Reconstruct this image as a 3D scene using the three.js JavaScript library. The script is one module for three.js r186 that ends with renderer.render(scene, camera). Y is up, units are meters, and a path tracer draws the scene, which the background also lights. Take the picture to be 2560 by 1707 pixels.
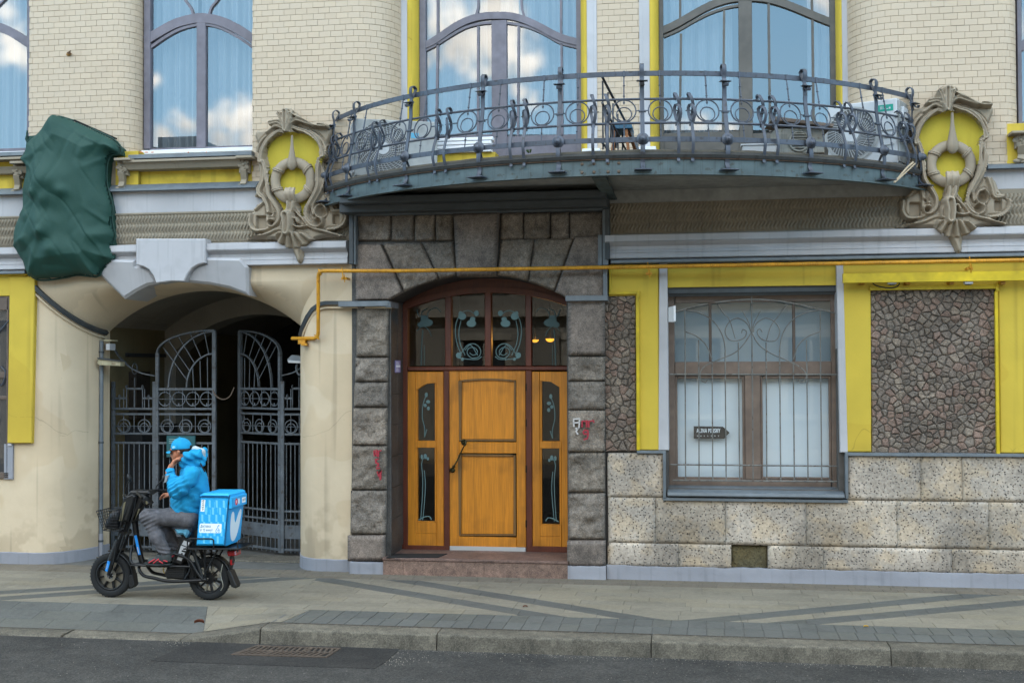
import * as THREE from 'three';
import { mergeGeometries, toCreasedNormals } from 'three/addons/utils/BufferGeometryUtils.js';

// ---------- camera, sky, sun, exposure ----------
const scene = new THREE.Scene();
const W = 2560, H = 1707, F = 3000, D = 13.65, CH = 2.3985;
const camera = new THREE.PerspectiveCamera(2 * Math.atan(H / 2 / F) * 180 / Math.PI, 1024 / 682, 0.1, 300);
camera.position.set(0, CH, D);
camera.rotation.set(0.02085, 0.15787, -0.00404, 'YXZ');
camera.updateMatrixWorld();
const EXPOSURE = 4.15, SKY = 1.0, SUN = 3.6;
const sun = new THREE.DirectionalLight(new THREE.Color(1, 0.94, 0.85), SUN);
sun.position.set(14, 44, -26); sun.castShadow = true; sun.shadow.mapSize.set(4096, 4096);
Object.assign(sun.shadow.camera, { left: -40, right: 40, top: 40, bottom: -40, near: 1, far: 140 });
scene.add(sun); scene.add(sun.target);

// ---------- small tools ----------
const V3 = (x, y, z) => new THREE.Vector3(x, y, z);
function rng(seed) { let s = seed >>> 0; return () => { s = (s + 0x6d2b79f5) | 0; let t = Math.imul(s ^ (s >>> 15), 1 | s); t = (t + Math.imul(t ^ (t >>> 7), 61 | t)) ^ t; return ((t ^ (t >>> 14)) >>> 0) / 4294967296; }; }
const clamp = (x, a = 0, b = 1) => Math.min(b, Math.max(a, x)), lerp = (a, b, t) => a + (b - a) * t;
const sstep = (a, b, x) => { const t = clamp((x - a) / (b - a)); return t * t * (3 - 2 * t); };
const rayTo = (px, py) => V3((px - W / 2) / F, -(py - H / 2) / F, -1).applyEuler(camera.rotation);
// a point of the real place from a surveyed direction: on the upright plane z, or on the level plane y
const P = (px, py, z = 0) => { const d = rayTo(px, py), t = (z - D) / d.z; return [t * d.x, CH + t * d.y]; };
const P3 = (px, py, z = 0) => { const p = P(px, py, z); return V3(p[0], p[1], z); };
const PX = (px, py, z = 0) => P(px, py, z)[0], PY = (px, py, z = 0) => P(px, py, z)[1];
const G = (px, py, y = 0) => { const d = rayTo(px, py), t = (y - CH) / d.y; return [t * d.x, D + t * d.z]; };
const rect = (x0, y0, x1, y1, z = 0) => { const a = P(x0, y0, z), b = P(x1, y1, z), c = P(x0, y1, z), d = P(x1, y0, z); return { x0: (a[0] + c[0]) / 2, x1: (b[0] + d[0]) / 2, y1: (a[1] + d[1]) / 2, y0: (b[1] + c[1]) / 2 }; };

function h2(x, y, s) { let n = Math.imul(x, 374761393) ^ Math.imul(y, 668265263) ^ Math.imul(s, 1442695041); n = Math.imul(n ^ (n >>> 13), 1274126177); return ((n ^ (n >>> 16)) >>> 0) / 4294967296; }
function vnoise(x, y, per, s, pery = per) { // tileable value noise
  const xi = Math.floor(x), yi = Math.floor(y), fx = x - xi, fy = y - yi, m = (a) => ((a % per) + per) % per, my = (a) => ((a % pery) + pery) % pery;
  const u = fx * fx * (3 - 2 * fx), v = fy * fy * (3 - 2 * fy), a = m(xi), b = m(xi + 1), c = my(yi), d = my(yi + 1);
  return lerp(lerp(h2(a, c, s), h2(b, c, s), u), lerp(h2(a, d, s), h2(b, d, s), u), v);
}
function fbm(u, v, f, oct, s, gain = 0.5) { let a = 0, w = 1, t = 0; for (let i = 0; i < oct; i++) { a += w * vnoise(u * f, v * f, f, s + i * 17); t += w; w *= gain; f *= 2; } return a / t; }
function n3(x, y, z, s = 1) { // plain 3-d value noise
  const xi = Math.floor(x), yi = Math.floor(y), zi = Math.floor(z), f = [x - xi, y - yi, z - zi].map((t) => t * t * (3 - 2 * t));
  const h = (a, b, c) => h2(a + c * 57, b - c * 131, s + c * 7);
  const q = (c) => lerp(lerp(h(xi, yi, c), h(xi + 1, yi, c), f[0]), lerp(h(xi, yi + 1, c), h(xi + 1, yi + 1, c), f[0]), f[1]);
  return lerp(q(zi), q(zi + 1), f[2]);
}
const f3 = (x, y, z, s) => (n3(x, y, z, s) + 0.5 * n3(2 * x, 2 * y, 2 * z, s + 9) + 0.25 * n3(4 * x, 4 * y, 4 * z, s + 18)) / 1.75;

// ---------- textures: colour, grain and fine relief ----------
function dataTex(n, fn, srgb, metres) {
  const d = new Uint8Array(n * n * 4);
  for (let j = 0, k = 0; j < n; j++) for (let i = 0; i < n; i++, k += 4) { const c = fn(i / n, j / n, i, j); if (typeof c === 'number') d[k] = d[k + 1] = d[k + 2] = clamp(c) * 255; else { d[k] = clamp(c[0]) * 255; d[k + 1] = clamp(c[1]) * 255; d[k + 2] = clamp(c[2]) * 255; } d[k + 3] = 255; }
  const t = new THREE.DataTexture(d, n, n); t.wrapS = t.wrapT = THREE.RepeatWrapping; t.magFilter = THREE.LinearFilter; t.minFilter = THREE.LinearMipmapLinearFilter; t.generateMipmaps = true;
  if (srgb) t.colorSpace = THREE.SRGBColorSpace; t.repeat.set(1 / metres, 1 / metres); t.needsUpdate = true; return t;
}
const rep = (t, metres) => { const c = t.clone(); c.repeat.set(1 / metres, 1 / metres); return c; };
const T = {};
T.mottle = dataTex(512, (u, v) => { const a = fbm(u, v, 4, 5, 11), b = fbm(u, v, 32, 3, 23); return 0.80 + 0.30 * (a - 0.5) + 0.16 * (b - 0.5) + 0.06; }, true, 2.3);
T.grime = dataTex(512, (u, v) => { const a = fbm(u, v, 3, 5, 31), b = sstep(0.52, 0.75, fbm(u * 1, v * 1, 8, 4, 47)), c = vnoise(u * 96, v * 6, 96, 5, 6) * vnoise(u * 24, v * 3, 24, 8, 3); const k = 0.93 - 0.035 * b + 0.17 * (a - 0.5) - 0.05 * sstep(0.35, 0.8, c); return [k, k * 0.985, k * 0.96]; }, true, 1.9);
const ridge = (u, v, f, s) => Math.abs(fbm(u, v, f, 4, s) - 0.5);
T.wall = dataTex(1024, (u, v) => { // 4.6 m of old render from the ground up: splashes at the foot, patches, runs, hairline cracks
  const y = v * 4.6, a = fbm(u, v, 5, 5, 701), b = fbm(u, v, 22, 4, 709), run = vnoise(u * 120, v * 5, 120, 5, 5) * vnoise(u * 30, v * 2, 30, 8, 2), foot = sstep(1.15, 0.1, y + 0.9 * (a - 0.5)) * sstep(0.42, 0.62, b), patch = sstep(0.60, 0.63, fbm(u, v, 6, 3, 733)), cr = (ridge(u, v, 4, 741) < 0.0022 && fbm(u, v, 3, 2, 751) > 0.6) || (ridge(u, v, 7, 743) < 0.0018 && fbm(u, v, 4, 2, 753) > 0.68) ? 1 : 0, sc = vnoise(u * 400, v * 300, 400, 9, 300) > 0.985 && b > 0.52 ? 1 : 0;
  let k = 0.95 + 0.16 * (a - 0.5) + 0.05 * (b - 0.5) - 0.09 * sstep(0.4, 0.8, run) - 0.025 * patch - 0.10 * cr - 0.13 * sc; const d = 0.11 * foot; return [k * (1 - d), k * (1 - 1.08 * d) * (1 - 0.012 * patch), k * (1 - 1.2 * d) * (1 - 0.03 * patch)]; }, true, 4.6);
T.grain = dataTex(512, (u, v) => 0.5 + 0.6 * (fbm(u, v, 64, 3, 3) - 0.5), false, 0.9);
T.stucco = dataTex(512, (u, v) => 0.5 + 0.5 * (fbm(u, v, 16, 5, 71, 0.7) - 0.5), false, 0.8);
T.granite = dataTex(1024, (u, v) => { const a = fbm(u, v, 5, 5, 101), b = vnoise(u * 256, v * 256, 256, 7), c = vnoise(u * 128, v * 128, 128, 9), e = fbm(u, v, 24, 4, 113); let k = 0.66 + 0.26 * (a - 0.5) + 0.22 * (b - 0.5) + 0.16 * (c - 0.5) + 0.24 * (e - 0.5); if (b > 0.93) k += 0.12; return [k * 1.0, k * 0.985, k * 0.965]; }, true, 1.1);
T.pave = dataTex(1024, (u, v) => { const a = fbm(u, v, 3, 4, 151), b = vnoise(u * 512, v * 512, 512, 7), c = fbm(u, v, 60, 2, 9), e = sstep(0.58, 0.8, fbm(u, v, 9, 4, 163)); const k = 0.84 + 0.10 * (a - 0.5) + 0.13 * (b - 0.5) + 0.08 * (c - 0.5) - 0.06 * e; return [k, k * 0.995, k * 0.98]; }, true, 1.7);
T.rockBump = dataTex(1024, (u, v) => { const a = fbm(u, v, 8, 6, 201, 0.6), r = 1 - Math.abs(2 * fbm(u, v, 12, 5, 211) - 1); return 0.55 * a + 0.45 * r; }, false, 0.7);
function pits(u, v, n, seed) { // jittered pits: how deep here
  const x = u * n, y = v * n, xi = Math.floor(x), yi = Math.floor(y); let best = 0;
  for (let j = -1; j < 2; j++) for (let i = -1; i < 2; i++) {
    const a = ((xi + i) % n + n) % n, b = ((yi + j) % n + n) % n, p = h2(a, b, seed); if (p < 0.30) continue;
    const ang = h2(a, b, seed + 5) * 3.14 - 0.9, dx = x - (xi + i + 0.0 + 1.0 * h2(a, b, seed + 1)), dy = y - (yi + j + 0.0 + 1.0 * h2(a, b, seed + 2));
    const c = Math.cos(ang), s = Math.sin(ang), l = 0.17 + 0.2 * h2(a, b, seed + 3), w = 0.12 + 0.1 * h2(a, b, seed + 4), d = Math.hypot((dx * c + dy * s) / l, (dy * c - dx * s) / w);
    best = Math.max(best, (1 - sstep(0.35, 1.1, d)) * (0.45 + 0.55 * h2(a, b, seed + 6)));
  } return best;
}
const pitA = new Float32Array(1024 * 1024); for (let j = 0; j < 1024; j++) for (let i = 0; i < 1024; i++) pitA[j * 1024 + i] = pits(i / 1024 + 0.012 * (fbm(i / 1024, j / 1024, 16, 2, 5) - 0.5), j / 1024, 42, 77);
T.lime = dataTex(1024, (u, v, i, j) => { const a = fbm(u, v, 4, 5, 301), b = fbm(u, v, 10, 4, 317), c = fbm(u, v, 90, 2, 331), p = pitA[j * 1024 + i]; let k = 0.80 + 0.36 * (a - 0.5) + 0.2 * (c - 0.5) + 0.16 * (b - 0.5); const w = sstep(0.45, 0.7, b); const st = sstep(0.5, 0.72, fbm(u, v, 3, 4, 351)); k -= 0.07 * st; const q = 1 - 0.5 * p; return [k * q, k * q * lerp(0.985, 0.955, w), k * q * lerp(0.96, 0.88, w)]; }, true, 1.55);
T.limeBump = dataTex(1024, (u, v, i, j) => { const r = fbm(u, v, 14, 5, 341, 0.6); return 0.75 * (1 - pitA[j * 1024 + i]) + 0.35 * (r - 0.2); }, false, 1.55);
T.asphalt = dataTex(1024, (u, v) => { const a = fbm(u, v, 4, 4, 401), b = vnoise(u * 512, v * 512, 512, 3), c = vnoise(u * 200, v * 200, 200, 4), e = fbm(u, v, 20, 3, 9); let k = 0.62 + 0.40 * (a - 0.5) + 0.34 * (b - 0.5) + 0.22 * (c - 0.5) + 0.2 * (e - 0.5); if (b > 0.95 && c > 0.5) k += 0.35; if (ridge(u, v, 5, 431) < 0.0014 && fbm(u, v, 3, 2, 437) > 0.5) k *= 0.6; return [k, k * 0.99, k * 0.975]; }, true, 3.0);
T.asphaltBump = dataTex(1024, (u, v) => 0.5 * vnoise(u * 256, v * 256, 256, 13) + 0.3 * vnoise(u * 128, v * 128, 128, 15) + 0.2 * fbm(u, v, 16, 3, 4), false, 1.2);
T.wood = dataTex(1024, (u, v) => { const f = vnoise(u * 320, v * 10, 320, 5, 10), g = vnoise(u * 110, v * 4, 110, 6, 4), q = vnoise(u * 24, v * 2, 24, 7, 2), st = sstep(0.5, 0.85, fbm(u, v, 4, 4, 519)), s = 0.5; let k = 0.86 - 0.10 * (f - 0.5) - 0.10 * (g - 0.5) - 0.10 * (q - 0.5) - 0.10 * st; return [k, k * (0.985 - 0.03 * s), k * (0.95 - 0.1 * s)]; }, true, 0.95);
T.denim = dataTex(256, (u, v) => { const a = vnoise(u * 128, v * 128, 128, 3), b = fbm(u, v, 8, 4, 5); return 0.8 + 0.10 * (a - 0.5) + 0.4 * (b - 0.5); }, true, 0.35);
T.metalWear = dataTex(512, (u, v) => { const a = fbm(u, v, 6, 5, 601), b = 0.6 * sstep(0.66, 0.78, fbm(u, v, 14, 4, 611)), c = sstep(0.6, 0.9, vnoise(u * 70, v * 4, 70, 3, 4)); const k = 0.86 + 0.3 * (a - 0.5) - 0.08 * c; return [lerp(k, 0.52, b * 0.7), lerp(k, 0.38, b * 0.7), lerp(k, 0.28, b * 0.7)]; }, true, 0.7);

// ---------- materials (linear base colours or sRGB hex) ----------
const M = {};
function mat(name, color, o = {}) { const m = new (o.phys ? THREE.MeshPhysicalMaterial : THREE.MeshStandardMaterial)(); m.name = name; m.color.set(color); m.roughness = 0.8; const { phys, ...r } = o; Object.assign(m, r); if (o.side === undefined) m.side = THREE.DoubleSide; return (M[name] = m); }
const tone = (m, f, g = f, b = f) => { const c = m.clone(); c.color.r *= f; c.color.g *= g; c.color.b *= b; return c; };

// ---------- geometry ----------
function nonIdx(g) { if (g.index) g = g.toNonIndexed(); for (const k of Object.keys(g.attributes)) if (!['position', 'normal', 'uv', 'color'].includes(k)) g.deleteAttribute(k); if (!g.attributes.normal) g.computeVertexNormals(); g.morphAttributes = {}; g.clearGroups(); return g; }
function uvBox(g) { // uv in metres from the face that the surface is turned to
  const p = g.attributes.position, n = g.attributes.normal, uv = new Float32Array(p.count * 2), tri = !g.index;
  for (let i = 0; i < p.count; i++) {
    let a, b, c; if (tri) { const k = i - (i % 3); a = Math.abs(n.getX(k) + n.getX(k + 1) + n.getX(k + 2)); b = Math.abs(n.getY(k) + n.getY(k + 1) + n.getY(k + 2)); c = Math.abs(n.getZ(k) + n.getZ(k + 1) + n.getZ(k + 2)); } else { a = Math.abs(n.getX(i)); b = Math.abs(n.getY(i)); c = Math.abs(n.getZ(i)); }
    const x = p.getX(i), y = p.getY(i), z = p.getZ(i);
    if (c >= a && c >= b) { uv[2 * i] = x; uv[2 * i + 1] = y; } else if (a >= b) { uv[2 * i] = z; uv[2 * i + 1] = y; } else { uv[2 * i] = x; uv[2 * i + 1] = z; }
  }
  g.setAttribute('uv', new THREE.BufferAttribute(uv, 2)); return g;
}
function mg(list) { const a = list.flat(9).filter(Boolean).map((g) => { g = nonIdx(g); if (g.attributes.uv) { /* keep */ } else uvBox(g); return g; }); const any = a.some((g) => g.attributes.color); if (any) for (const g of a) if (!g.attributes.color) g.setAttribute('color', new THREE.BufferAttribute(new Float32Array(g.attributes.position.count * 3).fill(1), 3)); return a.length === 1 ? a[0] : mergeGeometries(a); }
const origin = new Map();
const org = (o) => origin.get(o) || [0, 0, 0];
const used = {};
const numbered = (n) => { const k = used[n] = (used[n] ?? -1) + 1; return k ? n + '_' + String(k).padStart(3, '0') : n; };
function thing(name, label, category, at = [0, 0, 0], group, kind) { const o = new THREE.Group(); o.name = numbered(name); o.position.set(...at); origin.set(o, at); o.userData = {}; if (label) o.userData.label = label; if (category) o.userData.category = category; if (group) o.userData.group = group; if (kind) o.userData.kind = kind; scene.add(o); return o; }
function grp(parent, name, label) { const o = new THREE.Group(); o.name = name; origin.set(o, org(parent)); if (label) o.userData.label = label; parent.add(o); return o; }
// geo: geometry (or list) in world coordinates; becomes a child of parent
function part(parent, name, geo, m, label, kind) {
  let g = mg(Array.isArray(geo) ? geo : [geo]); if (!g.attributes.uv) uvBox(g);
  const a = org(parent); if (a[0] || a[1] || a[2]) { g = g.clone(); g.translate(-a[0], -a[1], -a[2]); }
  const o = new THREE.Mesh(g, m); o.name = name; o.castShadow = o.receiveShadow = true; origin.set(o, a); if (label) o.userData.label = label; if (kind) o.userData.kind = kind; parent.add(o); return o;
}
const parts = (parent, name, list, m, label) => list.map((g) => part(parent, name, g, m, label));
function one(name, label, category, geo, m, at, group) { // a thing that is one mesh
  let g = mg(Array.isArray(geo) ? geo : [geo]); g.translate(-at[0], -at[1], -at[2]); const o = new THREE.Mesh(g, m); o.name = numbered(name); o.position.set(...at); o.castShadow = o.receiveShadow = true; origin.set(o, at); o.userData = { label, category }; if (group) o.userData.group = group; scene.add(o); return o;
}
const flat = (pos, idx) => { const g = new THREE.BufferGeometry(); g.setAttribute('position', new THREE.Float32BufferAttribute(pos, 3)); if (idx) g.setIndex(idx); return g; };
function area(p) { let a = 0; for (let i = 0; i < p.length; i++) { const q = p[(i + 1) % p.length]; a += p[i][0] * q[1] - q[0] * p[i][1]; } return a / 2; }
function inset(p, c) { // shrink a ccw polygon by c
  const n = p.length; return p.map((b, i) => { const a = p[(i + n - 1) % n], d = p[(i + 1) % n]; let ux = b[0] - a[0], uy = b[1] - a[1], vx = d[0] - b[0], vy = d[1] - b[1]; const lu = Math.hypot(ux, uy) || 1, lv = Math.hypot(vx, vy) || 1; ux /= lu; uy /= lu; vx /= lv; vy /= lv; const nx = -(uy + vy), ny = ux + vx, k = 1 + ux * vx + uy * vy; const s = Math.min(c / Math.max(k, 0.35), c * 2); return [b[0] + nx * s, b[1] + ny * s]; });
}
// prism with chamfered front edge; polygon in x, y; front at z1
function slab(poly, z0, z1, ch = 0.003, back = false) {
  if (area(poly) < 0) poly = poly.slice().reverse();
  const q = ch ? inset(poly, ch) : poly, n = poly.length, pos = [], tri = (a, b, c) => pos.push(...a, ...b, ...c);
  const A = poly.map((p) => [p[0], p[1], z0]), B = poly.map((p) => [p[0], p[1], z1 - ch]), C = q.map((p) => [p[0], p[1], z1]);
  for (let i = 0; i < n; i++) { const j = (i + 1) % n; tri(A[i], A[j], B[j]); tri(A[i], B[j], B[i]); if (ch) { tri(B[i], B[j], C[j]); tri(B[i], C[j], C[i]); } }
  for (const f of n === 4 || n === 3 ? (n === 3 ? [[0, 1, 2]] : [[0, 1, 2], [0, 2, 3]]) : THREE.ShapeUtils.triangulateShape(q.map((p) => new THREE.Vector2(...p)), [])) { tri(C[f[0]], C[f[1]], C[f[2]]); if (back) tri(A[f[2]], A[f[1]], A[f[0]]); }
  const g = flat(pos); g.computeVertexNormals(); return uvBox(g);
}
const R4 = (r) => [[r.x0, r.y0], [r.x1, r.y0], [r.x1, r.y1], [r.x0, r.y1]];
const box = (x0, y0, z0, x1, y1, z1, ch = 0.003) => slab([[x0, y0], [x1, y0], [x1, y1], [x0, y1]], z0, z1, ch, true);
const boxP = (px0, py0, px1, py1, z0, z1, ch = 0.003) => { const r = rect(px0, py0, px1, py1, z1); return box(r.x0, r.y0, z0, r.x1, r.y1, z1, ch); };
// the same lying on the ground: polygon in x, z; top at y1
function slabG(poly, y0, y1, ch = 0.002) { const g = slab(poly.map((p) => [p[0], -p[1]]), y0, y1, ch); g.rotateX(-Math.PI / 2); g.deleteAttribute('uv'); return uvBox(g); }
function gridGeo(nu, nv, fn, smooth = true) { const pos = [], idx = []; for (let j = 0; j <= nv; j++) for (let i = 0; i <= nu; i++) pos.push(...fn(i / nu, j / nv)); for (let j = 0; j < nv; j++) for (let i = 0; i < nu; i++) { const a = j * (nu + 1) + i, b = a + 1, c = a + nu + 1, d = c + 1; idx.push(a, b, d, a, d, c); } const g = flat(pos, idx); g.computeVertexNormals(); return uvBox(smooth ? nonIdx(g) : g); }
// rough-faced stone between four corners (bl, br, tr, tl); bottom edge may be a curve b(s)
function rock(c, z0, z1, amp, seed, o = {}) {
  const bl = c[0], br = c[1], tr = c[2], tl = c[3], bot = o.bot || ((s) => [lerp(bl[0], br[0], s), lerp(bl[1], br[1], s)]), top = o.top || ((s) => [lerp(tl[0], tr[0], s), lerp(tl[1], tr[1], s)]);
  const w = Math.hypot(br[0] - bl[0], br[1] - bl[1]), h = Math.hypot(tl[0] - bl[0], tl[1] - bl[1]), st = o.step || 0.035, nu = Math.max(4, Math.round(w / st)), nv = Math.max(4, Math.round(h / st)), fr = o.freq || 7, ed = o.edge || 0.03;
  const g = gridGeo(nu + 2, nv + 2, (u, v) => {
    const i = Math.round(u * (nu + 2)) - 1, j = Math.round(v * (nv + 2)) - 1, s = clamp(i / nu), t = clamp(j / nv), B = bot(s), A = top(s), x = lerp(B[0], A[0], t), y = lerp(B[1], A[1], t);
    if (i < 0 || j < 0 || i > nu || j > nv) return [x, y, z0];
    const e = sstep(0, ed, Math.min(s * w, (1 - s) * w, t * h, (1 - t) * h) + 0.004), r = f3(x * fr + seed, y * fr, seed * 3.1, seed | 0), q = Math.abs(2 * n3(x * fr * 0.8, y * fr * 0.8, seed, 5) - 1);
    return [x, y, z1 + amp * e * (0.25 + 1.25 * (r - 0.35) - 0.3 * (1 - q) * (1 - q) + 0.25 * (n3(x * 34, y * 34, seed, 8) - 0.5))];
  }); return g;
}
// sweep a closed 2-d profile along a path; up keeps it from rolling
function sweep(prof, path, up = V3(0, 0, 1), closed = false, cap = true, scale) {
  const n = path.length, m = prof.length, pos = [], rings = [];
  for (let i = 0; i < n; i++) {
    const a = path[closed ? (i + n - 1) % n : Math.max(i - 1, 0)], b = path[closed ? (i + 1) % n : Math.min(i + 1, n - 1)], t = b.clone().sub(a).normalize(), u = typeof up === 'function' ? up(i / (n - 1), i) : up;
    let s = t.clone().cross(u); if (s.lengthSq() < 1e-6) s.set(1, 0, 0); s.normalize(); const nn = s.clone().cross(t).normalize();
    let k = 1; if (i > 0 && i < n - 1 || closed) { const p = path[i], d0 = p.clone().sub(a).normalize(); const cs = clamp(d0.dot(t), 0.5, 1); k = 1 / cs; }
    const f = scale ? scale(i / (n - 1)) : 1;
    rings.push(prof.map(([x, y]) => path[i].clone().addScaledVector(s, x * f * k).addScaledVector(nn, y * f)));
  }
  const tri = (a, b, c) => pos.push(a.x, a.y, a.z, b.x, b.y, b.z, c.x, c.y, c.z);
  for (let i = 0; i < (closed ? n : n - 1); i++) for (let j = 0; j < m; j++) { const A = rings[i], B = rings[(i + 1) % n], k = (j + 1) % m; tri(A[j], A[k], B[k]); tri(A[j], B[k], B[j]); }
  if (cap && !closed) for (const [Rg, f] of [[rings[0], 0], [rings[n - 1], 1]]) for (let j = 1; j < m - 1; j++) f ? tri(Rg[0], Rg[j], Rg[j + 1]) : tri(Rg[0], Rg[j + 1], Rg[j]);
  let g = flat(pos); g.computeVertexNormals(); if (m > 4 || n > 6) g = toCreasedNormals(g, 0.7); return uvBox(g);
}
const circ = (r, n = 8) => Array.from({ length: n }, (_, i) => [r * Math.cos(i / n * 6.28319), r * Math.sin(i / n * 6.28319)]);
const bar = (w, t) => [[-w / 2, -t / 2], [w / 2, -t / 2], [w / 2, t / 2], [-w / 2, t / 2]];
const spline = (pts, n = 24, closed = false) => new THREE.CatmullRomCurve3(pts, closed, 'centripetal').getPoints(n);
const tube = (pts, r, n = 24, rad = 7, closed = false) => { const g = new THREE.TubeGeometry(new THREE.CatmullRomCurve3(pts, closed, 'centripetal'), n, r, rad, closed); return uvBox(nonIdx(g)); };
function rod(a, b, r, r2 = r, seg = 10) { const d = b.clone().sub(a), l = d.length(), g = new THREE.CylinderGeometry(r2, r, l, seg); g.translate(0, l / 2, 0); g.applyQuaternion(new THREE.Quaternion().setFromUnitVectors(V3(0, 1, 0), d.normalize())); g.translate(a.x, a.y, a.z); return uvBox(nonIdx(g)); }
const ball = (c, r, sx = 1, sy = 1, sz = 1, w = 14, h = 10) => { const g = new THREE.SphereGeometry(r, w, h); g.scale(sx, sy, sz); g.translate(c.x, c.y, c.z); return uvBox(nonIdx(g)); };
function pipe(pts, r, seg = 12) { const out = []; for (let i = 0; i + 1 < pts.length; i++) out.push(rod(pts[i], pts[i + 1], r, r, seg)); for (let i = 1; i + 1 < pts.length; i++) out.push(ball(pts[i], r, 1, 1, 1, seg, 8)); return out; }
function round(pts, rad, n = 6) { // soften the corners of a polyline
  const out = [pts[0]]; for (let i = 1; i + 1 < pts.length; i++) { const a = pts[i - 1], b = pts[i], c = pts[i + 1], p = b.clone().addScaledVector(a.clone().sub(b).normalize(), Math.min(rad, a.distanceTo(b) / 2)), q = b.clone().addScaledVector(c.clone().sub(b).normalize(), Math.min(rad, b.distanceTo(c) / 2)); for (let k = 0; k <= n; k++) { const t = k / n; out.push(p.clone().multiplyScalar((1 - t) * (1 - t)).addScaledVector(b, 2 * t * (1 - t)).addScaledVector(q, t * t)); } } out.push(pts[pts.length - 1]); return out;
}
const ring = (c, r, t, axis = 'z', n = 28, rad = 6) => { const g = new THREE.TorusGeometry(r, t, rad, n); if (axis === 'x') g.rotateY(Math.PI / 2); if (axis === 'y') g.rotateX(Math.PI / 2); g.translate(c.x, c.y, c.z); return uvBox(nonIdx(g)); };
const lathe = (pts, n = 20) => uvBox(nonIdx(new THREE.LatheGeometry(pts.map((p) => new THREE.Vector2(...p)), n)));
function clip(poly, a, b, c) { // keep a x + b y <= c
  const out = []; for (let i = 0; i < poly.length; i++) { const p = poly[i], q = poly[(i + 1) % poly.length], dp = a * p[0] + b * p[1] - c, dq = a * q[0] + b * q[1] - c; if (dp <= 0) out.push(p); if (dp * dq < 0) { const t = dp / (dp - dq); out.push([lerp(p[0], q[0], t), lerp(p[1], q[1], t)]); } } return out;
}
// many alike pieces under one parent: the biggest 300 each a mesh of its own, the rest one part
function pieces(parent, name, list, most = 300) { // list of { geo, mat, size }
  const s = list.slice().sort((a, b) => b.size - a.size), rest = new Map();
  s.forEach((p, i) => { if (i < most) part(parent, name, p.geo, p.mat); else { if (!rest.has(p.mat)) rest.set(p.mat, []); rest.get(p.mat).push(p.geo); } });
  for (const [m, gs] of rest) part(parent, name + '_rest', gs, m, undefined, 'stuff');
}
function canvasTex(w, h, draw) { const c = document.createElement('canvas'); c.width = w; c.height = h; const x = c.getContext('2d'); draw(x, w, h); const t = new THREE.CanvasTexture(c); t.colorSpace = THREE.SRGBColorSpace; t.anisotropy = 8; return t; }
// flat print on a quad of four corners bl, br, tr, tl
function decal(c) { const g = flat([...c[0].toArray(), ...c[1].toArray(), ...c[2].toArray(), ...c[3].toArray()], [0, 1, 2, 0, 2, 3]); g.setAttribute('uv', new THREE.Float32BufferAttribute([0, 0, 1, 0, 1, 1, 0, 1], 2)); g.computeVertexNormals(); return g; }
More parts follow.
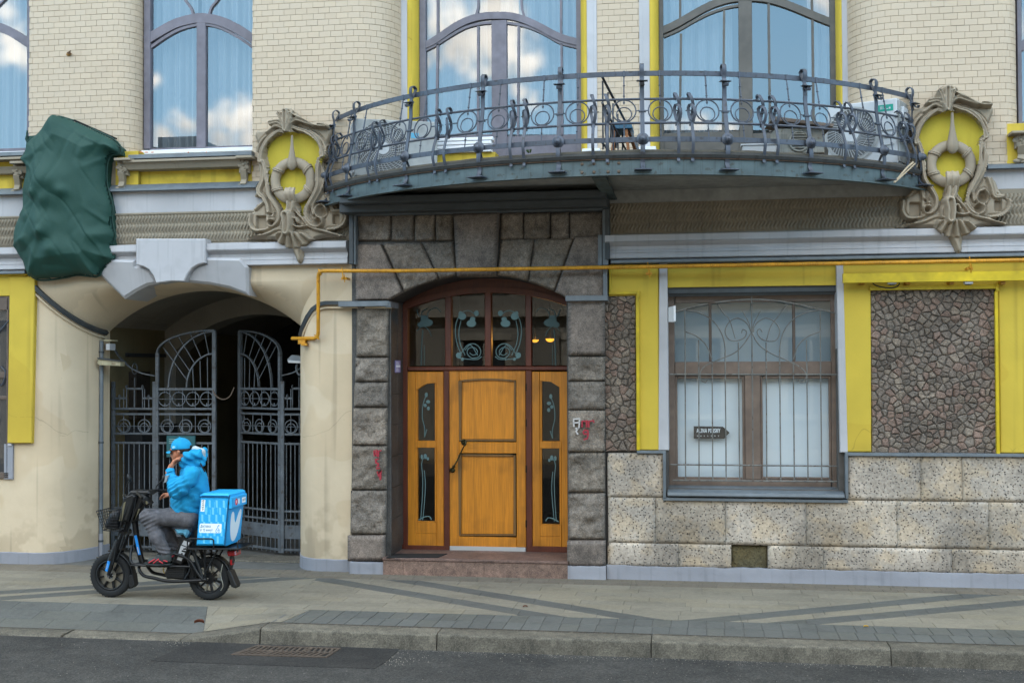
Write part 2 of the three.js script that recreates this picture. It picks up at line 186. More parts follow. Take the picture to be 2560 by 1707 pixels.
// ---------- sky: blue air with broken white clouds ----------
{
  const w = 2048, h = 1024, d = new Float32Array(w * h * 4);
  const dirOf = (px, py) => { const v = rayTo(px, py); v.z *= -1; v.normalize(); return v; }; // where a window pane looks
  const puffs = [[400, 345, 0.016], [450, 318, 0.022], [505, 312, 0.026], [560, 298, 0.026], [605, 290, 0.026], [650, 300, 0.03], [376, 205, 0.009], [640, 345, .03], [540, 345, .03], [1090, 70, 0.022], [1130, 60, 0.03], [1170, 105, 0.042], [1230, 120, 0.045], [1210, 30, 0.026], [1270, 60, 0.03], [1305, 165, 0.02], [1080, 150, 0.022], [1290, 232, 0.014], [1318, 250, 0.015], [1690, 325, 0.03], [1750, 322, 0.03], [1800, 330, 0.02], [2075, 25, 0.03], [2100, 60, 0.03], [20, 90, 0.03], [40, 130, 0.03], [10, 20, 0.025], [2560, 60, 0.03]]
    .map(([x, y, r]) => ({ v: dirOf(x, y), r }));
  for (let j = 0, k = 0; j < h; j++) for (let i = 0; i < w; i++, k += 4) {
    const el = ((j + 0.5) / h - 0.5) * Math.PI, az = ((i + 0.5) / w - 0.5) * 2 * Math.PI, y = Math.sin(el), x = Math.cos(el) * Math.cos(az), z = Math.cos(el) * Math.sin(az);
    let c;
    if (y < -0.02) c = [0.20, 0.20, 0.19];
    else {
      const t = Math.pow(clamp(y), 0.55); c = [lerp(0.36, 0.20, t), lerp(0.63, 0.40, t), lerp(0.82, 0.66, t)];
      const q = 1 / (y + 0.28), cx = x * q, cz = z * q, f = f3(cx * 2.4 + 9, cz * 2.4, 3.3, 4) * 0.6 + f3(cx * 9, cz * 9, 1.7, 8) * 0.28 + f3(cx * 34, cz * 34, 5.1, 2) * 0.12;
      let m = sstep(lerp(0.60, 0.38, sstep(0.28, 0.55, y)), lerp(0.68, 0.55, sstep(0.28, 0.55, y)), f);
      const det = 0.55 * f3(x * 26, y * 34, z * 26, 3) + 0.3 * f3(x * 90, y * 110, z * 90, 6) + 0.15 * n3(x * 260, y * 300, z * 260, 7);
      let b = 0; for (const p of puffs) { const dt = Math.acos(clamp(x * p.v.x + y * p.v.y + z * p.v.z, -1, 1)) / p.r; if (dt < 2) b = Math.max(b, 0.98 - dt * 0.9 + (det - 0.5) * 1.9); }
      m = Math.max(m, sstep(0.28, 0.95, b));
      const shade = clamp(0.55 + 1.0 * (f3(cx * 5, cz * 5 + 0.15, 2.1, 12) - 0.35) + 0.5 * (det - 0.4), 0.45, 1), cl = [1.52 * shade, 1.45 * shade, 1.31 * shade];
      c = c.map((v, n) => lerp(v, cl[n], m));
    }
    d[k] = c[0]; d[k + 1] = c[1]; d[k + 2] = c[2]; d[k + 3] = 1;
  }
  const t = new THREE.DataTexture(d, w, h, THREE.RGBAFormat, THREE.FloatType); t.mapping = THREE.EquirectangularReflectionMapping; t.magFilter = t.minFilter = THREE.LinearFilter; t.needsUpdate = true;
  scene.background = t; scene.environment = t; scene.backgroundIntensity = scene.environmentIntensity = SKY;
}

// ---------- ground ----------
mat('asphalt', new THREE.Color(0.108, 0.104, 0.096), { map: T.asphalt, roughness: 0.92, bumpMap: T.asphaltBump, bumpScale: 0.006 });
mat('freshAsphalt', new THREE.Color(0.062, 0.058, 0.054), { map: T.asphalt, roughness: 0.85, bumpMap: T.asphaltBump, bumpScale: 0.006 });
mat('mortar', new THREE.Color(0.16, 0.155, 0.14), { map: T.mottle, roughness: 0.95 });
mat('paveLight', new THREE.Color(0.285, 0.256, 0.2), { map: T.pave, roughness: 0.85, bumpMap: T.grain, bumpScale: 0.0015 });
mat('paveDark', new THREE.Color(0.122, 0.124, 0.117), { map: T.pave, roughness: 0.82, bumpMap: T.grain, bumpScale: 0.0015 });
mat('paver', new THREE.Color(0.137, 0.14, 0.132), { map: T.pave, roughness: 0.85, bumpMap: T.grain, bumpScale: 0.0015 });
mat('sett', new THREE.Color(0.21, 0.18, 0.14), { map: T.pave, roughness: 0.9 });
mat('kerb', new THREE.Color(0.29, 0.265, 0.215), { map: T.granite, roughness: 0.85, bumpMap: T.rockBump, bumpScale: 0.002 });
const KY = -0.145, KZ0 = 2.8, KZ1 = 3.07;
{
  const road = thing('road', 'grey asphalt road with a darker repaired patch beside the kerb', 'road', [0, KY, 8], null, 'structure');
  part(road, 'surface', gridGeo(1, 1, (u, v) => [lerp(-60, 60, u), KY, lerp(16, 2.2, v)]), M.asphalt);
  const a = [[905, 466], [1440, 476], [1837, 500], [1780, 555], [1720, 592], [1100, 572], [690, 556], [800, 505]].map(([x, y]) => G(x / 1.8375, 1350 + y / 1.8375, KY));
  part(road, 'repair_patch', slabG(a, KY - 0.01, KY + 0.005, 0.002), M.freshAsphalt, 'dark newer asphalt patch around the drain grate');
  const c = [[1180, 484], [1565, 497], [1500, 539], [1058, 526]].map(([x, y]) => G(x / 1.8375, 1350 + y / 1.8375, KY + 0.01));
  const xs = (s, t) => { const p = [lerp(c[0][0], c[1][0], s), lerp(c[0][1], c[1][1], s)], q = [lerp(c[3][0], c[2][0], s), lerp(c[3][1], c[2][1], s)]; return [lerp(p[0], q[0], t), lerp(p[1], q[1], t)]; };
  const gr = thing('drain_grate', 'rusty cast iron storm drain grate in the asphalt below the kerb', 'drain grate', [xs(.5, .5)[0], KY, xs(.5, .5)[1]]);
  mat('rustIron', new THREE.Color(0.13, 0.098, 0.075), { map: T.metalWear, roughness: 0.8, metalness: 0.3 }); mat('black', new THREE.Color(0.006, 0.006, 0.006), { roughness: 0.9 });
  part(gr, 'pit', slabG([xs(.02, .02), xs(.98, .02), xs(.98, .98), xs(.02, .98)], KY, KY + 0.0055, 0), M.black);
  const q = (s0, t0, s1, t1) => slabG([xs(s0, t0), xs(s1, t0), xs(s1, t1), xs(s0, t1)], KY + 0.004, KY + 0.016, 0.003);
  part(gr, 'frame', [q(0, 0, 1, .08), q(0, .92, 1, 1), q(0, .08, .03, .92), q(.97, .08, 1, .92), q(.03, .47, .97, .53), q(.32, .08, .345, .92), q(.65, .08, .675, .92)], M.rustIron);
  for (let r = 0; r < 2; r++) for (let i = 0; i < 15; i++) { const s = 0.045 + i * 0.0615, t0 = r ? .53 : .08, t1 = r ? .92 : .47, sk = r ? -0.03 : 0.03; part(gr, 'bar', slabG([xs(s, t0), xs(s + 0.03, t0), xs(s + 0.03 + sk, t1), xs(s + sk, t1)], KY + 0.004, KY + 0.015, 0.002), M.rustIron); }
}
{
  const kerb = thing('kerb', 'pale granite kerb stones between pavement and road, lowered at the driveway', 'kerb', [0, KY, KZ0], null, 'structure');
  const R = rng(5), kstone = (x0, x1, h0, h1, m) => { // top height h0 at x0, h1 at x1; rounded front edge
    const pr = (x, h) => [[x, KY - 0.1, KZ0], [x, h, KZ0], [x, h + 0.001, KZ0 + 0.08], [x, h, KZ1 - 0.035], [x, h - 0.008, KZ1 - 0.014], [x, h - 0.028, KZ1 - 0.002], [x, KY - 0.1, KZ1 + 0.02]];
    const n = Math.max(2, Math.round((x1 - x0) / 0.1)), wob = (x, i) => (i > 1 && i < 6 ? 0.006 * (f3(x * 3, i, 2, 3) - 0.5) + (h2(Math.round(x * 30), i, 4) > 0.93 ? -0.006 : 0) : 0);
    const g = gridGeo(n, 6, (u, v) => { const x = lerp(x0, x1, u), i = Math.round(v * 6), p = pr(x, lerp(h0, h1, u))[i]; return [p[0], p[1] + wob(x, i), p[2] + wob(x + 9, i)]; });
    const cap = [x0 + 0.0005, x1 - 0.0005].map((x, k) => { const s = pr(x, k ? h1 : h0); return flat(s.flat(), [0, 1, 2, 0, 2, 3, 0, 3, 4, 0, 4, 5, 0, 5, 6]); });
    cap.forEach((c) => c.computeVertexNormals()); part(kerb, 'kerb_stone', [g, ...cap.map(uvBox)], m);
  };
  const ms = [1, 0.86, 0.94, 0.8].map((f) => tone(M.kerb, f, f, f * 0.98)), seams = [-4.04, -2.38, -0.465, 1.555, 3.5, 5.5, 7.5, 9.5];
  seams.slice(1).forEach((x, i) => kstone(seams[i] + 0.004, x - 0.004, 0.003, 0.003, ms[i % 4]));
  kstone(-4.82, -4.048, KY + 0.02, 0.003, ms[1]);
  for (let i = 0; i < 5; i++) kstone(-6.0 - i * 1.2, -4.828 - i * 1.2, KY + 0.02, KY + 0.02, ms[i % 3]);
}
{
  const pave = thing('pavement', 'stone slab pavement with a dark zigzag band pattern and a lowered driveway', 'pavement', [0, 0, 1.4], null, 'structure');
  part(pave, 'bed', [gridGeo(1, 1, (u, v) => [lerp(-4.05, 40, u), -0.006, lerp(KZ0 + 0.02, -0.6, v)]), gridGeo(1, 1, (u, v) => [lerp(-40, -4.05, u), -0.006, lerp(2.16, -9, v)])], M.mortar);
  const R = rng(41), list = [], var_ = (m) => [0.92, 0.97, 1.0, 1.03, 1.08].map((f, i) => tone(m, f, f * (i === 3 ? 0.985 : 1), f * (i === 3 ? 0.94 : 1))), L = var_(M.paveLight), K = var_(M.paveDark), PV = var_(M.paver), ST = var_(M.sett);
  const pick = (a) => a[Math.floor(R() * a.length)], add = (poly, m, y = 0) => { const s = Math.abs(area(poly)); if (poly.length > 2 && s > 0.0008) list.push({ geo: slabG(inset(area(poly) < 0 ? poly.slice().reverse() : poly, 0.0016), y - 0.02, y + (R() - 0.5) * 0.0016, 0.002), mat: m, size: s / (6 + Math.abs(poly[0][0] + 0.6)) }); };
  // bands run between z 0.45 and 2.17: z = z0 + s (x - x0) on the near edge, 0.26 deep
  const zA = 0.45, zB = 2.17, bands = [[-2.96, 0.57, 0.62, -4.35, 0.0], [-1.9, 1.81, 0.6, -4.35, 0.9], [1.55, 1.11, -0.6, -0.4, 3.2], [2.38, 1.16, -0.56, 0.4, 4.4], [-5.79, 0.70, -0.56, -9.5, -4.25], [-5.68, 0.99, -0.6, -9.5, -4.0], [6.0, 1.0, 0.6, 3.6, 9]];
  const split = (poly) => {
    for (const [x0, z0, s, xa, xb] of bands) {
      let inn = clip(clip(poly, 1, 0, xb), -1, 0, -xa); if (inn.length < 3) continue;
      inn = clip(clip(inn, s, -1, s * x0 - z0), -s, 1, z0 + 0.265 - s * x0); if (inn.length < 3 || Math.abs(area(inn)) < 1e-4) continue;
      add(inn, pick(K)); split(clip(poly, 1, 0, xa)); const mid = clip(clip(poly, 1, 0, xb), -1, 0, -xa); split(clip(poly, -1, 0, -xb)); split(clip(mid, -s, 1, z0 - s * x0)); split(clip(mid, s, -1, s * x0 - z0 - 0.265)); return;
    }
    if (poly.length > 2) add(poly, pick(L));
  };
  for (let r = 0, z = zA; z < zB - 0.01; r++) { const d = 0.215; for (let x = -9.4 + (r % 2) * 0.31 + R() * 0.1; x < 7;) { const w = 0.42 + 0.36 * R(); split([[x, z], [x + w, z], [x + w, z + d], [x, z + d]]); x += w; } z += d; }
  for (let r = 0; r < 2; r++) for (let x = -4.0 + r * 0.006, k = 0; x < 5.5; k++) { const w = 0.155 + 0.022 * R(), z = 2.176 + r * 0.312; let p = inset([[x, z], [x + w, z], [x + w, z + 0.309], [x, z + 0.309]], 0.0015); p = clip(p, -1, -0.14, 3.55); if (p.length > 2) add(p, pick(PV)); x += w; }
  for (let r = 0, z = -0.03; z < 0.44; r++) { const d = 0.118; for (let x = -9.4 + R() * 0.2; x < 6;) { const w = 0.13 + 0.1 * R(); add([[x, z], [x + w, z], [x + w, z + d], [x, z + d]], pick(ST)); x += w; } z += d; }
  // driveway ramp: slabs falling to the road
  const ramp = [], yz = (z) => lerp(0, KY + 0.02, clamp((z - 2.17) / (KZ0 - 2.17)));
  for (let r = 0; r < 3; r++) for (let x = -9.6 + 0.27 * r; x < -3.9;) {
    const w = 0.5 + 0.08 * R(), z0 = 2.172 + r * 0.21, z1 = z0 + 0.208, cut = (z) => -4.94 + (z - 2.17) * 0.36; let p = [[x, z0], [x + w, z0], [x + w, z1], [x, z1]];
    for (const side of [0, 1]) {
      const q = side ? clip(p, -1, 0.36, -(-4.94 - 2.17 * 0.36)) : clip(p, 1, -0.36, -4.94 - 2.17 * 0.36); const q2 = side ? clip(q, 1, 0.14, -3.56) : q; if (q2.length < 3 || Math.abs(area(q2)) < 2e-3) continue;
      const g = slabG(inset(area(q2) < 0 ? q2.slice().reverse() : q2, 0.0015), -0.02, 0, 0.002), a = g.attributes.position; for (let i = 0; i < a.count; i++) { const f = side ? clamp((-4.06 - a.getX(i)) / 0.75) : 1; a.setY(i, a.getY(i) + yz(a.getZ(i)) * f); } g.computeVertexNormals();
      list.push({ geo: g, mat: pick(side ? L : PV), size: 0.01 });
    } x += w;
  }
  pieces(pave, 'paving_slab', list, 300);
}
{ // grit swept into the gutter and round the drain
  const R = rng(77), gs = [], at = thing('gutter_grit', 'loose pale grit lying along the kerb and round the drain grate', 'grit', [0, KY, 3.2], null, 'stuff'); mat('grit', new THREE.Color(0.3, 0.27, 0.22), { roughness: 0.95 });
  const add = (x, z, r) => { const g = new THREE.IcosahedronGeometry(r, 0); g.scale(1, 0.6, 0.8); g.rotateY(R() * 6); g.translate(x, KY + r * 0.3, z); gs.push(g); };
  for (let i = 0; i < 900; i++) { const x = -5 + R() * 8.6; add(x, KZ1 + 0.03 + 0.35 * R() * R() * R(), 0.002 + 0.004 * R() * R()); } for (let i = 0; i < 260; i++) add(-2.85 + 0.5 * (R() + R() - 1), 3.45 + 0.3 * (R() + R() - 1), 0.002 + 0.004 * R()); for (let i = 0; i < 240; i++) add(-6 + 9 * R(), KZ1 + 0.1 + 1.3 * R(), 0.0015 + 0.003 * R());
  part(at, 'grains', gs, M.grit);
}
// ---------- the building: lower storey ----------
const rgb = (r, g, b) => new THREE.Color().setRGB(r / 255, g / 255, b / 255, THREE.SRGBColorSpace);
mat('cream', rgb(190, 171, 147), { roughness: 0.5, bumpMap: T.stucco, bumpScale: 0.0012 });
mat('creamJoint', rgb(164, 147, 122), { map: T.mottle, roughness: 0.95 });
mat('lilac', rgb(192, 193, 200), { map: T.grime, roughness: 0.75, bumpMap: T.stucco, bumpScale: 0.0015 });
mat('lilacBase', rgb(152, 155, 166), { map: T.grime, roughness: 0.7, bumpMap: T.stucco, bumpScale: 0.006 });
mat('yellow', rgb(208, 180, 62), { map: T.wall, roughness: 0.8, bumpMap: T.stucco, bumpScale: 0.002 });
mat('beige', rgb(214, 194, 164), { map: T.wall, roughness: 0.85, bumpMap: T.stucco, bumpScale: 0.003 });
mat('yellowMetal', rgb(232, 200, 20), { roughness: 0.45, map: T.mottle });
mat('gasYellow', rgb(228, 160, 28), { roughness: 0.5, map: T.metalWear });
mat('greyMetal', rgb(126, 134, 140), { roughness: 0.5, map: T.mottle, metalness: 0.1 });
mat('darkMetal', rgb(74, 80, 84), { roughness: 0.55, map: T.mottle, metalness: 0.1 });
mat('granite', new THREE.Color(0.43, 0.37, 0.315), { map: T.granite, roughness: 0.8, bumpMap: T.rockBump, bumpScale: 0.03 });
mat('graniteSmooth', new THREE.Color(0.42, 0.35, 0.305), { map: T.granite, roughness: 0.75, bumpMap: T.grain, bumpScale: 0.003 });
mat('graniteDark', new THREE.Color(0.12, 0.122, 0.122), { map: T.granite, roughness: 0.55, bumpMap: T.grain, bumpScale: 0.002 });
mat('pinkGranite', new THREE.Color(0.44, 0.285, 0.225), { map: T.granite, roughness: 0.6, bumpMap: T.grain, bumpScale: 0.002 });
mat('lime', new THREE.Color(0.68, 0.60, 0.52), { map: T.lime, roughness: 0.9, bumpMap: T.limeBump, bumpScale: 0.02 });
mat('stoneBed', new THREE.Color(0.15, 0.135, 0.12), { map: T.mottle, roughness: 0.95 });
mat('oak', rgb(224, 148, 40), { map: T.wood, roughness: 0.42, bumpMap: T.grain, bumpScale: 0.0008 });
mat('mahogany', rgb(104, 48, 30), { map: T.wood, roughness: 0.45 });
mat('frameBrown', rgb(138, 118, 104), { map: T.mottle, roughness: 0.5 });
mat('glass', 0xffffff, { phys: 1, transmission: 1, thickness: 0, roughness: 0, ior: 1.6 });
mat('skyGlass', 0xffffff, { phys: 1, transmission: 1, thickness: 0, roughness: 0, ior: 2.333, color: new THREE.Color(0.82, 0.86, 0.88) });
mat('dark', new THREE.Color(0.03, 0.03, 0.032), { roughness: 0.9 });
mat('iron', rgb(84, 90, 102), { roughness: 0.45, map: T.metalWear, metalness: 0.2 });

const bld = thing('apartment_house', 'art nouveau house front with cream brick, granite doorway, arched gateway and curved balcony', 'building', [0, 0, 0]);
// extrude a profile given in (z, y) along x
function extrX(poly, x0, x1) { const g = slab(poly, x0, x1, 0, true), p = g.attributes.position; for (let i = 0; i < p.count; i += 3) { const v = [0, 1, 2].map((k) => [p.getZ(i + k), p.getY(i + k), p.getX(i + k)]); [v[0], v[2], v[1]].forEach((q, k) => p.setXYZ(i + k, ...q)); } g.computeVertexNormals(); g.deleteAttribute('uv'); return uvBox(g); }
const S3 = (x, y) => [1480 + 0.56133 * x, 600 + 0.56133 * y], r3 = (x0, y0, x1, y1, z = 0) => rect(...S3(x0, y0), ...S3(x1, y1), z), b3 = (x0, y0, x1, y1, z0, z1, ch) => boxP(...S3(x0, y0), ...S3(x1, y1), z0, z1, ch);
const S2 = (x, y) => [850 + 0.6375 * x, 480 + 0.6378 * y];

const XP0 = PX(880, 1000, 0.08), XP1 = PX(1515, 1000, 0.08), YT = PY(1530, 520, 0); // portal sides, top of the lower wall
const win = r3(338, 210, 1096, 1110, -0.02), YS = r3(338, 112, 1096, 1140).y0;
{
  // the wall behind the facing, with the openings left out
  const z0 = -0.55, z1 = -0.03;
  parts(bld, 'wall', [box(XP1 - 0.02, -0.1, z0, win.x0, YT, z1), box(win.x1, -0.1, z0, 9, YT, z1), box(win.x0, -0.1, z0, win.x1, win.y0, z1), box(win.x0, win.y1, z0, win.x1, YT, z1)], M.stoneBed);
  // limestone plinth
  const pl = grp(bld, 'stone_plinth'), YJ = [PY(1560, 1416, 0.05), PY(1990, 1365, 0.05), PY(2000, 1249, 0.05), PY(2000, 1136, 0.05)], XE = PX(2900, 1200, 0.05);
  const row = (k, xs, skip = []) => { for (let i = 0; i + 1 < xs.length; i++) if (!skip.includes(i)) { const a = PX(S3(xs[i], 0)[0], 1250, 0.05), b = xs[i + 1] > 1e4 ? XE : PX(S3(xs[i + 1], 0)[0], 1250, 0.05), y0 = YJ[k], y1 = YJ[k + 1], j = 0.0012; const m = lms[(i * 3 + k * 2) % 4]; part(pl, 'stone_block', rock([[a + j, y0 + j], [b - j, y0 + j], [b - j, y1 - j], [a + j, y1 - j]], -0.02, 0.045, 0.012, i * 7.3 + k * 31.7, { step: 0.045, edge: 0.006, freq: 4 }), m); } };
  const lms = [[1, 1, 1], [0.94, 0.93, 0.90], [0.97, 0.98, 0.99], [1.04, 1.02, 0.98]].map((f) => tone(M.lime, ...f));
  row(0, [68, 385, 620, 782, 1030, 1603, 2060, 1e5], [2]); row(1, [72, 283, 595, 955, 1360, 1768, 2160, 1e5]);
  row(2, [70, 322]); row(2, [1140, 1468, 1652, 1990, 1e5]);
  const xa = PX(S3(620, 0)[0], 1380, 0), xb = PX(S3(782, 0)[0], 1380, 0);
  mat('ventStone', rgb(112, 104, 76), { map: T.lime, roughness: 0.9, bumpMap: T.rockBump, bumpScale: 0.03 });
  part(pl, 'infill_stone', rock([[xa, YJ[0]], [xb, YJ[0]], [xb, YJ[1] - 0.01], [xa, YJ[1] - 0.01]], -0.03, -0.008, 0.02, 3, { step: 0.03 }), M.ventStone, 'dark olive recessed stone filling a small basement opening');
  // painted foot of the wall
  const base = (x0, x1, zf, h, name = 'painted_base') => part(bld, name, gridGeo(Math.max(6, Math.round((x1 - x0) / 0.08)), 5, (u, v) => { const x = lerp(x0, x1, u), j = Math.round(v * 5), top = h + 0.012 * (f3(x * 6, 1, 2, 3) - 0.5) + 0.01 * (n3(x * 22, 3, 2, 4) - 0.5); const y = [-0.04, 0.02, 0.08, top - 0.006, top, top][j], z = [zf + 0.012, zf, zf - 0.002, zf - 0.004, zf - 0.009, -0.05][j]; return [x, y, z + 0.012 * (f3(x * 4, y * 6, 5, 6) - 0.5)]; }), M.lilacBase);
  base(XP1 - 0.003, XE, 0.075, YJ[0] + 0.012);
  base(PX(1419, 1430, 0.1) - 0.005, XP1 - 0.006, 0.125, 0.145); base(XP0 - 0.02, PX(968, 1430, 0.1) + 0.005, 0.125, 0.135);
  // grey strips that edge the plinth
  const tr = (x0, y0, x1, y1) => b3(x0, y0, x1, y1, 0, 0.085, 0.002);
  parts(bld, 'edge_strip', [tr(200, 938, 330, 950), tr(317, 950, 330, 1152), tr(317, 1152, 1143, 1165), tr(1130, 958, 1143, 1152), tr(1130, 952, 2600, 966)], M.greyMetal);
  // yellow and lilac render
  const yp = grp(bld, 'render_panel'), yl = (n, ...a) => part(yp, n, b3(...a, -0.03, a[3] === 200 ? 0.033 : 0.035, 0.012), M.yellow);
  const p1 = r3(197, 248, 300, 936, 0.03), p2 = r3(75, 108, 300, 248, 0.03);
  part(yp, 'yellow_panel', slab([[p1.x0, p1.y0], [p1.x1, p1.y0], [p1.x1, p2.y1], [p2.x0, p2.y1], [p2.x0, p2.y0], [p1.x0, p2.y0]], -0.03, 0.035, 0.012), M.yellow);
  const q1 = r3(1120, 90, 1246, 944, 0.03), q2 = r3(1815, 90, 2700, 952, 0.03), q3 = r3(1246, 90, 1815, 218, 0.03);
  part(yp, 'yellow_panel', slab([[q1.x0, q1.y0], [q1.x1 - 0.01, q1.y0], [q1.x1, q3.y0], [q2.x0, q3.y0], [q2.x0, q2.y0], [q2.x1, q2.y0], [q2.x1, q1.y1], [q1.x0, q1.y1]], -0.03, 0.035, 0.012), M.yellow);
  part(yp, 'yellow_lintel', b3(336, 112, 1089, 206, -0.3, -0.012, 0.004), M.yellow);
  const lx = (px0, px1, qx0, qx1, yt, yb, z) => { const a = P(...S3(px0, yt), z), b = P(...S3(px1, yt), z), c = P(...S3(qx1, yb), z), d = P(...S3(qx0, yb), z); return [d, c, b, a]; };
  parts(yp, 'lilac_strip', [slab(lx(300, 336, 297, 343, 104, 936, 0.045), -0.24, 0.045, 0.006), slab(lx(1089, 1120, 1107, 1141, 95, 946, 0.045), -0.24, 0.045, 0.006)], M.lilac);
  // rubble stone fields
  mat('rubble', new THREE.Color(0.42, 0.352, 0.298), { map: T.granite, roughness: 0.92, bumpMap: T.rockBump, bumpScale: 0.025 });
  mat('rubbleMortar', new THREE.Color(0.2, 0.175, 0.15), { map: T.granite, roughness: 0.95, bumpMap: T.rockBump, bumpScale: 0.02 });
  const rubT = [[1, .99, .97], [.88, .86, .85], [1.12, 1.09, 1.03], [1.06, .88, .84], [1.12, .95, .9], [.94, .95, .94], [.82, .79, .77], [1.02, .93, .9]].map((f) => tone(M.rubble, ...f));
  const field = (r, n, seed, name) => {
    const f = grp(bld, name), R = rng(seed), pts = [], w = r.x1 - r.x0, h = r.y1 - r.y0; part(f, 'mortar', box(r.x0, r.y0, -0.06, r.x1, r.y1, 0.003), M.rubbleMortar);
    let tries = 0; while (pts.length < n && tries++ < n * 60) { const p = [r.x0 + R() * w, r.y0 + R() * h], big = f3(p[0] * 2.2, p[1] * 2.2, 3, seed), m = Math.sqrt(w * h / n) * (0.45 + 0.75 * big * R() + 0.15); if (pts.every((q) => Math.hypot(q[0] - p[0], (q[1] - p[1]) * 1.15) > m)) pts.push(p); }
    const list = []; pts.forEach((p, i) => {
      let c = R4(r); for (const q of pts) if (q !== p) { const a = q[0] - p[0], b = q[1] - p[1]; if (a * a + b * b < 0.25) c = clip(c, a, b, a * (p[0] + q[0]) / 2 + b * (p[1] + q[1]) / 2); }
      if (c.length < 3) return; const s = area(c); c = inset(c, 0.001 + 0.002 * R()); if (area(c) < 2e-4) return;
      const z = 0.013 + 0.022 * R() * R(), cx = p[0], cy = p[1], tx = (R() - .5) * 0.25, ty = (R() - .5) * 0.25, pos = [], o = c.map(([x, y]) => [x, y, -0.012]), a = inset(c, 0.003).map(([x, y], k) => [x + (R() - .5) * 0.006, y + (R() - .5) * 0.006, z - 0.008 + (x - cx) * tx + (y - cy) * ty]), b = inset(c, 0.010).map(([x, y]) => [lerp(x, cx, 0.12), lerp(y, cy, 0.12), z + (x - cx) * tx + (y - cy) * ty + 0.008 * (R() - 0.3)]), m = [cx, cy, z + 0.004 * (R() - .3)];
      const t = (...v) => v.forEach((q) => pos.push(...q)); for (let k = 0; k < c.length; k++) { const j = (k + 1) % c.length; t(o[k], o[j], a[j]); t(o[k], a[j], a[k]); t(a[k], a[j], b[j]); t(a[k], b[j], b[k]); t(b[k], b[j], m); }
      const g = flat(pos); g.computeVertexNormals(); list.push({ geo: uvBox(g), mat: rubT[Math.floor(R() * R() * 8 + R() * 2) % 8], size: s });
    }); pieces(f, 'rubble_stone', list);
  };
  field(r3(1244, 216, 1800, 950, 0), 430, 3, 'rubble_field'); field({ ...r3(58, 246, 197, 940, 0), x0: XP1 - 0.02 }, 110, 8, 'rubble_field');
  // gallery window
  const gw = grp(bld, 'gallery_window'), zf = -0.22, zg = -0.25, f = (x0, y0, x1, y1, d = 0, ch = 0.006) => b3(x0, y0, x1, y1, zf - 0.06, zf + d, ch);
  parts(gw, 'reveal', [box(win.x0 - 0.02, win.y0 - 0.1, -0.5, win.x0 - 0.003, YS + 0.02, -0.245), box(win.x1 + 0.003, win.y0 - 0.1, -0.5, win.x1 + 0.02, YS + 0.02, -0.245)], M.lilac);
  const lo = r3(338, 240, 1098, 1106, zf);
  parts(gw, 'frame', [f(340, 240, 370, 1106), f(1068, 240, 1100, 1106), f(370, 240, 1068, 276, -0.01), f(370, 541, 1068, 603, .008), f(370, 1066, 1068, 1106, 0), f(683, 603, 752, 1066, .004)], M.frameBrown);
  part(gw, 'sash', [f(370, 603, 382, 1066, -.02), f(671, 603, 683, 1066, -.02), f(382, 603, 671, 617, -.02), f(382, 1056, 671, 1066, -.02), f(752, 603, 762, 1066, -.02), f(1057, 603, 1068, 1066, -.02), f(762, 603, 1057, 617, -.02), f(762, 1056, 1057, 1066, -.02)], M.frameBrown);
  parts(gw, 'glazing_bar', [f(521, 276, 534, 541, -.015), f(894, 276, 907, 541, -.015)], tone(M.frameBrown, .55));
  for (const a of [[382, 617, 671, 1056], [762, 617, 1057, 1056], [370, 276, 521, 541], [534, 276, 894, 541], [907, 276, 1068, 541]]) { const r = r3(a[0], a[1], a[2], a[3], zg); part(gw, 'pane', gridGeo(1, 1, (u, v) => [lerp(r.x0, r.x1, u), lerp(r.y0, r.y1, v), zg]), M.glass); }
  mat('board', rgb(196, 208, 214), { roughness: 0.9 }); mat('boardDim', rgb(142, 158, 166), { roughness: 0.95 });
  part(gw, 'white_board', box(lo.x0, lo.y0, -0.42, lo.x1, r3(0, 570, 1, 571, zf).y1, -0.34), M.board, 'white board standing behind the lower panes'); part(gw, 'pale_blind', box(lo.x0, r3(0, 570, 1, 571, zf).y1 + .002, -0.5, lo.x1, lo.y1 + .05, -0.47), M.boardDim);
  const room = (par, x0, x1, y0, y1, za, zb, m) => part(par, 'room', [box(x0, y0, zb, x1, y1, zb + 0.02), box(x0 - .02, y0, zb, x0, y1, za), box(x1, y0, zb, x1 + .02, y1, za), box(x0, y1, zb, x1, y1 + .02, za), box(x0, y0 - .02, zb, x1, y0, za)], m);
  room(gw, lo.x0 - .01, lo.x1 + .01, lo.y0 - .01, lo.y1 + .05, -0.5, -1.3, M.boardDim);
  part(gw, 'shutter_box', b3(336, 207, 1090, 236, -0.4, -0.05, 0.01), M.darkMetal);
  part(gw, 'shutter_roll', extrX(Array.from({ length: 12 }, (_, i) => [-0.2 + 0.05 * Math.cos(i / 6 * Math.PI), r3(0, 232, 1, 250, -0.15).y0 + 0.02 + 0.035 * Math.sin(i / 6 * Math.PI)]), win.x0, win.x1), M.greyMetal);
  const sy = r3(330, 1098, 1126, 1145, 0.1), sb = r3(330, 1128, 1126, 1145, 0.1);
  part(gw, 'sill', extrX([[-0.3, sb.y0], [0.11, sb.y0], [0.118, sb.y0 + 0.012], [0.11, sb.y1], [0.06, sb.y1 + 0.012], [-0.3, sb.y1 + 0.06]], r3(330, 0, 1126, 1, 0.1).x0, sy.x1), M.greyMetal);
}
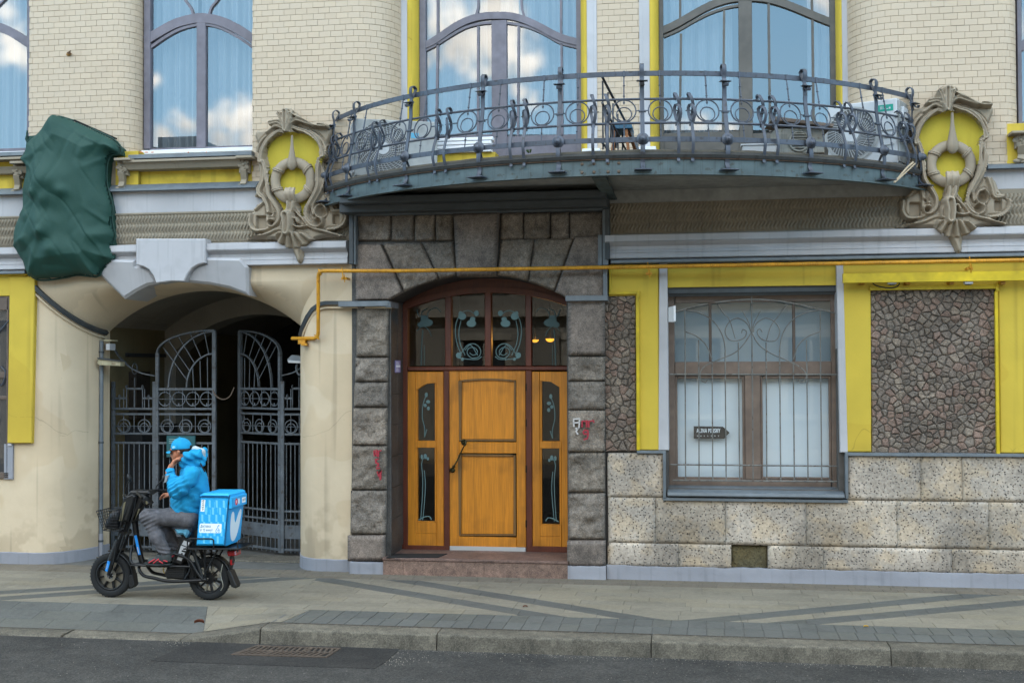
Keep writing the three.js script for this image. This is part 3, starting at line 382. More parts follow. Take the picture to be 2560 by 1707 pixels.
{ // wrought iron grille before the gallery window
  const z = -0.12, p = (x, y) => P3(...S3(x, y), z), gr = thing('window_grille', 'rusty iron grille with scrolls and upright bars before the gallery window', 'window grille', p(712, 660).toArray());
  mat('grilleIron', rgb(142, 140, 134), { map: T.metalWear, roughness: 0.75, metalness: 0.2 });
  const B = M.grilleIron, c = (n, pts, r = 0.0075, k = 24) => part(gr, n, tube(pts.map((q) => p(...q)), r, k, 6), B), st = (n, x0, y0, x1, y1, r = 0.0075) => part(gr, n, rod(p(x0, y0), p(x1, y1), r, r, 7), B);
  st('bar', 415, 410, 418, 1072); st('bar', 476, 445, 478, 1072); st('bar', 536, 540, 539, 1072); st('bar', 594, 500, 599, 1072); st('bar', 653, 455, 659, 1072); st('bar', 777, 455, 780, 1072); st('bar', 837, 500, 842, 1072); st('bar', 898, 540, 903, 1072); st('bar', 957, 445, 964, 1072); st('bar', 1018, 410, 1025, 1072); st('bar', 712, 250, 719, 1072); st('bar', 414, 310, 415, 410); st('bar', 1018, 310, 1018, 410);
  st('cross_bar', 338, 598, 1098, 599, .009); st('cross_bar', 355, 1000, 1106, 1007, .009); st('cross_bar', 360, 1070, 1092, 1076, .009);
  c('arch', [[352, 330], [415, 308], [520, 284], [640, 268], [712, 264], [790, 267], [900, 283], [1018, 310], [1085, 326]], .009);
  c('curve', [[415, 312], [480, 325], [540, 360], [580, 420], [594, 480], [595, 520]]); c('curve', [[1018, 312], [950, 325], [890, 360], [850, 420], [838, 480], [836, 520]]);
  c('curve', [[418, 408], [470, 430], [510, 470], [536, 530]]); c('curve', [[1018, 408], [962, 430], [920, 470], [898, 530]]);
  c('curve', [[712, 410], [740, 460], [790, 500], [880, 540], [940, 575], [958, 605], [945, 632], [922, 632], [920, 622]]); c('curve', [[712, 410], [680, 460], [640, 500], [560, 535], [500, 565], [482, 595], [490, 628], [512, 634], [514, 624]]);
  c('scroll', [[712, 415], [690, 370], [650, 348], [612, 365], [594, 410], [615, 445], [655, 446], [684, 430], [688, 405], [672, 398], [668, 415]], .007, 40); c('scroll', [[712, 415], [735, 370], [775, 348], [815, 365], [838, 405], [822, 445], [785, 450], [750, 435], [737, 405], [750, 395], [760, 410]], .007, 40);
  c('leaf', [[712, 415], [700, 370], [672, 316]], .006); c('leaf', [[712, 415], [725, 365], [752, 316]], .006); c('curve', [[560, 285], [590, 330], [610, 350], [640, 440]], .006); c('curve', [[872, 285], [830, 340], [800, 380], [777, 450]], .006);
  for (const [x, y] of [[338, 598], [1098, 599], [355, 1000], [1106, 1007], [345, 455], [1090, 455]]) part(gr, 'wall_anchor', rod(p(x, y), p(x, y).add(V3(x < 700 ? -.02 : .02, 0, 0)), .008, .008, 6), B);
  part(gr, 'collar', box(p(704, 0).x, p(0, 416).y, z - .01, p(721, 0).x, p(0, 402).y, z + .014), B);
  const sg = one('gallery_sign', 'small black arrow sign with white gallery name behind the barred window', 'sign', slab([[454, 829], [584, 831], [602, 846], [614, 858], [602, 870], [590, 885], [454, 884]].map(([x, y]) => P(...S3(x, y), -0.262)), -0.272, -0.262, 0), mat('signBlack', rgb(14, 17, 24), { roughness: 0.4 }), P3(...S3(530, 857), -0.267).toArray());
  const t = canvasTex(512, 220, (x, w, h) => { x.fillStyle = '#0e1118'; x.fillRect(0, 0, w, h); x.fillStyle = '#dfe8ee'; x.save(); x.scale(0.62, 1.25); x.font = 'bold 104px sans-serif'; x.textBaseline = 'alphabetic'; x.textAlign = 'left'; const s = 'ALINA PINSKY', k = 500 / 0.62 / x.measureText(s).width; x.scale(k, 1); x.fillText(s, 4, 95); x.restore(); x.font = 'bold 40px sans-serif'; x.textAlign = 'left'; 'GALLERY'.split('').forEach((ch, i) => x.fillText(ch, 10 + i * 74, 205)); });
  const q = (x, y) => P3(...S3(x, y), -0.2605);
  part(sg, 'lettering', decal([q(466, 878), q(574, 878), q(574, 834), q(466, 834)]), mat('signText', 0xffffff, { map: t, roughness: 0.4 }));
}
const CORN = [[586, .02], [588, .16], [603.5, .165], [604.5, .155], [605.5, .165], [607.5, .15], [611, .13], [617, .085], [624, .08], [629, .10], [632.5, .105], [633.2, .095], [634, .105], [645, .11], [647.5, .095], [648, .03]].map(([y, z]) => [z, PY(1530, y, z)]);
const YCB = CORN[CORN.length - 1][1], YFT = PY(1530, 509, 0.02), YFB = PY(1530, 582, 0.02);
{ // bands above: cornice, strip, wavy frieze
  const cp = [[-0.3, CORN[0][1]], ...CORN, [-0.3, YCB]], xr = 9, xl = -14, xpl = PX(868, 620, .1);
  parts(bld, 'cornice', [extrX(cp, XP1 + .005, xr), extrX(cp, xl, xpl)], M.lilac);
  const st = [PY(1530, 658, .14), PY(1530, 650, .14)]; parts(bld, 'gutter_strip', [box(PX(1527, 655, .14), st[0], 0, xr, st[1], .14, .004), box(xl, st[0], 0, PX(60, 670, .14), st[1], .14, .004)], M.greyMetal);
  const NR = 10, wave = (x0, x1) => gridGeo(Math.round((x1 - x0) / 0.007), NR * 3, (u, v) => { const x = lerp(x0, x1, u), y = lerp(YFB, YFT, v), k = Math.min(v * 3, 2.9999), ph = k - Math.floor(k), w = 0.012 * Math.sin(ph * 6.28), s = ((x + w) / 0.042 + (Math.floor(k) % 2) * 0.0), fr = s - Math.floor(s); return [x, y, 0.016 + 0.03 * Math.pow(Math.sin(fr * Math.PI), 0.7) * (0.6 + 0.4 * Math.sin(clamp(ph) * Math.PI)) + 0.008 * ph]; });
  mat('frieze', rgb(150, 141, 126), { map: T.grime, roughness: 0.9 });
  parts(bld, 'wavy_frieze', [wave(PX(1520, 540), PX(2600, 540) + .3), wave(PX(-40, 560), PX(880, 560))], M.frieze);
  parts(bld, 'frieze_backing', [box(XP1, YFB - .02, -.5, xr, YFT + .06, .018), box(xl, YFB - .02, -.5, xpl + .02, YFT + .02, .018)], M.frieze);
}
// ---------- granite doorway and wooden door ----------
{
  const pt = grp(bld, 'granite_portal'), zf = 0.05, A = (x, y) => P(...S2(x, y), 0.09);
  const a0 = A(190, 427), a1 = A(537, 322), a2 = A(886, 410), cx = (a0[0] + a2[0]) / 2, ys = (a0[1] + a2[1]) / 2, hw = (a2[0] - a0[0]) / 2, rise = a1[1] - ys, Rr = (hw * hw + rise * rise) / (2 * rise), cy = a1[1] - Rr, arch = (x, o = 0) => cy + Math.sqrt(Math.max((Rr + o) ** 2 - (x - cx) ** 2, 0));
  const xl = a0[0], xr = a2[0], YI = ys;
  const gm = [[1, 1, 1], [.86, .87, .88], [1.1, 1.08, 1.05], [.94, .93, .9]].map((f) => tone(M.granite, ...f)), gs = [[1, 1, 1], [.9, .9, .9], [1.08, 1.05, 1.02]].map((f) => tone(M.graniteSmooth, ...f));
  const J = 0.005, q = (c) => { const p = c.map(([x, y]) => A(x, y)); return p; }, shr = (p) => { const n = inset(p, J); return n; };
  const st = (c, smooth, seed) => part(pt, 'granite_block', rock(shr(q(c)), -0.1, smooth ? 0.085 : zf, smooth ? 0.012 : 0.085, seed, { step: smooth ? .05 : .028, edge: smooth ? .012 : .018, freq: smooth ? 8 : 7 }), smooth ? gs[seed % 3] : gm[seed % 4]);
  const vs = (x, smooth, seed, yb) => { // voussoir: [bl.x, br.x, tr.x, tl.x] and top y
    const y1 = A(500, yb)[1], X = x.map((v) => A(v, 250)[0]), b0 = X[0] + J, b1 = X[1] - J, t0 = X[3] + J, t1 = X[2] - J, ya = (v) => (v < xl || v > xr ? YI : Math.max(YI, arch(v)));
    part(pt, 'voussoir', rock([[b0, ya(b0)], [b1, ya(b1)], [t1, y1 - J], [t0, y1 - J]], -0.1, smooth ? 0.085 : zf, smooth ? 0.012 : 0.075, seed, { step: .028, edge: smooth ? .012 : .035, bot: (s) => { const v = lerp(b0, b1, s); return [v, ya(v) + 0.002]; } }), smooth ? gs[seed % 3] : gm[seed % 4]);
  };
  // left and right piers
  const L = [430, 648, 745, 845, 995, 1170, 1345], Rt = [408, 642, 742, 855, 1022, 1180, 1365];
  for (let i = 0; i < 6; i++) { st([[lerp(58, 30, i / 6), L[i + 1]], [lerp(187, 176, i / 6), L[i + 1]], [lerp(188, 178, i / 6), L[i]], [lerp(60, 32, i / 6), L[i]]], false, 11 + i); st([[892, Rt[i + 1]], [1040, Rt[i + 1]], [1040, Rt[i]], [892, Rt[i]]], i === 0 ? true : false, 31 + i); }
  st([[27, 1448], [174, 1448], [174, 1345], [27, 1345]], true, 2); st([[889, 1470], [1043, 1470], [1043, 1365], [889, 1365]], true, 4);
  // arch
  vs([58, 246, 160, 60], true, 6, 194); vs([246, 386, 316, 160], false, 52, 192); vs([386, 456, 446, 316], false, 53, 190); vs([611, 736, 761, 627], false, 54, 186); vs([736, 841, 921, 761], false, 55, 184); vs([841, 1038, 1038, 921], true, 9, 180);
  { const y1 = A(535, 82)[1], b0 = A(458, 0)[0], b1 = A(610, 0)[0], t0 = A(446, 0)[0], t1 = A(625, 0)[0]; part(pt, 'keystone', rock([[b0, arch(b0) - .01], [b1, arch(b1) - .01], [t1, y1], [t0, y1]], -0.1, 0.12, 0.012, 5, { step: .05, edge: .012 }), gs[1]); }
  [62, 196, 288, 371, 445].forEach((x, i, a) => i < 4 && st([[x, 192], [a[i + 1], 191], [a[i + 1], 82], [x, 84]], false, 60 + i)); [626, 718, 823, 898, 1036].forEach((x, i, a) => i < 4 && st([[x, 187], [a[i + 1], 184], [a[i + 1], 76], [x, 78]], false, 70 + i));
  // core behind the facing, with the arched opening
  const yt = A(500, 60)[1], sh = new THREE.Shape(); sh.moveTo(XP0 - .02, -.1); sh.lineTo(xl, -.1); sh.lineTo(xl, YI); for (let i = 1; i < 24; i++) { const x = lerp(xl, xr, i / 24); sh.lineTo(x, arch(x)); } sh.lineTo(xr, YI); sh.lineTo(xr, -.1); sh.lineTo(XP1 - .01, -.1); sh.lineTo(XP1 - .01, yt); sh.lineTo(XP0 - .02, yt); sh.closePath();
  const core = new THREE.ExtrudeGeometry(sh, { depth: 0.72, bevelEnabled: false }); core.deleteAttribute('uv'); core.translate(0, 0, -0.7); part(pt, 'core', core, M.graniteDark);
  // polished tiles on the left reveal
  for (let r = 0; r < 8; r++) for (let c = 0; c < 2; c++) { const y0 = 0.26 + r * 0.365, y1 = Math.min(y0 + 0.36, YI - .01), z0 = -0.56 + c * 0.3, g = box(y0, z0, 0, y1, z0 + 0.296, 0.014, .002), p = g.attributes.position; for (let i = 0; i < p.count; i++) { const a = p.getX(i), b = p.getY(i), w = p.getZ(i); p.setXYZ(i, xl + w, a, b); } g.computeVertexNormals(); g.deleteAttribute('uv'); part(pt, 'reveal_tile', g, M.graniteDark); }
  // grey metal edging
  const e = (x0, y0, x1, y1, z0, z1) => boxP(...S2(x0, y0), ...S2(x1, y1), z0, z1, .003);
  parts(bld, 'portal_edging', [e(48, 70, 60, 283, 0, .17), e(1030, 66, 1052, 285, 0, .13), e(60, 69, 1030, 79, 0, .2), e(884, 405, 1050, 426, 0, .17), e(1032, 285, 1048, 405, 0, .16), e(-8, 428, 190, 448, 0, .17), e(178, 430, 198, 452, -.2, .16), e(1012, 168, 1028, 300, 0, .12)], M.greyMetal);
  // step
  const sl = A(172, 1440)[0], sr = xr + .01, step = grp(bld, 'door_step'), sx = [sl, A(248, 0)[0], A(562, 0)[0], sr + 0.0];
  for (let i = 0; i < 3; i++) part(step, 'granite_slab', box(sx[i] + .001, -.05, -.5, sx[i + 1] - .001, 0.165, .14, .004), tone(M.pinkGranite, [1, 1.04, .96][i]));
  part(step, 'tread', box(sl - .004, 0.166, -.7, sr, 0.196, .15, .006), tone(M.pinkGranite, .8, .78, .82));
  // ---- door ----
  const dz = -0.56, door = grp(bld, 'wooden_door'), p2 = (x, y, z = dz) => P(...S2(x, y), z), b2 = (x0, y0, x1, y1, z0, z1, ch = .004) => boxP(...S2(x0, y0), ...S2(x1, y1), z0, z1, ch);
  const d0 = p2(262, 446), d1 = p2(581, 374), dcx = d1[0], dhw = dcx - p2(243, 0)[0], dr = d1[1] - d0[1], dR = (dhw * dhw + dr * dr) / (2 * dr), dcy = d1[1] - dR, darch = (x, o = 0) => dcy + Math.sqrt(Math.max((dR + o) ** 2 - (x - dcx) ** 2, 0));
  const dxl = dcx - dhw, dxr = dcx + dhw, fpts = Array.from({ length: 25 }, (_, i) => { const x = lerp(dxl, dxr, i / 24); return V3(x, darch(x) - .03, dz); });
  parts(door, 'frame', [sweep(bar(.07, .09), fpts), b2(240, 440, 264, 1398, dz - .08, dz + .04), b2(264, 683, 935, 699, dz - .06, dz + .05, .008), b2(411, 395, 436, 683, dz - .06, dz + .03, .008), b2(567, 380, 593, 683, dz - .06, dz + .035, .008), b2(727, 395, 751, 683, dz - .06, dz + .03, .008), b2(895, 440, 935, 1405, dz - .08, dz + .03), b2(406, 699, 428, 1405, dz - .06, dz + .04, .006), b2(729, 699, 753, 1412, dz - .06, dz + .04, .006), b2(250, 1386, 412, 1404, dz - .06, dz + .045), b2(748, 1390, 900, 1412, dz - .06, dz + .045)], M.mahogany);
  part(door, 'spandrel', (() => { const s = new THREE.Shape(); s.moveTo(dxl - .3, d0[1] - .3); s.lineTo(dxl - .3, d1[1] + .5); s.lineTo(dxr + .3, d1[1] + .5); s.lineTo(dxr + .3, d0[1] - .3); s.lineTo(dxr, d0[1] - .3); for (let i = 24; i >= 0; i--) { const x = lerp(dxl, dxr, i / 24); s.lineTo(x, darch(x)); } s.lineTo(dxl, d0[1] - .3); const g = new THREE.ExtrudeGeometry(s, { depth: .05, bevelEnabled: false }); g.deleteAttribute('uv'); g.translate(0, 0, dz - .07); return g; })(), M.mahogany);
  const zg = dz - .02, tp = (x0, x1) => { const a = p2(x0, 0, zg)[0], b = p2(x1, 0, zg)[0], y0 = p2(0, 682, zg)[1], pos = [], idx = []; for (let i = 0; i <= 12; i++) { const x = lerp(a, b, i / 12); pos.push(x, y0, zg, x, darch(x) - .05, zg); if (i) idx.push(2 * i - 2, 2 * i, 2 * i + 1, 2 * i - 2, 2 * i + 1, 2 * i - 1); } const g = flat(pos, idx); g.computeVertexNormals(); return g; };
  mat('doorGlass', 0xffffff, { phys: 1, transmission: 1, thickness: 0, roughness: 0, ior: 1.5, color: new THREE.Color(.75, .8, .8) });
  for (const [a, b] of [[264, 411], [436, 567], [593, 727], [751, 895]]) part(door, 'transom_pane', tp(a, b), M.doorGlass);
  // leaves: stiles and rails around panels
  const leaf = (n, x0, x1, y0, y1) => grp(door, n), oak = [1, .94, 1.05, .98].map((f) => tone(M.oak, f, f * .99, f * .96));
  const zz = dz + .02, dl = grp(door, 'door_leaf');
  parts(dl, 'stile', [b2(428, 700, 467, 1392, dz - .05, zz), b2(692, 700, 728, 1392, dz - .05, zz)], oak[1]); parts(dl, 'rail', [b2(467, 700, 692, 738, dz - .05, zz), b2(467, 980, 692, 1024, dz - .05, zz), b2(467, 1352, 692, 1392, dz - .05, zz)], oak[0]);
  const arcTop = (x0, x1, y, up, z0, z1, m, n) => { const a = p2(x0, y, z1), b = p2(x1, y, z1), c = []; for (let i = 0; i <= 12; i++) { const s = i / 12; c.push([lerp(a[0], b[0], s), a[1] + up * (1 - (2 * s - 1) ** 2)]); } return c; };
  const pan = (x0, y0, x1, y1, up, m) => { const lo = p2(x0, y1, dz), t = arcTop(x0, x1, y0, up, 0, dz), hi = p2(x1, y1, dz); part(dl, 'panel', slab([[lo[0], lo[1]], [hi[0], hi[1]], ...t.slice().reverse()], dz - .05, dz - .002, .014), m); mat('oldMould', rgb(132, 98, 52), { map: T.wood, roughness: .6 }); const lp = [[lo[0], lo[1]], [hi[0], hi[1]], ...t.slice().reverse()].map(([x, y]) => V3(x, y, dz + .012)); part(dl, 'moulding', sweep(bar(.022, .02), lp, V3(0, 0, 1), true), M.oldMould); };
  pan(472, 741, 687, 972, .022, oak[2]); pan(471, 1030, 686, 1343, 0, oak[3]);
  mat('alu', rgb(196, 200, 202), { roughness: .4, metalness: .6 }); part(dl, 'kick_plate', b2(425, 1390, 728, 1411, dz - .05, zz + .006, .002), M.alu);
  mat('steelDark', rgb(34, 32, 30), { roughness: .4, metalness: .6 });
  for (const y of [765, 905, 1085, 1300]) part(dl, 'hinge', rod(P3(...S2(731, y - 14), zz + .012), P3(...S2(731, y + 14), zz + .012), .011, .011, 8), M.steelDark);
  { const h = (x, y, z) => P3(...S2(x, y), dz + z), hd = part(dl, 'handle', [tube([h(478, 978, .03), h(490, 972, .06), h(494, 985, .08), h(484, 1000, .08), h(470, 1030, .075), h(455, 1060, .08), h(440, 1082, .085), h(432, 1095, .06), h(445, 1093, .03)], .009, 30, 8), ball(h(484, 980, .03), .03, 1, 1.3, .5), ball(h(440, 1090, .03), .03, 1.2, 1, .5), ball(h(446, 1076, .07), .02)], mat('bronze', rgb(62, 60, 40), { roughness: .35, metalness: .8 }), 'twisted bronze door pull'); mat('brass', rgb(190, 150, 60), { roughness: .3, metalness: .9 }); part(dl, 'lock', ball(h(456, 1051, .075), .012), M.brass); }
  for (const [sd, x0, x1, g0, g1, m] of [[0, 264, 406, 304, 371, 1], [1, 753, 897, 792, 861, 1]]) {
    const sp = grp(door, 'side_leaf'), yT = 704, yb = sd ? 1392 : 1388, gy = sd ? [[756, 974], [1008, 1302]] : [[764, 972], [1005, 1290]];
    parts(sp, 'stile', [b2(x0, yT, g0 - 8, yb, dz - .05, zz), b2(g1 + 8, yT, x1, yb, dz - .05, zz)], oak[sd]);
    const ux = sd ? [g1, g0] : [g0, g1], tl = [[g0 - 8, yT], [g1 + 8, yT], [ux[1] + (sd ? -8 : 8), gy[0][0] - 16], [(ux[0] + ux[1]) / 2, gy[0][0] - 12], [ux[0] + (sd ? 8 : -8), gy[0][0] + 14]].map(([x, y]) => p2(x, y, zz)); part(sp, 'top_rail', slab(sd ? [tl[0], tl[1], tl[4], tl[3], tl[2]] : tl, dz - .05, zz, .004), oak[2]);
    part(sp, 'mid_rail', b2(g0 - 8, gy[0][1] + 3, g1 + 8, gy[1][0] - 3, dz - .05, zz), oak[0]); parts(sp, 'bottom_panel', [b2(g0 - 8, gy[1][1] + 6, g1 + 8, gy[1][1] + 48, dz - .05, zz - .004), b2(g0 - 8, gy[1][1] + 48.5, g1 + 8, yb, dz - .05, zz - .004)], oak[3]);
    parts(sp, 'bead', [b2(g0 - 8, gy[0][0] - 20, g0, gy[0][1] + 3, dz - .05, dz + .01), b2(g1, gy[0][0] - 20, g1 + 8, gy[0][1] + 3, dz - .05, dz + .01), b2(g0 - 8, gy[1][0] - 3, g0, gy[1][1] + 6, dz - .05, dz + .01), b2(g1, gy[1][0] - 3, g1 + 8, gy[1][1] + 6, dz - .05, dz + .01), b2(g0, gy[1][1], g1, gy[1][1] + 6, dz - .05, dz + .012)], oak[1]);
    for (const [a, b] of gy) { const r = rect(...S2(g0 - 2, a - 24), ...S2(g1 + 2, b + 1), zg); part(sp, 'pane', gridGeo(1, 1, (u, v) => [lerp(r.x0, r.x1, u), lerp(r.y0, r.y1, v), zg]), M.doorGlass); }
    mat('etch', rgb(100, 126, 128), { roughness: .95 });
    const E = (pts, r = .006) => tube(pts.map(([x, y]) => P3(...S2(sd ? g0 + g1 - (x - 304 + g0) : x, y + (sd ? 6 : 0)), zg + .004)), r, 18, 4), pet = (x, y, rx, ry) => { const c = P3(...S2(sd ? g0 + g1 - (x - 304 + g0) : x, y + (sd ? 6 : 0)), zg + .004); return ball(c, 1, rx, ry, .003, 10, 6); };
    part(sp, 'etched_flower', [E([[331, 960], [332, 930], [322, 880], [326, 830], [336, 800]]), E([[331, 960], [336, 945], [340, 930]]), pet(338, 795, .02, .03), pet(345, 822, .028, .022), pet(334, 836, .02, .022), pet(346, 848, .02, .025), pet(332, 950, .008, .012), E([[316, 1285], [322, 1200], [324, 1120], [320, 1060], [328, 1040]]), E([[324, 1285], [332, 1200], [334, 1140], [330, 1090]]), pet(320, 1038, .015, .03), pet(334, 1036, .022, .032), pet(344, 1045, .016, .02), E([[308, 1286], [330, 1274], [350, 1272], [358, 1284]], .008)], M.etch);
  }
  { // etched glass of the fanlight
    const mk = (mx) => { const X = (x) => mx ? 1164 - x : x, E = (pts, r = .0065) => tube(pts.map(([x, y]) => P3(...S2(X(x), y), zg + .005)), r, 34, 4), pet = (x, y, rx, ry) => ball(P3(...S2(X(x), y), zg + .005), 1, rx, ry, .003, 12, 6);
      part(door, 'etched_flower', [E([[476, 640], [458, 590], [452, 540], [460, 500], [482, 470], [510, 466], [530, 480]]), E([[490, 640], [470, 590], [466, 545], [474, 505]]), pet(479, 487, .05, .045), pet(472, 476, .025, .03), pet(515, 515, .062, .045), pet(535, 475, .032, .036), pet(520, 498, .035, .03), E([[470, 640], [500, 600], [530, 596], [552, 620], [545, 645], [515, 650], [498, 630], [505, 612], [530, 612], [540, 630], [520, 640], [508, 630]]), E([[462, 650], [500, 655], [540, 655], [556, 645]]), pet(465, 640, .035, .036), pet(480, 655, .02, .02), E([[490, 620], [510, 600], [540, 640]])], M.etch);
      part(door, 'etched_flower', [E([[318, 680], [320, 600], [324, 540]], .009), E([[330, 680], [330, 600]], .005), pet(338, 512, .085, .05), pet(330, 498, .05, .05), pet(318, 520, .05, .035), E([[338, 500], [350, 465], [380, 455], [395, 470]]), E([[320, 500], [322, 470], [345, 455]]), E([[300, 545], [325, 525], [350, 545], [358, 565]]), E([[300, 460], [310, 485], [330, 490]])], tone(M.etch, .55)); };
    mk(0); mk(1);
  }
  // hall behind the door, with its two lit lamps
  mat('hallWall', new THREE.Color(.035, .04, .042), { roughness: .9 });
  part(door, 'hall', [box(xl - .2, 0, -5.02, xr + .6, 4.4, -5), box(xl - .22, 0, -5, xl - .2, 4.4, -.7), box(xr + .6, 0, -5, xr + .62, 4.4, -.7), box(xl - .2, 4.4, -5, xr + .6, 4.42, -.7), box(xl - .2, .1, -5, xr + .6, .12, -.7)], M.hallWall);
  for (const [x, y, z, k] of [[765, 583, -2.2, .5], [824, 580, -2.6, .62]]) {
    const c = P3(...S2(x, y), z), l = thing('hall_lamp', k === .5 ? 'warm glowing bowl lamp seen through the fanlight, beside the third mullion' : 'warm glowing bowl lamp seen through the rightmost fanlight pane', 'lamp', c.toArray());
    const sh = lathe([[0, -.045 * k], [.05 * k, -.038 * k], [.09 * k, -.005 * k], [.1 * k, .03 * k], [0, .03 * k]], 16); sh.translate(c.x, c.y, c.z); part(l, 'lamp_shade', sh, mat('lampGlow', rgb(255, 190, 80), { emissive: rgb(255, 170, 50), emissiveIntensity: .5, roughness: .6 }));
    part(l, 'stem', rod(c, c.clone().add(V3(0, .5, 0)), .008), M.steelDark);
    const pl = new THREE.PointLight(0xffb050, .12); pl.position.set(0, 0, .02); l.add(pl);
  }
  one('doormat', 'thin black doormat on the pink granite step before the left side leaf', 'doormat', slabG([[212, 1418], [420, 1418], [385, 1432], [180, 1433]].map(([x, y]) => { const [px, py] = S2(x, y); return G(px, py, .2); }), .1965, .205, .002), M.black, [sl + .3, .197, -.3]);
  { const c = [[201, 708], [230, 708], [230, 660], [201, 660]].map(([x, y]) => P3(...S2(x, y), -.2)), w = xl + .018, z = [-.12, -.36], y0 = c[0].y, y1 = c[2].y;
    const t = canvasTex(256, 300, (x, a, b) => { x.fillStyle = '#8d84b4'; x.fillRect(0, 0, a, b); x.fillStyle = '#efeef6'; x.fillRect(14, 110, 228, 60); for (let i = 0; i < 5; i++) x.fillRect(22, 22 + i * 17, 120 + (i * 53) % 90, 7); for (let i = 0; i < 5; i++) x.fillRect(22, 190 + i * 19, 100 + (i * 71) % 110, 7); });
    const g = thing('wall_notice', 'small purple and white notice on the left reveal of the granite doorway', 'notice', [w, y0, z[1]]); part(g, 'plate', box(w, y0, z[1], w + .008, y1, z[0], .001), mat('plum', rgb(140, 132, 180))); part(g, 'print', decal([V3(w + .0085, y0 + .004, z[0] - .004), V3(w + .0085, y0 + .004, z[1] + .004), V3(w + .0085, y1 - .004, z[1] + .004), V3(w + .0085, y1 - .004, z[0] - .004)]), mat('plumPrint', 0xffffff, { map: t, roughness: .5 })); }
  // hand-painted letters on the granite: strokes of paint, thin and raised
  mat('redPaint', rgb(158, 44, 56), { roughness: .8 }); mat('whitePaint', rgb(190, 184, 180), { roughness: .9 });
  const strokes = (name, label, at, sets, m) => { const o = thing(name, label, 'graffiti', P3(...S2(...at), .1).toArray()); for (const s of sets) part(o, 'stroke', sweep(bar(.016, .03), s.map(([x, y]) => P3(...S2(x, y), .125))), m); return o; };
  strokes('painted_letters', 'red hand painted letters and a nine on the right granite pier', [965, 930], [[[950, 922], [950, 898], [968, 897], [968, 922]], [[976, 922], [976, 898], [996, 896], [996, 904]], [[972, 948], [958, 948], [954, 940], [960, 933], [972, 935], [974, 950], [970, 966], [956, 970]]], M.redPaint);
  const wp = strokes('painted_letters', 'worn white paint marks on the right granite pier left of the red letters', [925, 920], [[[915, 890], [942, 888]], [[916, 905], [942, 902]], [[916, 892], [918, 920]], [[940, 890], [938, 922], [926, 938], [934, 950]], [[924, 926], [936, 926]]], M.whitePaint);
  strokes('painted_letters', 'column of red hand painted letters on the left granite pier', [147, 1070], [[[135, 1035], [134, 1014], [144, 1012], [144, 1022], [136, 1024], [145, 1028], [144, 1036]], [[150, 1038], [151, 1014], [162, 1013]], [[152, 1046], [140, 1048], [142, 1062], [150, 1064], [150, 1074], [142, 1076]], [[142, 1084], [156, 1082]], [[146, 1094], [150, 1112], [158, 1092], [158, 1128]]], M.redPaint);
}
// ---------- upper storey: cream brick piers and arched windows ----------
const YB0 = PY(1560, 470, 0), YTOP = 7.3; // lowest brick course in view; above the frame
const brickT = [[1, 1, 1], [.985, .98, .97], [1.02, 1.015, 1.0], [.99, .992, .995], [.965, .955, .94]].map((f) => tone(M.cream, ...f));
function pathOf(pts) { const L = [0]; for (let i = 1; i < pts.length; i++) L.push(L[i - 1] + Math.hypot(pts[i][0] - pts[i - 1][0], pts[i][1] - pts[i - 1][1])); return { pts, L, len: L[L.length - 1], at(s) { s = clamp(s, 0, this.len); let i = 1; while (i < L.length - 1 && L[i] < s) i++; const t = (s - L[i - 1]) / (L[i] - L[i - 1] || 1), a = pts[i - 1], b = pts[i], dx = b[0] - a[0], dz = b[1] - a[1], l = Math.hypot(dx, dz) || 1; return { x: lerp(a[0], b[0], t), z: lerp(a[1], b[1], t), nx: -dz / l, nz: dx / l }; } }; }
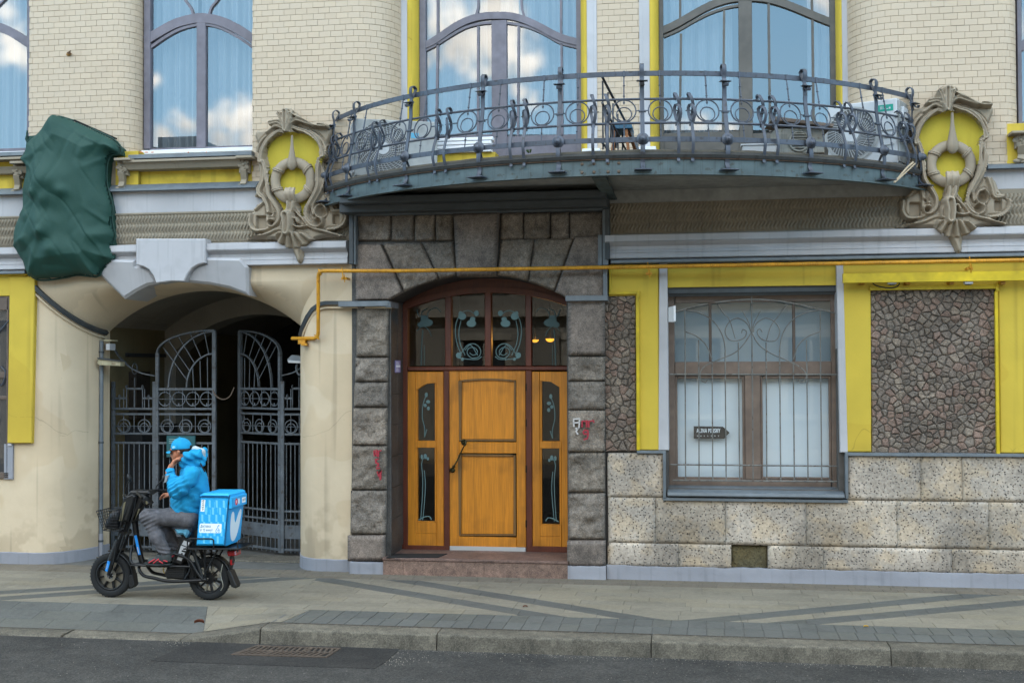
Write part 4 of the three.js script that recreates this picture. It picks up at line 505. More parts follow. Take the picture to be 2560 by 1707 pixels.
function brickWall(name, pts, y0, seed) { // pts (x, z) left to right; bricks stand on it
  const p = pathOf(pts), w = grp(bld, name), ch = 0.0715, bl = 0.141, list = [], R = rng(seed), N = Math.max(2, Math.round(p.len / 0.04));
  part(w, 'brick_bed', gridGeo(N, 1, (u, v) => { const q = p.at(u * p.len); return [q.x - q.nx * .0045, lerp(y0 - .4, YTOP + 2, v), q.z - q.nz * .0045]; }), M.creamJoint);
  for (let k = 0, y = y0; y < YTOP; k++, y += ch) for (let s = -(k % 2) * bl / 2; s < p.len - .01;) {
    const wd = bl * (0.97 + .06 * R()), a = Math.max(s, 0) + .0008, b = Math.min(s + wd, p.len) - .0008, gy = .0012 + .0028 * R() ** 3, yy0 = y + gy * (R() > .3 ? 1 : .4), yy1 = y + ch - .0012; s += wd; if (b - a < .015) continue;
    const n = 2, jit = (R() - .5) * .0025, c = .0014, at = (q, o) => { const m = p.at(q); return [m.x + m.nx * o, m.z + m.nz * o]; }, pos = [], S = [a, a + c, ...(b - a > .05 ? [lerp(a, b, .35), lerp(a, b, .65)] : []), b - c, b], tri = (...v) => v.forEach((e) => pos.push(...e)), quad = (A, B, C, Dd) => tri(A, B, C, A, C, Dd);
    const pt = (q, yy, o) => { const m = at(q, o + jit); return [m[0], yy, m[1]]; };
    for (let i = 1; i < S.length - 2; i++) { quad(pt(S[i], yy0 + c, 0), pt(S[i + 1], yy0 + c, 0), pt(S[i + 1], yy1 - c, 0), pt(S[i], yy1 - c, 0)); quad(pt(S[i], yy0, -.004), pt(S[i + 1], yy0, -.004), pt(S[i + 1], yy0 + c, 0), pt(S[i], yy0 + c, 0)); quad(pt(S[i], yy1 - c, 0), pt(S[i + 1], yy1 - c, 0), pt(S[i + 1], yy1, -.004), pt(S[i], yy1, -.004)); quad(pt(S[i], yy0, -.014), pt(S[i + 1], yy0, -.014), pt(S[i + 1], yy0, -.004), pt(S[i], yy0, -.004)); }
    quad(pt(a, yy0, -.014), pt(S[1], yy0 + c, 0), pt(S[1], yy1 - c, 0), pt(a, yy1, -.014)); quad(pt(S[S.length - 2], yy0 + c, 0), pt(b, yy0, -.014), pt(b, yy1, -.014), pt(S[S.length - 2], yy1 - c, 0));
    const g = flat(pos); g.computeVertexNormals(); list.push({ geo: toCreasedSafe(g), mat: brickT[Math.floor(R() * 5)], size: (b - a) * (1 - .25 * Math.max(0, (y - 6.4))) });
  }
  pieces(w, 'brick', list, 150);
}
const toCreasedSafe = (g) => uvBox(g);
const arcPts = (cx, cz, r, a0, a1, n) => Array.from({ length: n + 1 }, (_, i) => { const a = lerp(a0, a1, i / n); return [cx + r * Math.sin(a), cz + r * Math.cos(a)]; });
const ZR = -0.45, RB = 0.5; // balcony recess and the rounding of its cheeks
{
  const xl0 = PX(70, 200, 0), xl1 = PX(357, 200, -0.3);
  brickWall('brick_pier', [[xl0, -.3], [xl0, 0], [xl1 - .26, 0], ...arcPts(xl1 - .26, -.26, .26, .12, Math.PI / 2, 7), [xl1, -.34]], PY(200, 400, 0), 1);
  const xc0 = PX(629, 200, 0), xc1 = PX(1003, 200, -.42);
  brickWall('brick_pier', [[xc0, -.3], [xc0, 0], [xc1 - RB, 0], ...arcPts(xc1 - RB, -RB, RB, .08, Math.PI / 2, 12)], YB0 - .25, 2);
  brickWall('brick_pier', [[PX(1492, 200, ZR), ZR], [PX(1600, 200, ZR), ZR]], PY(1550, 385, ZR), 3);
  const xr0 = PX(2120, 200, -.42), xr1 = PX(2546, 300, -.05);
  brickWall('brick_pier', [...arcPts(xr0 + RB, -RB, RB, -Math.PI / 2, -.08, 12), [xr0 + RB, 0], [xr1 - .18, 0], ...arcPts(xr1 - .18, -.2, .2, .15, Math.PI / 2, 6), [xr1 + .02, -.34]], YB0 - .25, 4);
  // the masses behind and above, up to the roof that shades the street
  const t = 6.9; mat('upperWall', rgb(200, 190, 166), { map: T.mottle, roughness: .8 });
  part(bld, 'upper_wall', [box(-30, YTOP + .6, -.8, 25, 20, -.6)], M.upperWall); part(bld, 'roof', [box(-30, 20, -14, 25, 20.4, .3)], M.darkMetal);
  parts(bld, 'end_wall', [box(-30, 0, -14, -29.5, 20, -.6), box(24.5, 0, -14, 25, 20, -.6), box(-30, 0, -14, 25, 20, -13.6)], M.upperWall);
  parts(bld, 'outer_wall', [box(-30, -.1, -.8, -12.2, YTOP + .8, -.02), box(7.5, YFT, -.8, 25, YTOP + .8, -.02), box(9, -.1, -.8, 25, YFT, -.02)], M.upperWall);
  parts(bld, 'upper_floor', [box(-30, YFB, -13.6, 25, YFB + .3, -.6)], M.upperWall);
}
mat('winMauve', rgb(126, 120, 130), { roughness: .45, map: T.mottle }); mat('winBrown', rgb(98, 92, 84), { roughness: .45, map: T.mottle });
mat('curtain', new THREE.Color(.32, .335, .35), { phys: 1, transmission: .45, thickness: 0, roughness: 1 });
mat('whiteTrim', rgb(226, 226, 228), { roughness: .5 });
// window in pixel terms on plane z; o.lines: arch edges as point lists
function bigWindow(name, label, z, fm, o) {
  const w = grp(bld, name, label), p = (x, y, d = 0) => P3(x, y, z + d), bx = (x0, y0, x1, y1, d = 0, t = .07) => boxP(x0, y0, x1, y1, z - t, z + d, .004);
  const [x0, x1, yb] = [o.x0, o.x1, o.yb], top = -90;
  parts(w, 'frame', o.frame.map((f) => bx(...f)), fm);
  const band = (line, wd, d, nm) => part(w, nm, sweep(bar(wd, .07), spline(line.map(([x, y]) => p(x, y, d - .035)), 30)), fm);
  band(o.arch, o.archW, .012, 'arch_bar'); if (o.sash) band(o.sash, o.sashW || .035, 0, 'sash_bar');
  for (const b of o.bars || []) part(w, 'glazing_bar', sweep(bar(.027, .04), spline(b.map(([x, y]) => p(x, y, -.02)), 8)), fm);
  // one pane for every field between uprights, above and below the arch
  const yArch = (x) => { const a = o.arch; for (let i = 0; i + 1 < a.length; i++) if (x <= a[i + 1][0]) return lerp(a[i][1], a[i + 1][1], clamp((x - a[i][0]) / (a[i + 1][0] - a[i][0]))); return a[a.length - 1][1]; };
  const cut = [x0, ...o.cuts, x1], R = rng(Math.round(x0) + 7);
  for (let i = 0; i + 1 < cut.length; i++) for (const up of [0, 1]) { // each pane hangs a hair out of true, as real panes do
    const a = cut[i], b = cut[i + 1], tx = (R() - .5) * .003, ty = (R() - .5) * .003, zz = z - .03; const g = gridGeo(6, 1, (u, v) => { const x = lerp(a, b, u), ya = yArch(x), q = P(x, up ? lerp(ya, top, v) : lerp(yb, ya, v), zz); return [q[0], q[1], zz + tx * u + ty * v]; }, false); part(w, 'pane', g, M.skyGlass);
  }
  const A = P(x0, yb, z - .15), B = P(x1, top, z - .15);
  const sheet = (s0, s1, seed) => gridGeo(70, 2, (u, v) => { const x = lerp(A[0], B[0], lerp(s0, s1, u)); return [x, lerp(A[1] - .1, B[1] + .4, v), z - .22 + .028 * Math.sin(x * 34 + 2.5 * f3(x * 3, seed, 1, 2)) + .02 * Math.sin(x * 77 + seed)]; });
  (o.curtains || [[0, 1]]).forEach(([a, b], i) => part(w, 'curtain', sheet(a, b, x0 + i * 5), M.curtain));
  mat('roomWall', new THREE.Color(.22, .22, .21), { roughness: .95 }); const rz = -3;
  part(w, 'room', [box(A[0] - .3, A[1] - .3, rz - .02, B[0] + .3, B[1] + 1, rz), box(A[0] - .32, A[1] - .3, rz, A[0] - .3, B[1] + 1, z - .09), box(B[0] + .3, A[1] - .3, rz, B[0] + .32, B[1] + 1, z - .09), box(A[0] - .3, A[1] - .32, rz, B[0] + .3, A[1] - .3, z - .09), box(A[0] - .3, B[1] + 1, rz, B[0] + .3, B[1] + 1.02, z - .09)], M.roomWall);
  return w;
}
{
  const Z1 = -.3, m = M.winMauve;
  bigWindow('arched_window', 'left arched window with two casements and a pale curtain', Z1, m, { x0: 366, x1: 660, yb: 368, archW: .115, frame: [[358, -90, 374, 372, .02], [374, 366, 660, 374, 0], [490, 50, 513, 370, .01]], arch: [[364, 103], [395, 84], [440, 60], [480, 49], [505, 46], [545, 52], [590, 71], [632, 98], [650, 112]], sash: [[376, 121], [410, 97], [450, 75], [490, 64], [510, 62], [545, 68], [590, 90], [630, 117], [650, 132]], bars: [[[440, -40], [462, 0], [478, 22], [484, 44]], [[566, -40], [544, 0], [528, 20], [522, 44]]], cuts: [502], curtains: [[.05, .42], [.45, 1]] });
  const st = (x0, y0, x1, y1, z, n, mm) => part(bld, n, boxP(x0, y0, x1, y1, Z1 - .1, z, .004), mm);
  st(352, 371, 632, 381, -.16, 'window_sill', M.whiteTrim); st(-20, 378, 72, 388, -.16, 'window_sill', M.whiteTrim);
  const W0 = bigWindow('arched_window', 'arched window at the left edge of the front', Z1, m, { x0: -150, x1: 66, yb: 375, archW: .11, frame: [[-60, 371, 70, 380, 0], [66, -90, 76, 380, .02], [-80, 50, -56, 372, .01]], arch: [[-140, 108], [-110, 88], [-60, 64], [-30, 62], [0, 69], [30, 82], [68, 106], [80, 114]], cuts: [-70], bars: [[[32, -40], [14, -5], [-10, 20], [-20, 50]]] });
  const Zw = -.66;
  bigWindow('balcony_door_window', 'arched balcony doors reflecting a white cloud', Zw, m, { x0: 1056, x1: 1448, yb: 336, archW: .085, sashW: .032, frame: [[1048, -90, 1064, 400, .02], [1441, -90, 1458, 400, .02], [1229, 50, 1267, 400, .012], [1062, 338, 1230, 400, 0], [1265, 338, 1443, 400, 0]], arch: [[1052, 118], [1075, 109], [1105, 90], [1140, 66], [1180, 48], [1215, 41], [1243, 40], [1275, 41], [1310, 50], [1350, 68], [1385, 87], [1415, 99], [1450, 107]], sash: [[1060, 129], [1090, 114], [1125, 92], [1165, 70], [1205, 60], [1243, 58], [1280, 60], [1325, 70], [1365, 88], [1400, 108], [1443, 119]], bars: [[[1095, -60], [1094.5, 90]], [[1094.5, 110], [1091, 340]], [[1188, -60], [1196, 0], [1196, 20], [1190, 40]], [[1196, 66], [1195, 340]], [[1302, -60], [1304, 0], [1305, 20], [1311, 42]], [[1297, 66], [1295, 340]], [[1403, -60], [1403, 90]], [[1404, 110], [1406, 340]]], cuts: [1094, 1196, 1248, 1297, 1404], curtains: [[0, .42], [.5, 1]] });
  bigWindow('balcony_door_window', 'brown framed arched balcony doors with clear blue reflection', Zw, M.winBrown, { x0: 1656, x1: 2080, yb: 325, archW: .085, sashW: .03, frame: [[1648, -90, 1659, 400, .02], [2077, -90, 2092, 400, .02], [1848, 0, 1882, 400, .012], [1659, 330, 1850, 400, 0], [1880, 330, 2078, 400, 0]], arch: [[1650, 80], [1690, 62], [1730, 39], [1775, 15], [1820, 0], [1865, -5], [1910, -3], [1955, 8], [2000, 25], [2040, 42], [2086, 60]], sash: [[1660, 93], [1700, 75], [1740, 52], [1780, 33], [1820, 20], [1850, 15]], bars: [[[1701, -60], [1701, 48]], [[1703, 85], [1700, 330]], [[1811, 26], [1808, 330]], [[1922, 8], [1926, 330]], [[2030, -60], [2031, 40]], [[2032, 50], [2035, 330]]], cuts: [1702, 1809, 1865, 1924, 2032], curtains: [[0, .42], [.86, 1]] });
  // rounded yellow reveals and lilac margins of the two balcony doors
  const rev = (xa, xb, side) => { const a = PX(xa, 200, ZR), b = PX(xb, 200, Zw), pos = []; part(bld, 'yellow_reveal', gridGeo(10, 2, (u, v) => { const t = u * Math.PI / 2; return [lerp(a, b, 1 - Math.cos(t) + 0) * 1 + 0, lerp(4.3, YTOP + 2, v), lerp(ZR, Zw - .05, Math.sin(t) * .0 + u)]; }), M.yellow); };
  const rev2 = (xa, xb) => { const a = PX(xa, 200, ZR), b = PX(xb, 200, Zw), d = Math.sign(b - a); part(bld, 'yellow_reveal', gridGeo(12, 2, (u, v) => { const t = u * Math.PI * .62; return [a + (b - a) * (u < .8 ? Math.sin(t) / Math.sin(Math.PI * .5) * .9 : lerp(.9, 1, (u - .8) / .2)), lerp(4.3, YTOP + 2, v), ZR + .03 * Math.sin(u * Math.PI) - (ZR - Zw + .06) * Math.pow(u, 1.6)]; }), M.yellow); };
  rev2(1018, 1050); rev2(1468, 1452); rev2(1624, 1650); rev2(2108, 2089);
  const lil = (x0, x1) => parts(bld, 'lilac_margin', [box(PX(x0, 200, ZR), 4.3, ZR - .2, PX(x1, 200, ZR), YTOP + 2, ZR + .012, .004)], M.lilac);
  lil(1002, 1018); lil(1468, 1485); lil(1484, 1493); lil(1599, 1609); lil(1608, 1625); lil(2107, 2121);
  bigWindow('edge_window', 'dark window at the right edge of the front', -.3, M.winMauve, { x0: 2556, x1: 2760, yb: 305, archW: .1, frame: [[2545, -90, 2556, 330, .02], [2556, 300, 2760, 318, 0]], arch: [[2550, 120], [2600, 90], [2700, 80]], cuts: [2650] });
  // zone between the sills and the drip board, left part
  const z = -.02, yw = (x0, y0, x1, y1, zz, n = 'yellow_band') => part(bld, n, boxP(x0, y0, x1, y1, zz - .3, zz, .003), M.yellow);
  yw(-60, 384, 345, 470, -.01); yw(600, 384, 890, 470, -.01); yw(345, 400, 600, 470, -.08); yw(2480, 305, 2800, 415, -.01);
  const gm = (n, x0, y0, x1, y1, zz, m2) => part(bld, n, boxP(x0, y0, x1, y1, -.1, zz, .004), m2);
  mat('shelfStone', rgb(160, 150, 134), { map: T.grime, roughness: .85, bumpMap: T.stucco, bumpScale: .003 });
  for (const dx of [0, -530]) {
    gm('sill_board', 319 + dx, 382, 628 + dx, 392, .10, M.greyMetal); gm('sill_shelf', 305 + dx, 395, 632 + dx, 401, .16, M.shelfStone);
    const Y = (y, q) => PY(450, y, q); part(bld, 'shelf_moulding', extrX([[-.1, Y(402, .1)], [.13, Y(402, .13)], [.1, Y(410, .1)], [.07, Y(420, .07)], [-.1, Y(422, .05)]], PX(312 + dx, 410, .1), PX(600 + dx, 410, .1)), M.shelfStone);
  }
  const dripY = [PY(450, 473, .12), PY(450, 463, .1), PY(450, 458, 0)];
  part(bld, 'drip_board', extrX([[-.1, dripY[0]], [.12, dripY[0]], [.12, dripY[0] + .012], [.0, dripY[2]], [-.1, dripY[2]]], -13, PX(640, 460, .1)), M.greyMetal);
  part(bld, 'drip_board', extrX([[-.1, PY(2540, 420, .1)], [.12, PY(2540, 420, .1)], [.12, PY(2540, 412, .1)], [0, PY(2540, 408, 0)], [-.1, PY(2540, 408, 0)]], PX(2470, 415, .1), 9), M.greyMetal);
  part(bld, 'lilac_band', [box(-13, YFT + .03, -.3, PX(870, 500, 0), dripY[0] + .01, .02, .003)], M.lilac); part(bld, 'lilac_band', [box(PX(2330, 460, 0), YFT + .05, -.3, 9, PY(2540, 416, 0.02), .02, .003)], M.lilac);
  part(bld, 'band_lip', [box(-13, YFT, -.2, PX(870, 500, 0), YFT + .032, .05, .01)], M.frieze);
  // flower brackets under the shelves
  const br = (px, py, s = 1) => { const b = grp(bld, 'flower_bracket'), c = P3(px, py + 20, .09), m2 = M.shelfStone; part(b, 'cap', boxP(px - 20, py - 4, px + 20, py + 2, -.1, .2, .004), m2);
    part(b, 'body', [boxP(px - 12, py + 2, px + 14, py + 40, -.1, .06, .01), sweep(bar(.07, .07), spline([P3(px, py + 30, .08), P3(px + 2, py + 45, .04), P3(px + 3, py + 58, .01), P3(px, py + 72, .06)], 14), V3(1, 0, 0))], m2);
    for (let i = 0; i < 5; i++) { const a = i / 5 * 6.283 + Math.PI / 2, q = ball(V3(0, 0, 0), .03, 1, 1.25, .45, 10, 7); q.translate(0, .042, 0); q.rotateZ(a); q.translate(c.x, c.y, c.z); part(b, 'petal', q, m2); } part(b, 'flower_heart', ball(c.clone().add(V3(0, 0, .012)), .016), m2); part(b, 'foot', [ball(P3(px - 8, py + 72, .05), .035, 1.2, .7, .8), ball(P3(px + 8, py + 74, .05), .03, 1.2, .6, .8)], m2); };
  br(303, 398); br(608, 392); br(42, 406); br(2552, 330);
}
// ---------- beige gateway with splayed arch ----------
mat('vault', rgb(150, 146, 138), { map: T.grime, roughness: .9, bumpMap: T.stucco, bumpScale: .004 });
{
  const gwy = grp(bld, 'gateway'), DZ = .85, XI0 = PX(273, 1000, -DZ), XI1 = PX(752, 1000, -.43) - .067, YSp = PY(277, 828, -DZ), YA = PY(528, 727, -DZ), mid = (XI0 + XI1) / 2, hw = (XI1 - XI0) / 2, rise = YA - YSp, RR = (hw * hw + rise * rise) / (2 * rise), yc = YA - RR;
  const XO0 = PX(84, 1000, 0), XO1 = XI1 + .46, YO = PY(424, 706, .02), NA = 40;
  const Ipt = [], Opt = [], yl = [-.05, .1, .2, .5, 1, 1.5, 2, 2.4];
  for (const y of yl) { Ipt.push([XI0, y]); Opt.push([XO0, y * (y < 0 ? 1 : YO / YSp * (y / YSp) + (1 - y / YSp))]); }
  for (let i = 0; i <= NA; i++) { const x = lerp(XI0, XI1, i / NA); Ipt.push([x, yc + Math.sqrt(RR * RR - (x - mid) ** 2)]); const s = i / NA; Opt.push([lerp(XO0, XO1, s), YO - .0 * s]); }
  for (const y of yl.slice().reverse()) { Ipt.push([XI1, y]); Opt.push([XO1, y * (y < 0 ? 1 : YO / YSp * (y / YSp) + (1 - y / YSp))]); }
  const n = Ipt.length - 1, at = (i, t) => { const a = t * Math.PI / 2, k = 1 - Math.cos(a), I = Ipt[i], O = Opt[i]; return [lerp(I[0], O[0], k), lerp(I[1], O[1], k), -DZ * (1 - Math.sin(a))]; };
  const loft = (i0, i1, nm, m) => part(gwy, nm, gridGeo(i1 - i0, 12, (u, v) => at(i0 + Math.round(u * (i1 - i0)), v)), m);
  const k = yl.length; loft(0, k, 'left_jamb', M.beige); loft(k, k + NA, 'arch_splay', M.beige); loft(k + NA, n, 'right_jamb', M.beige);
  // front wall with the opening cut out
  const wl = -13, wr = XP0 + .03, sh = new THREE.Shape([[wl, -.05], [XO0, -.05], ...Opt.map((p) => [p[0], Math.max(p[1], -.05)]), [XO1, -.05], [wr, -.05], [wr, CORN[0][1]], [wl, CORN[0][1]]].map((p) => new THREE.Vector2(...p)));
  const fw = new THREE.ShapeGeometry(sh); fw.deleteAttribute('uv'); part(bld, 'beige_wall', fw, M.beige);
  // painted foot, following the jambs
  const foot = (pts, nm) => { const p = pathOf(pts); part(gwy, nm, gridGeo(Math.round(p.len / .05), 5, (u, v) => { const q = p.at(u * p.len), j = Math.round(v * 5), o = [.012, .01, .008, .008, .006, -.02][j], y = [-.05, .02, .08, .13, .142, .143][j] * (u < .5 ? 1 : 1) + .01 * (f3(q.x * 7, q.z * 7, 1, 3) - .5); return [q.x + q.nx * o, y, q.z + q.nz * o + .006 * f3(q.x * 5, y * 9, 3, 4)]; }), M.lilacBase); };
  const jamb = (I, O, sgn) => Array.from({ length: 13 }, (_, i) => { const a = i / 12 * Math.PI / 2; return [lerp(I, O, 1 - Math.cos(a)), -DZ * (1 - Math.sin(a))]; });
  foot([[-13, 0], ...jamb(XI0, XO0).reverse()], 'painted_foot'); foot([...jamb(XI1, XO1), [XP0 + .0, .0]], 'painted_foot');
  // passage
  const zb = -7; const tw = .12, rb = (z) => z; const vb = (x, o) => yc + Math.sqrt((RR + o) ** 2 - clamp((x - mid), -hw, hw) ** 2);
  const pas = [[XI0 - tw, -.05], ...Array.from({ length: 21 }, (_, i) => { const s = i / 20, x = lerp(XI0 - tw, XI1 + tw, s); return [x, vb(lerp(XI0, XI1, s), 0) + .06]; }), [XI1 + tw, -.05]];
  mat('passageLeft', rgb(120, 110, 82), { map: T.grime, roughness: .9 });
  const run = (i0, i1, nm, m, z0 = -DZ, z1 = zb) => part(gwy, nm, gridGeo(i1 - i0, 8, (u, v) => { const p = pas[i0 + Math.round(u * (i1 - i0))]; return [p[0], p[1], lerp(z0, z1, v)]; }), m);
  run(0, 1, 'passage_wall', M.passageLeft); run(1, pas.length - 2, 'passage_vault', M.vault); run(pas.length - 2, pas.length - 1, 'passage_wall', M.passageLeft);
  const lipS = new THREE.Shape(pas.map((p) => new THREE.Vector2(...p))); lipS.holes.push(new THREE.Path(Ipt.map((p) => new THREE.Vector2(...p)))); const lip = new THREE.ShapeGeometry(lipS); lip.deleteAttribute('uv'); lip.translate(0, 0, -DZ - .002); part(gwy, 'passage_lip', lip, M.beige);
  // a rib further in, and the far end
  const rib = new THREE.Shape(pas.map((p) => new THREE.Vector2(...p))); rib.holes.push(new THREE.Path(pas.map((p) => new THREE.Vector2(lerp(p[0], mid, .12), p[1] - (p[1] > 1 ? .28 : 0))))); const rg = new THREE.ExtrudeGeometry(rib, { depth: .5, bevelEnabled: false }); rg.deleteAttribute('uv'); rg.translate(0, 0, -3.2); part(gwy, 'passage_rib', rg, M.vault);
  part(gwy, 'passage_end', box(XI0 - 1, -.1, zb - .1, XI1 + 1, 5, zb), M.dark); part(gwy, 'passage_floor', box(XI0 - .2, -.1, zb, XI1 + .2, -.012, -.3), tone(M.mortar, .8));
  part(gwy, 'threshold', box(XI0 - .02, -.05, -1.0, XI1 + .02, .012, -.55, .006), M.kerb);
  // junk seen on the left passage wall
  const lw = XI0 - tw, wb = (z0, z1, y0, y1, d, nm, m) => part(gwy, nm, box(lw, y0, z1, lw + d, y1, z0, .004), m);
  wb(-1.6, -2.0, 1.7, 2.35, .12, 'meter_cabinet', tone(M.rustIron, .5)); wb(-1.5, -2.6, .2, 1.6, .25, 'dark_cabinet', M.dark); wb(-3.0, -3.15, 0, 2.9, .1, 'post', M.dark); wb(-1.5, -3.2, 2.55, 2.6, .03, 'cable', M.dark);
  // lilac key stones standing off the arch
  const S4 = (x, y) => [.44643 * x, 600 + .44643 * y], q4 = (pts, z) => pts.map(([x, y]) => P(...S4(x, y), z));
  const K = grp(gwy, 'key_stones'), lean = (g, k) => { const p = g.attributes.position; let t = -9; for (let i = 0; i < p.count; i++) t = Math.max(t, p.getY(i)); for (let i = 0; i < p.count; i++) if (p.getZ(i) > 0) p.setZ(i, p.getZ(i) + (p.getY(i) - t + .05) * k); g.computeVertexNormals(); return g; };
  part(K, 'keystone', slab(q4([[758, -8], [1148, -8], [1147, 128], [1105, 138], [1072, 158], [1048, 190], [1028, 232], [960, 230], [872, 241], [855, 200], [830, 165], [800, 148], [758, 140]], .2), -.4, .2, .012), M.lilac);
  part(K, 'side_stone', lean(slab(q4([[538, 185], [612, 108], [756, 112], [758, 142], [800, 150], [832, 172], [852, 205], [868, 242], [810, 252], [740, 285], [668, 327]], .13), -.6, .15, .03), .3), M.lilac);
  part(K, 'side_stone', lean(slab(q4([[1030, 234], [1050, 192], [1075, 160], [1108, 140], [1150, 130], [1150, 98], [1345, 102], [1385, 150], [1372, 308], [1270, 268], [1160, 246]], .13), -.6, .15, .03), .3), M.lilac);
  // far left: yellow pilaster and window
  const yl0 = part(bld, 'yellow_pilaster', slab([[22, 690], [86, 690], [77, 1108], [16, 1108]].map(([x, y]) => P(x, y, .06)), -.2, .06, .01), M.yellow);
  part(bld, 'yellow_band', boxP(-200, 683, 62, 741, -.1, .05, .006), M.yellow); part(bld, 'yellow_cap', boxP(-200, 682, 66, 690, -.1, .09, .004), M.yellowMetal);
  part(bld, 'lilac_strip', slab([[25, 700], [34, 700], [27, 1115], [17, 1115]].map(([x, y]) => P(x, y, .045)), -.2, .045, .004), M.lilac); part(bld, 'lilac_patch', boxP(8, 1110, 30, 1198, -.1, .03, .004), M.lilacBase);
  const lw2 = grp(bld, 'left_window'), b = (x0, y0, x1, y1, d) => boxP(x0, y0, x1, y1, -.3, d, .004);
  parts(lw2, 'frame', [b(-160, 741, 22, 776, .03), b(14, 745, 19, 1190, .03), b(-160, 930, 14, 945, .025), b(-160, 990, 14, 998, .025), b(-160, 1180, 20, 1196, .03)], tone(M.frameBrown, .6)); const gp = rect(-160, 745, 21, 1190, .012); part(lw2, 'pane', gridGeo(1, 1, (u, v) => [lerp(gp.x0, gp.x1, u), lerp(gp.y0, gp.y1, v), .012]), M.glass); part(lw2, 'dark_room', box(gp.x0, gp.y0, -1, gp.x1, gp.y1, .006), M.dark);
  part(lw2, 'grille_curve', [tube([[-30, 860], [0, 825], [22, 800]].map(([x, y]) => P3(x, y, .03)), .008, 10, 5), tube([[-20, 940], [0, 965], [12, 930], [0, 915]].map(([x, y]) => P3(x, y, .03)), .008, 12, 5)], M.iron);
  globalThis.GW = { XI0, XI1, XO0, XO1, YO, YSp, DZ, at, k, NA, mid, Ipt };
}
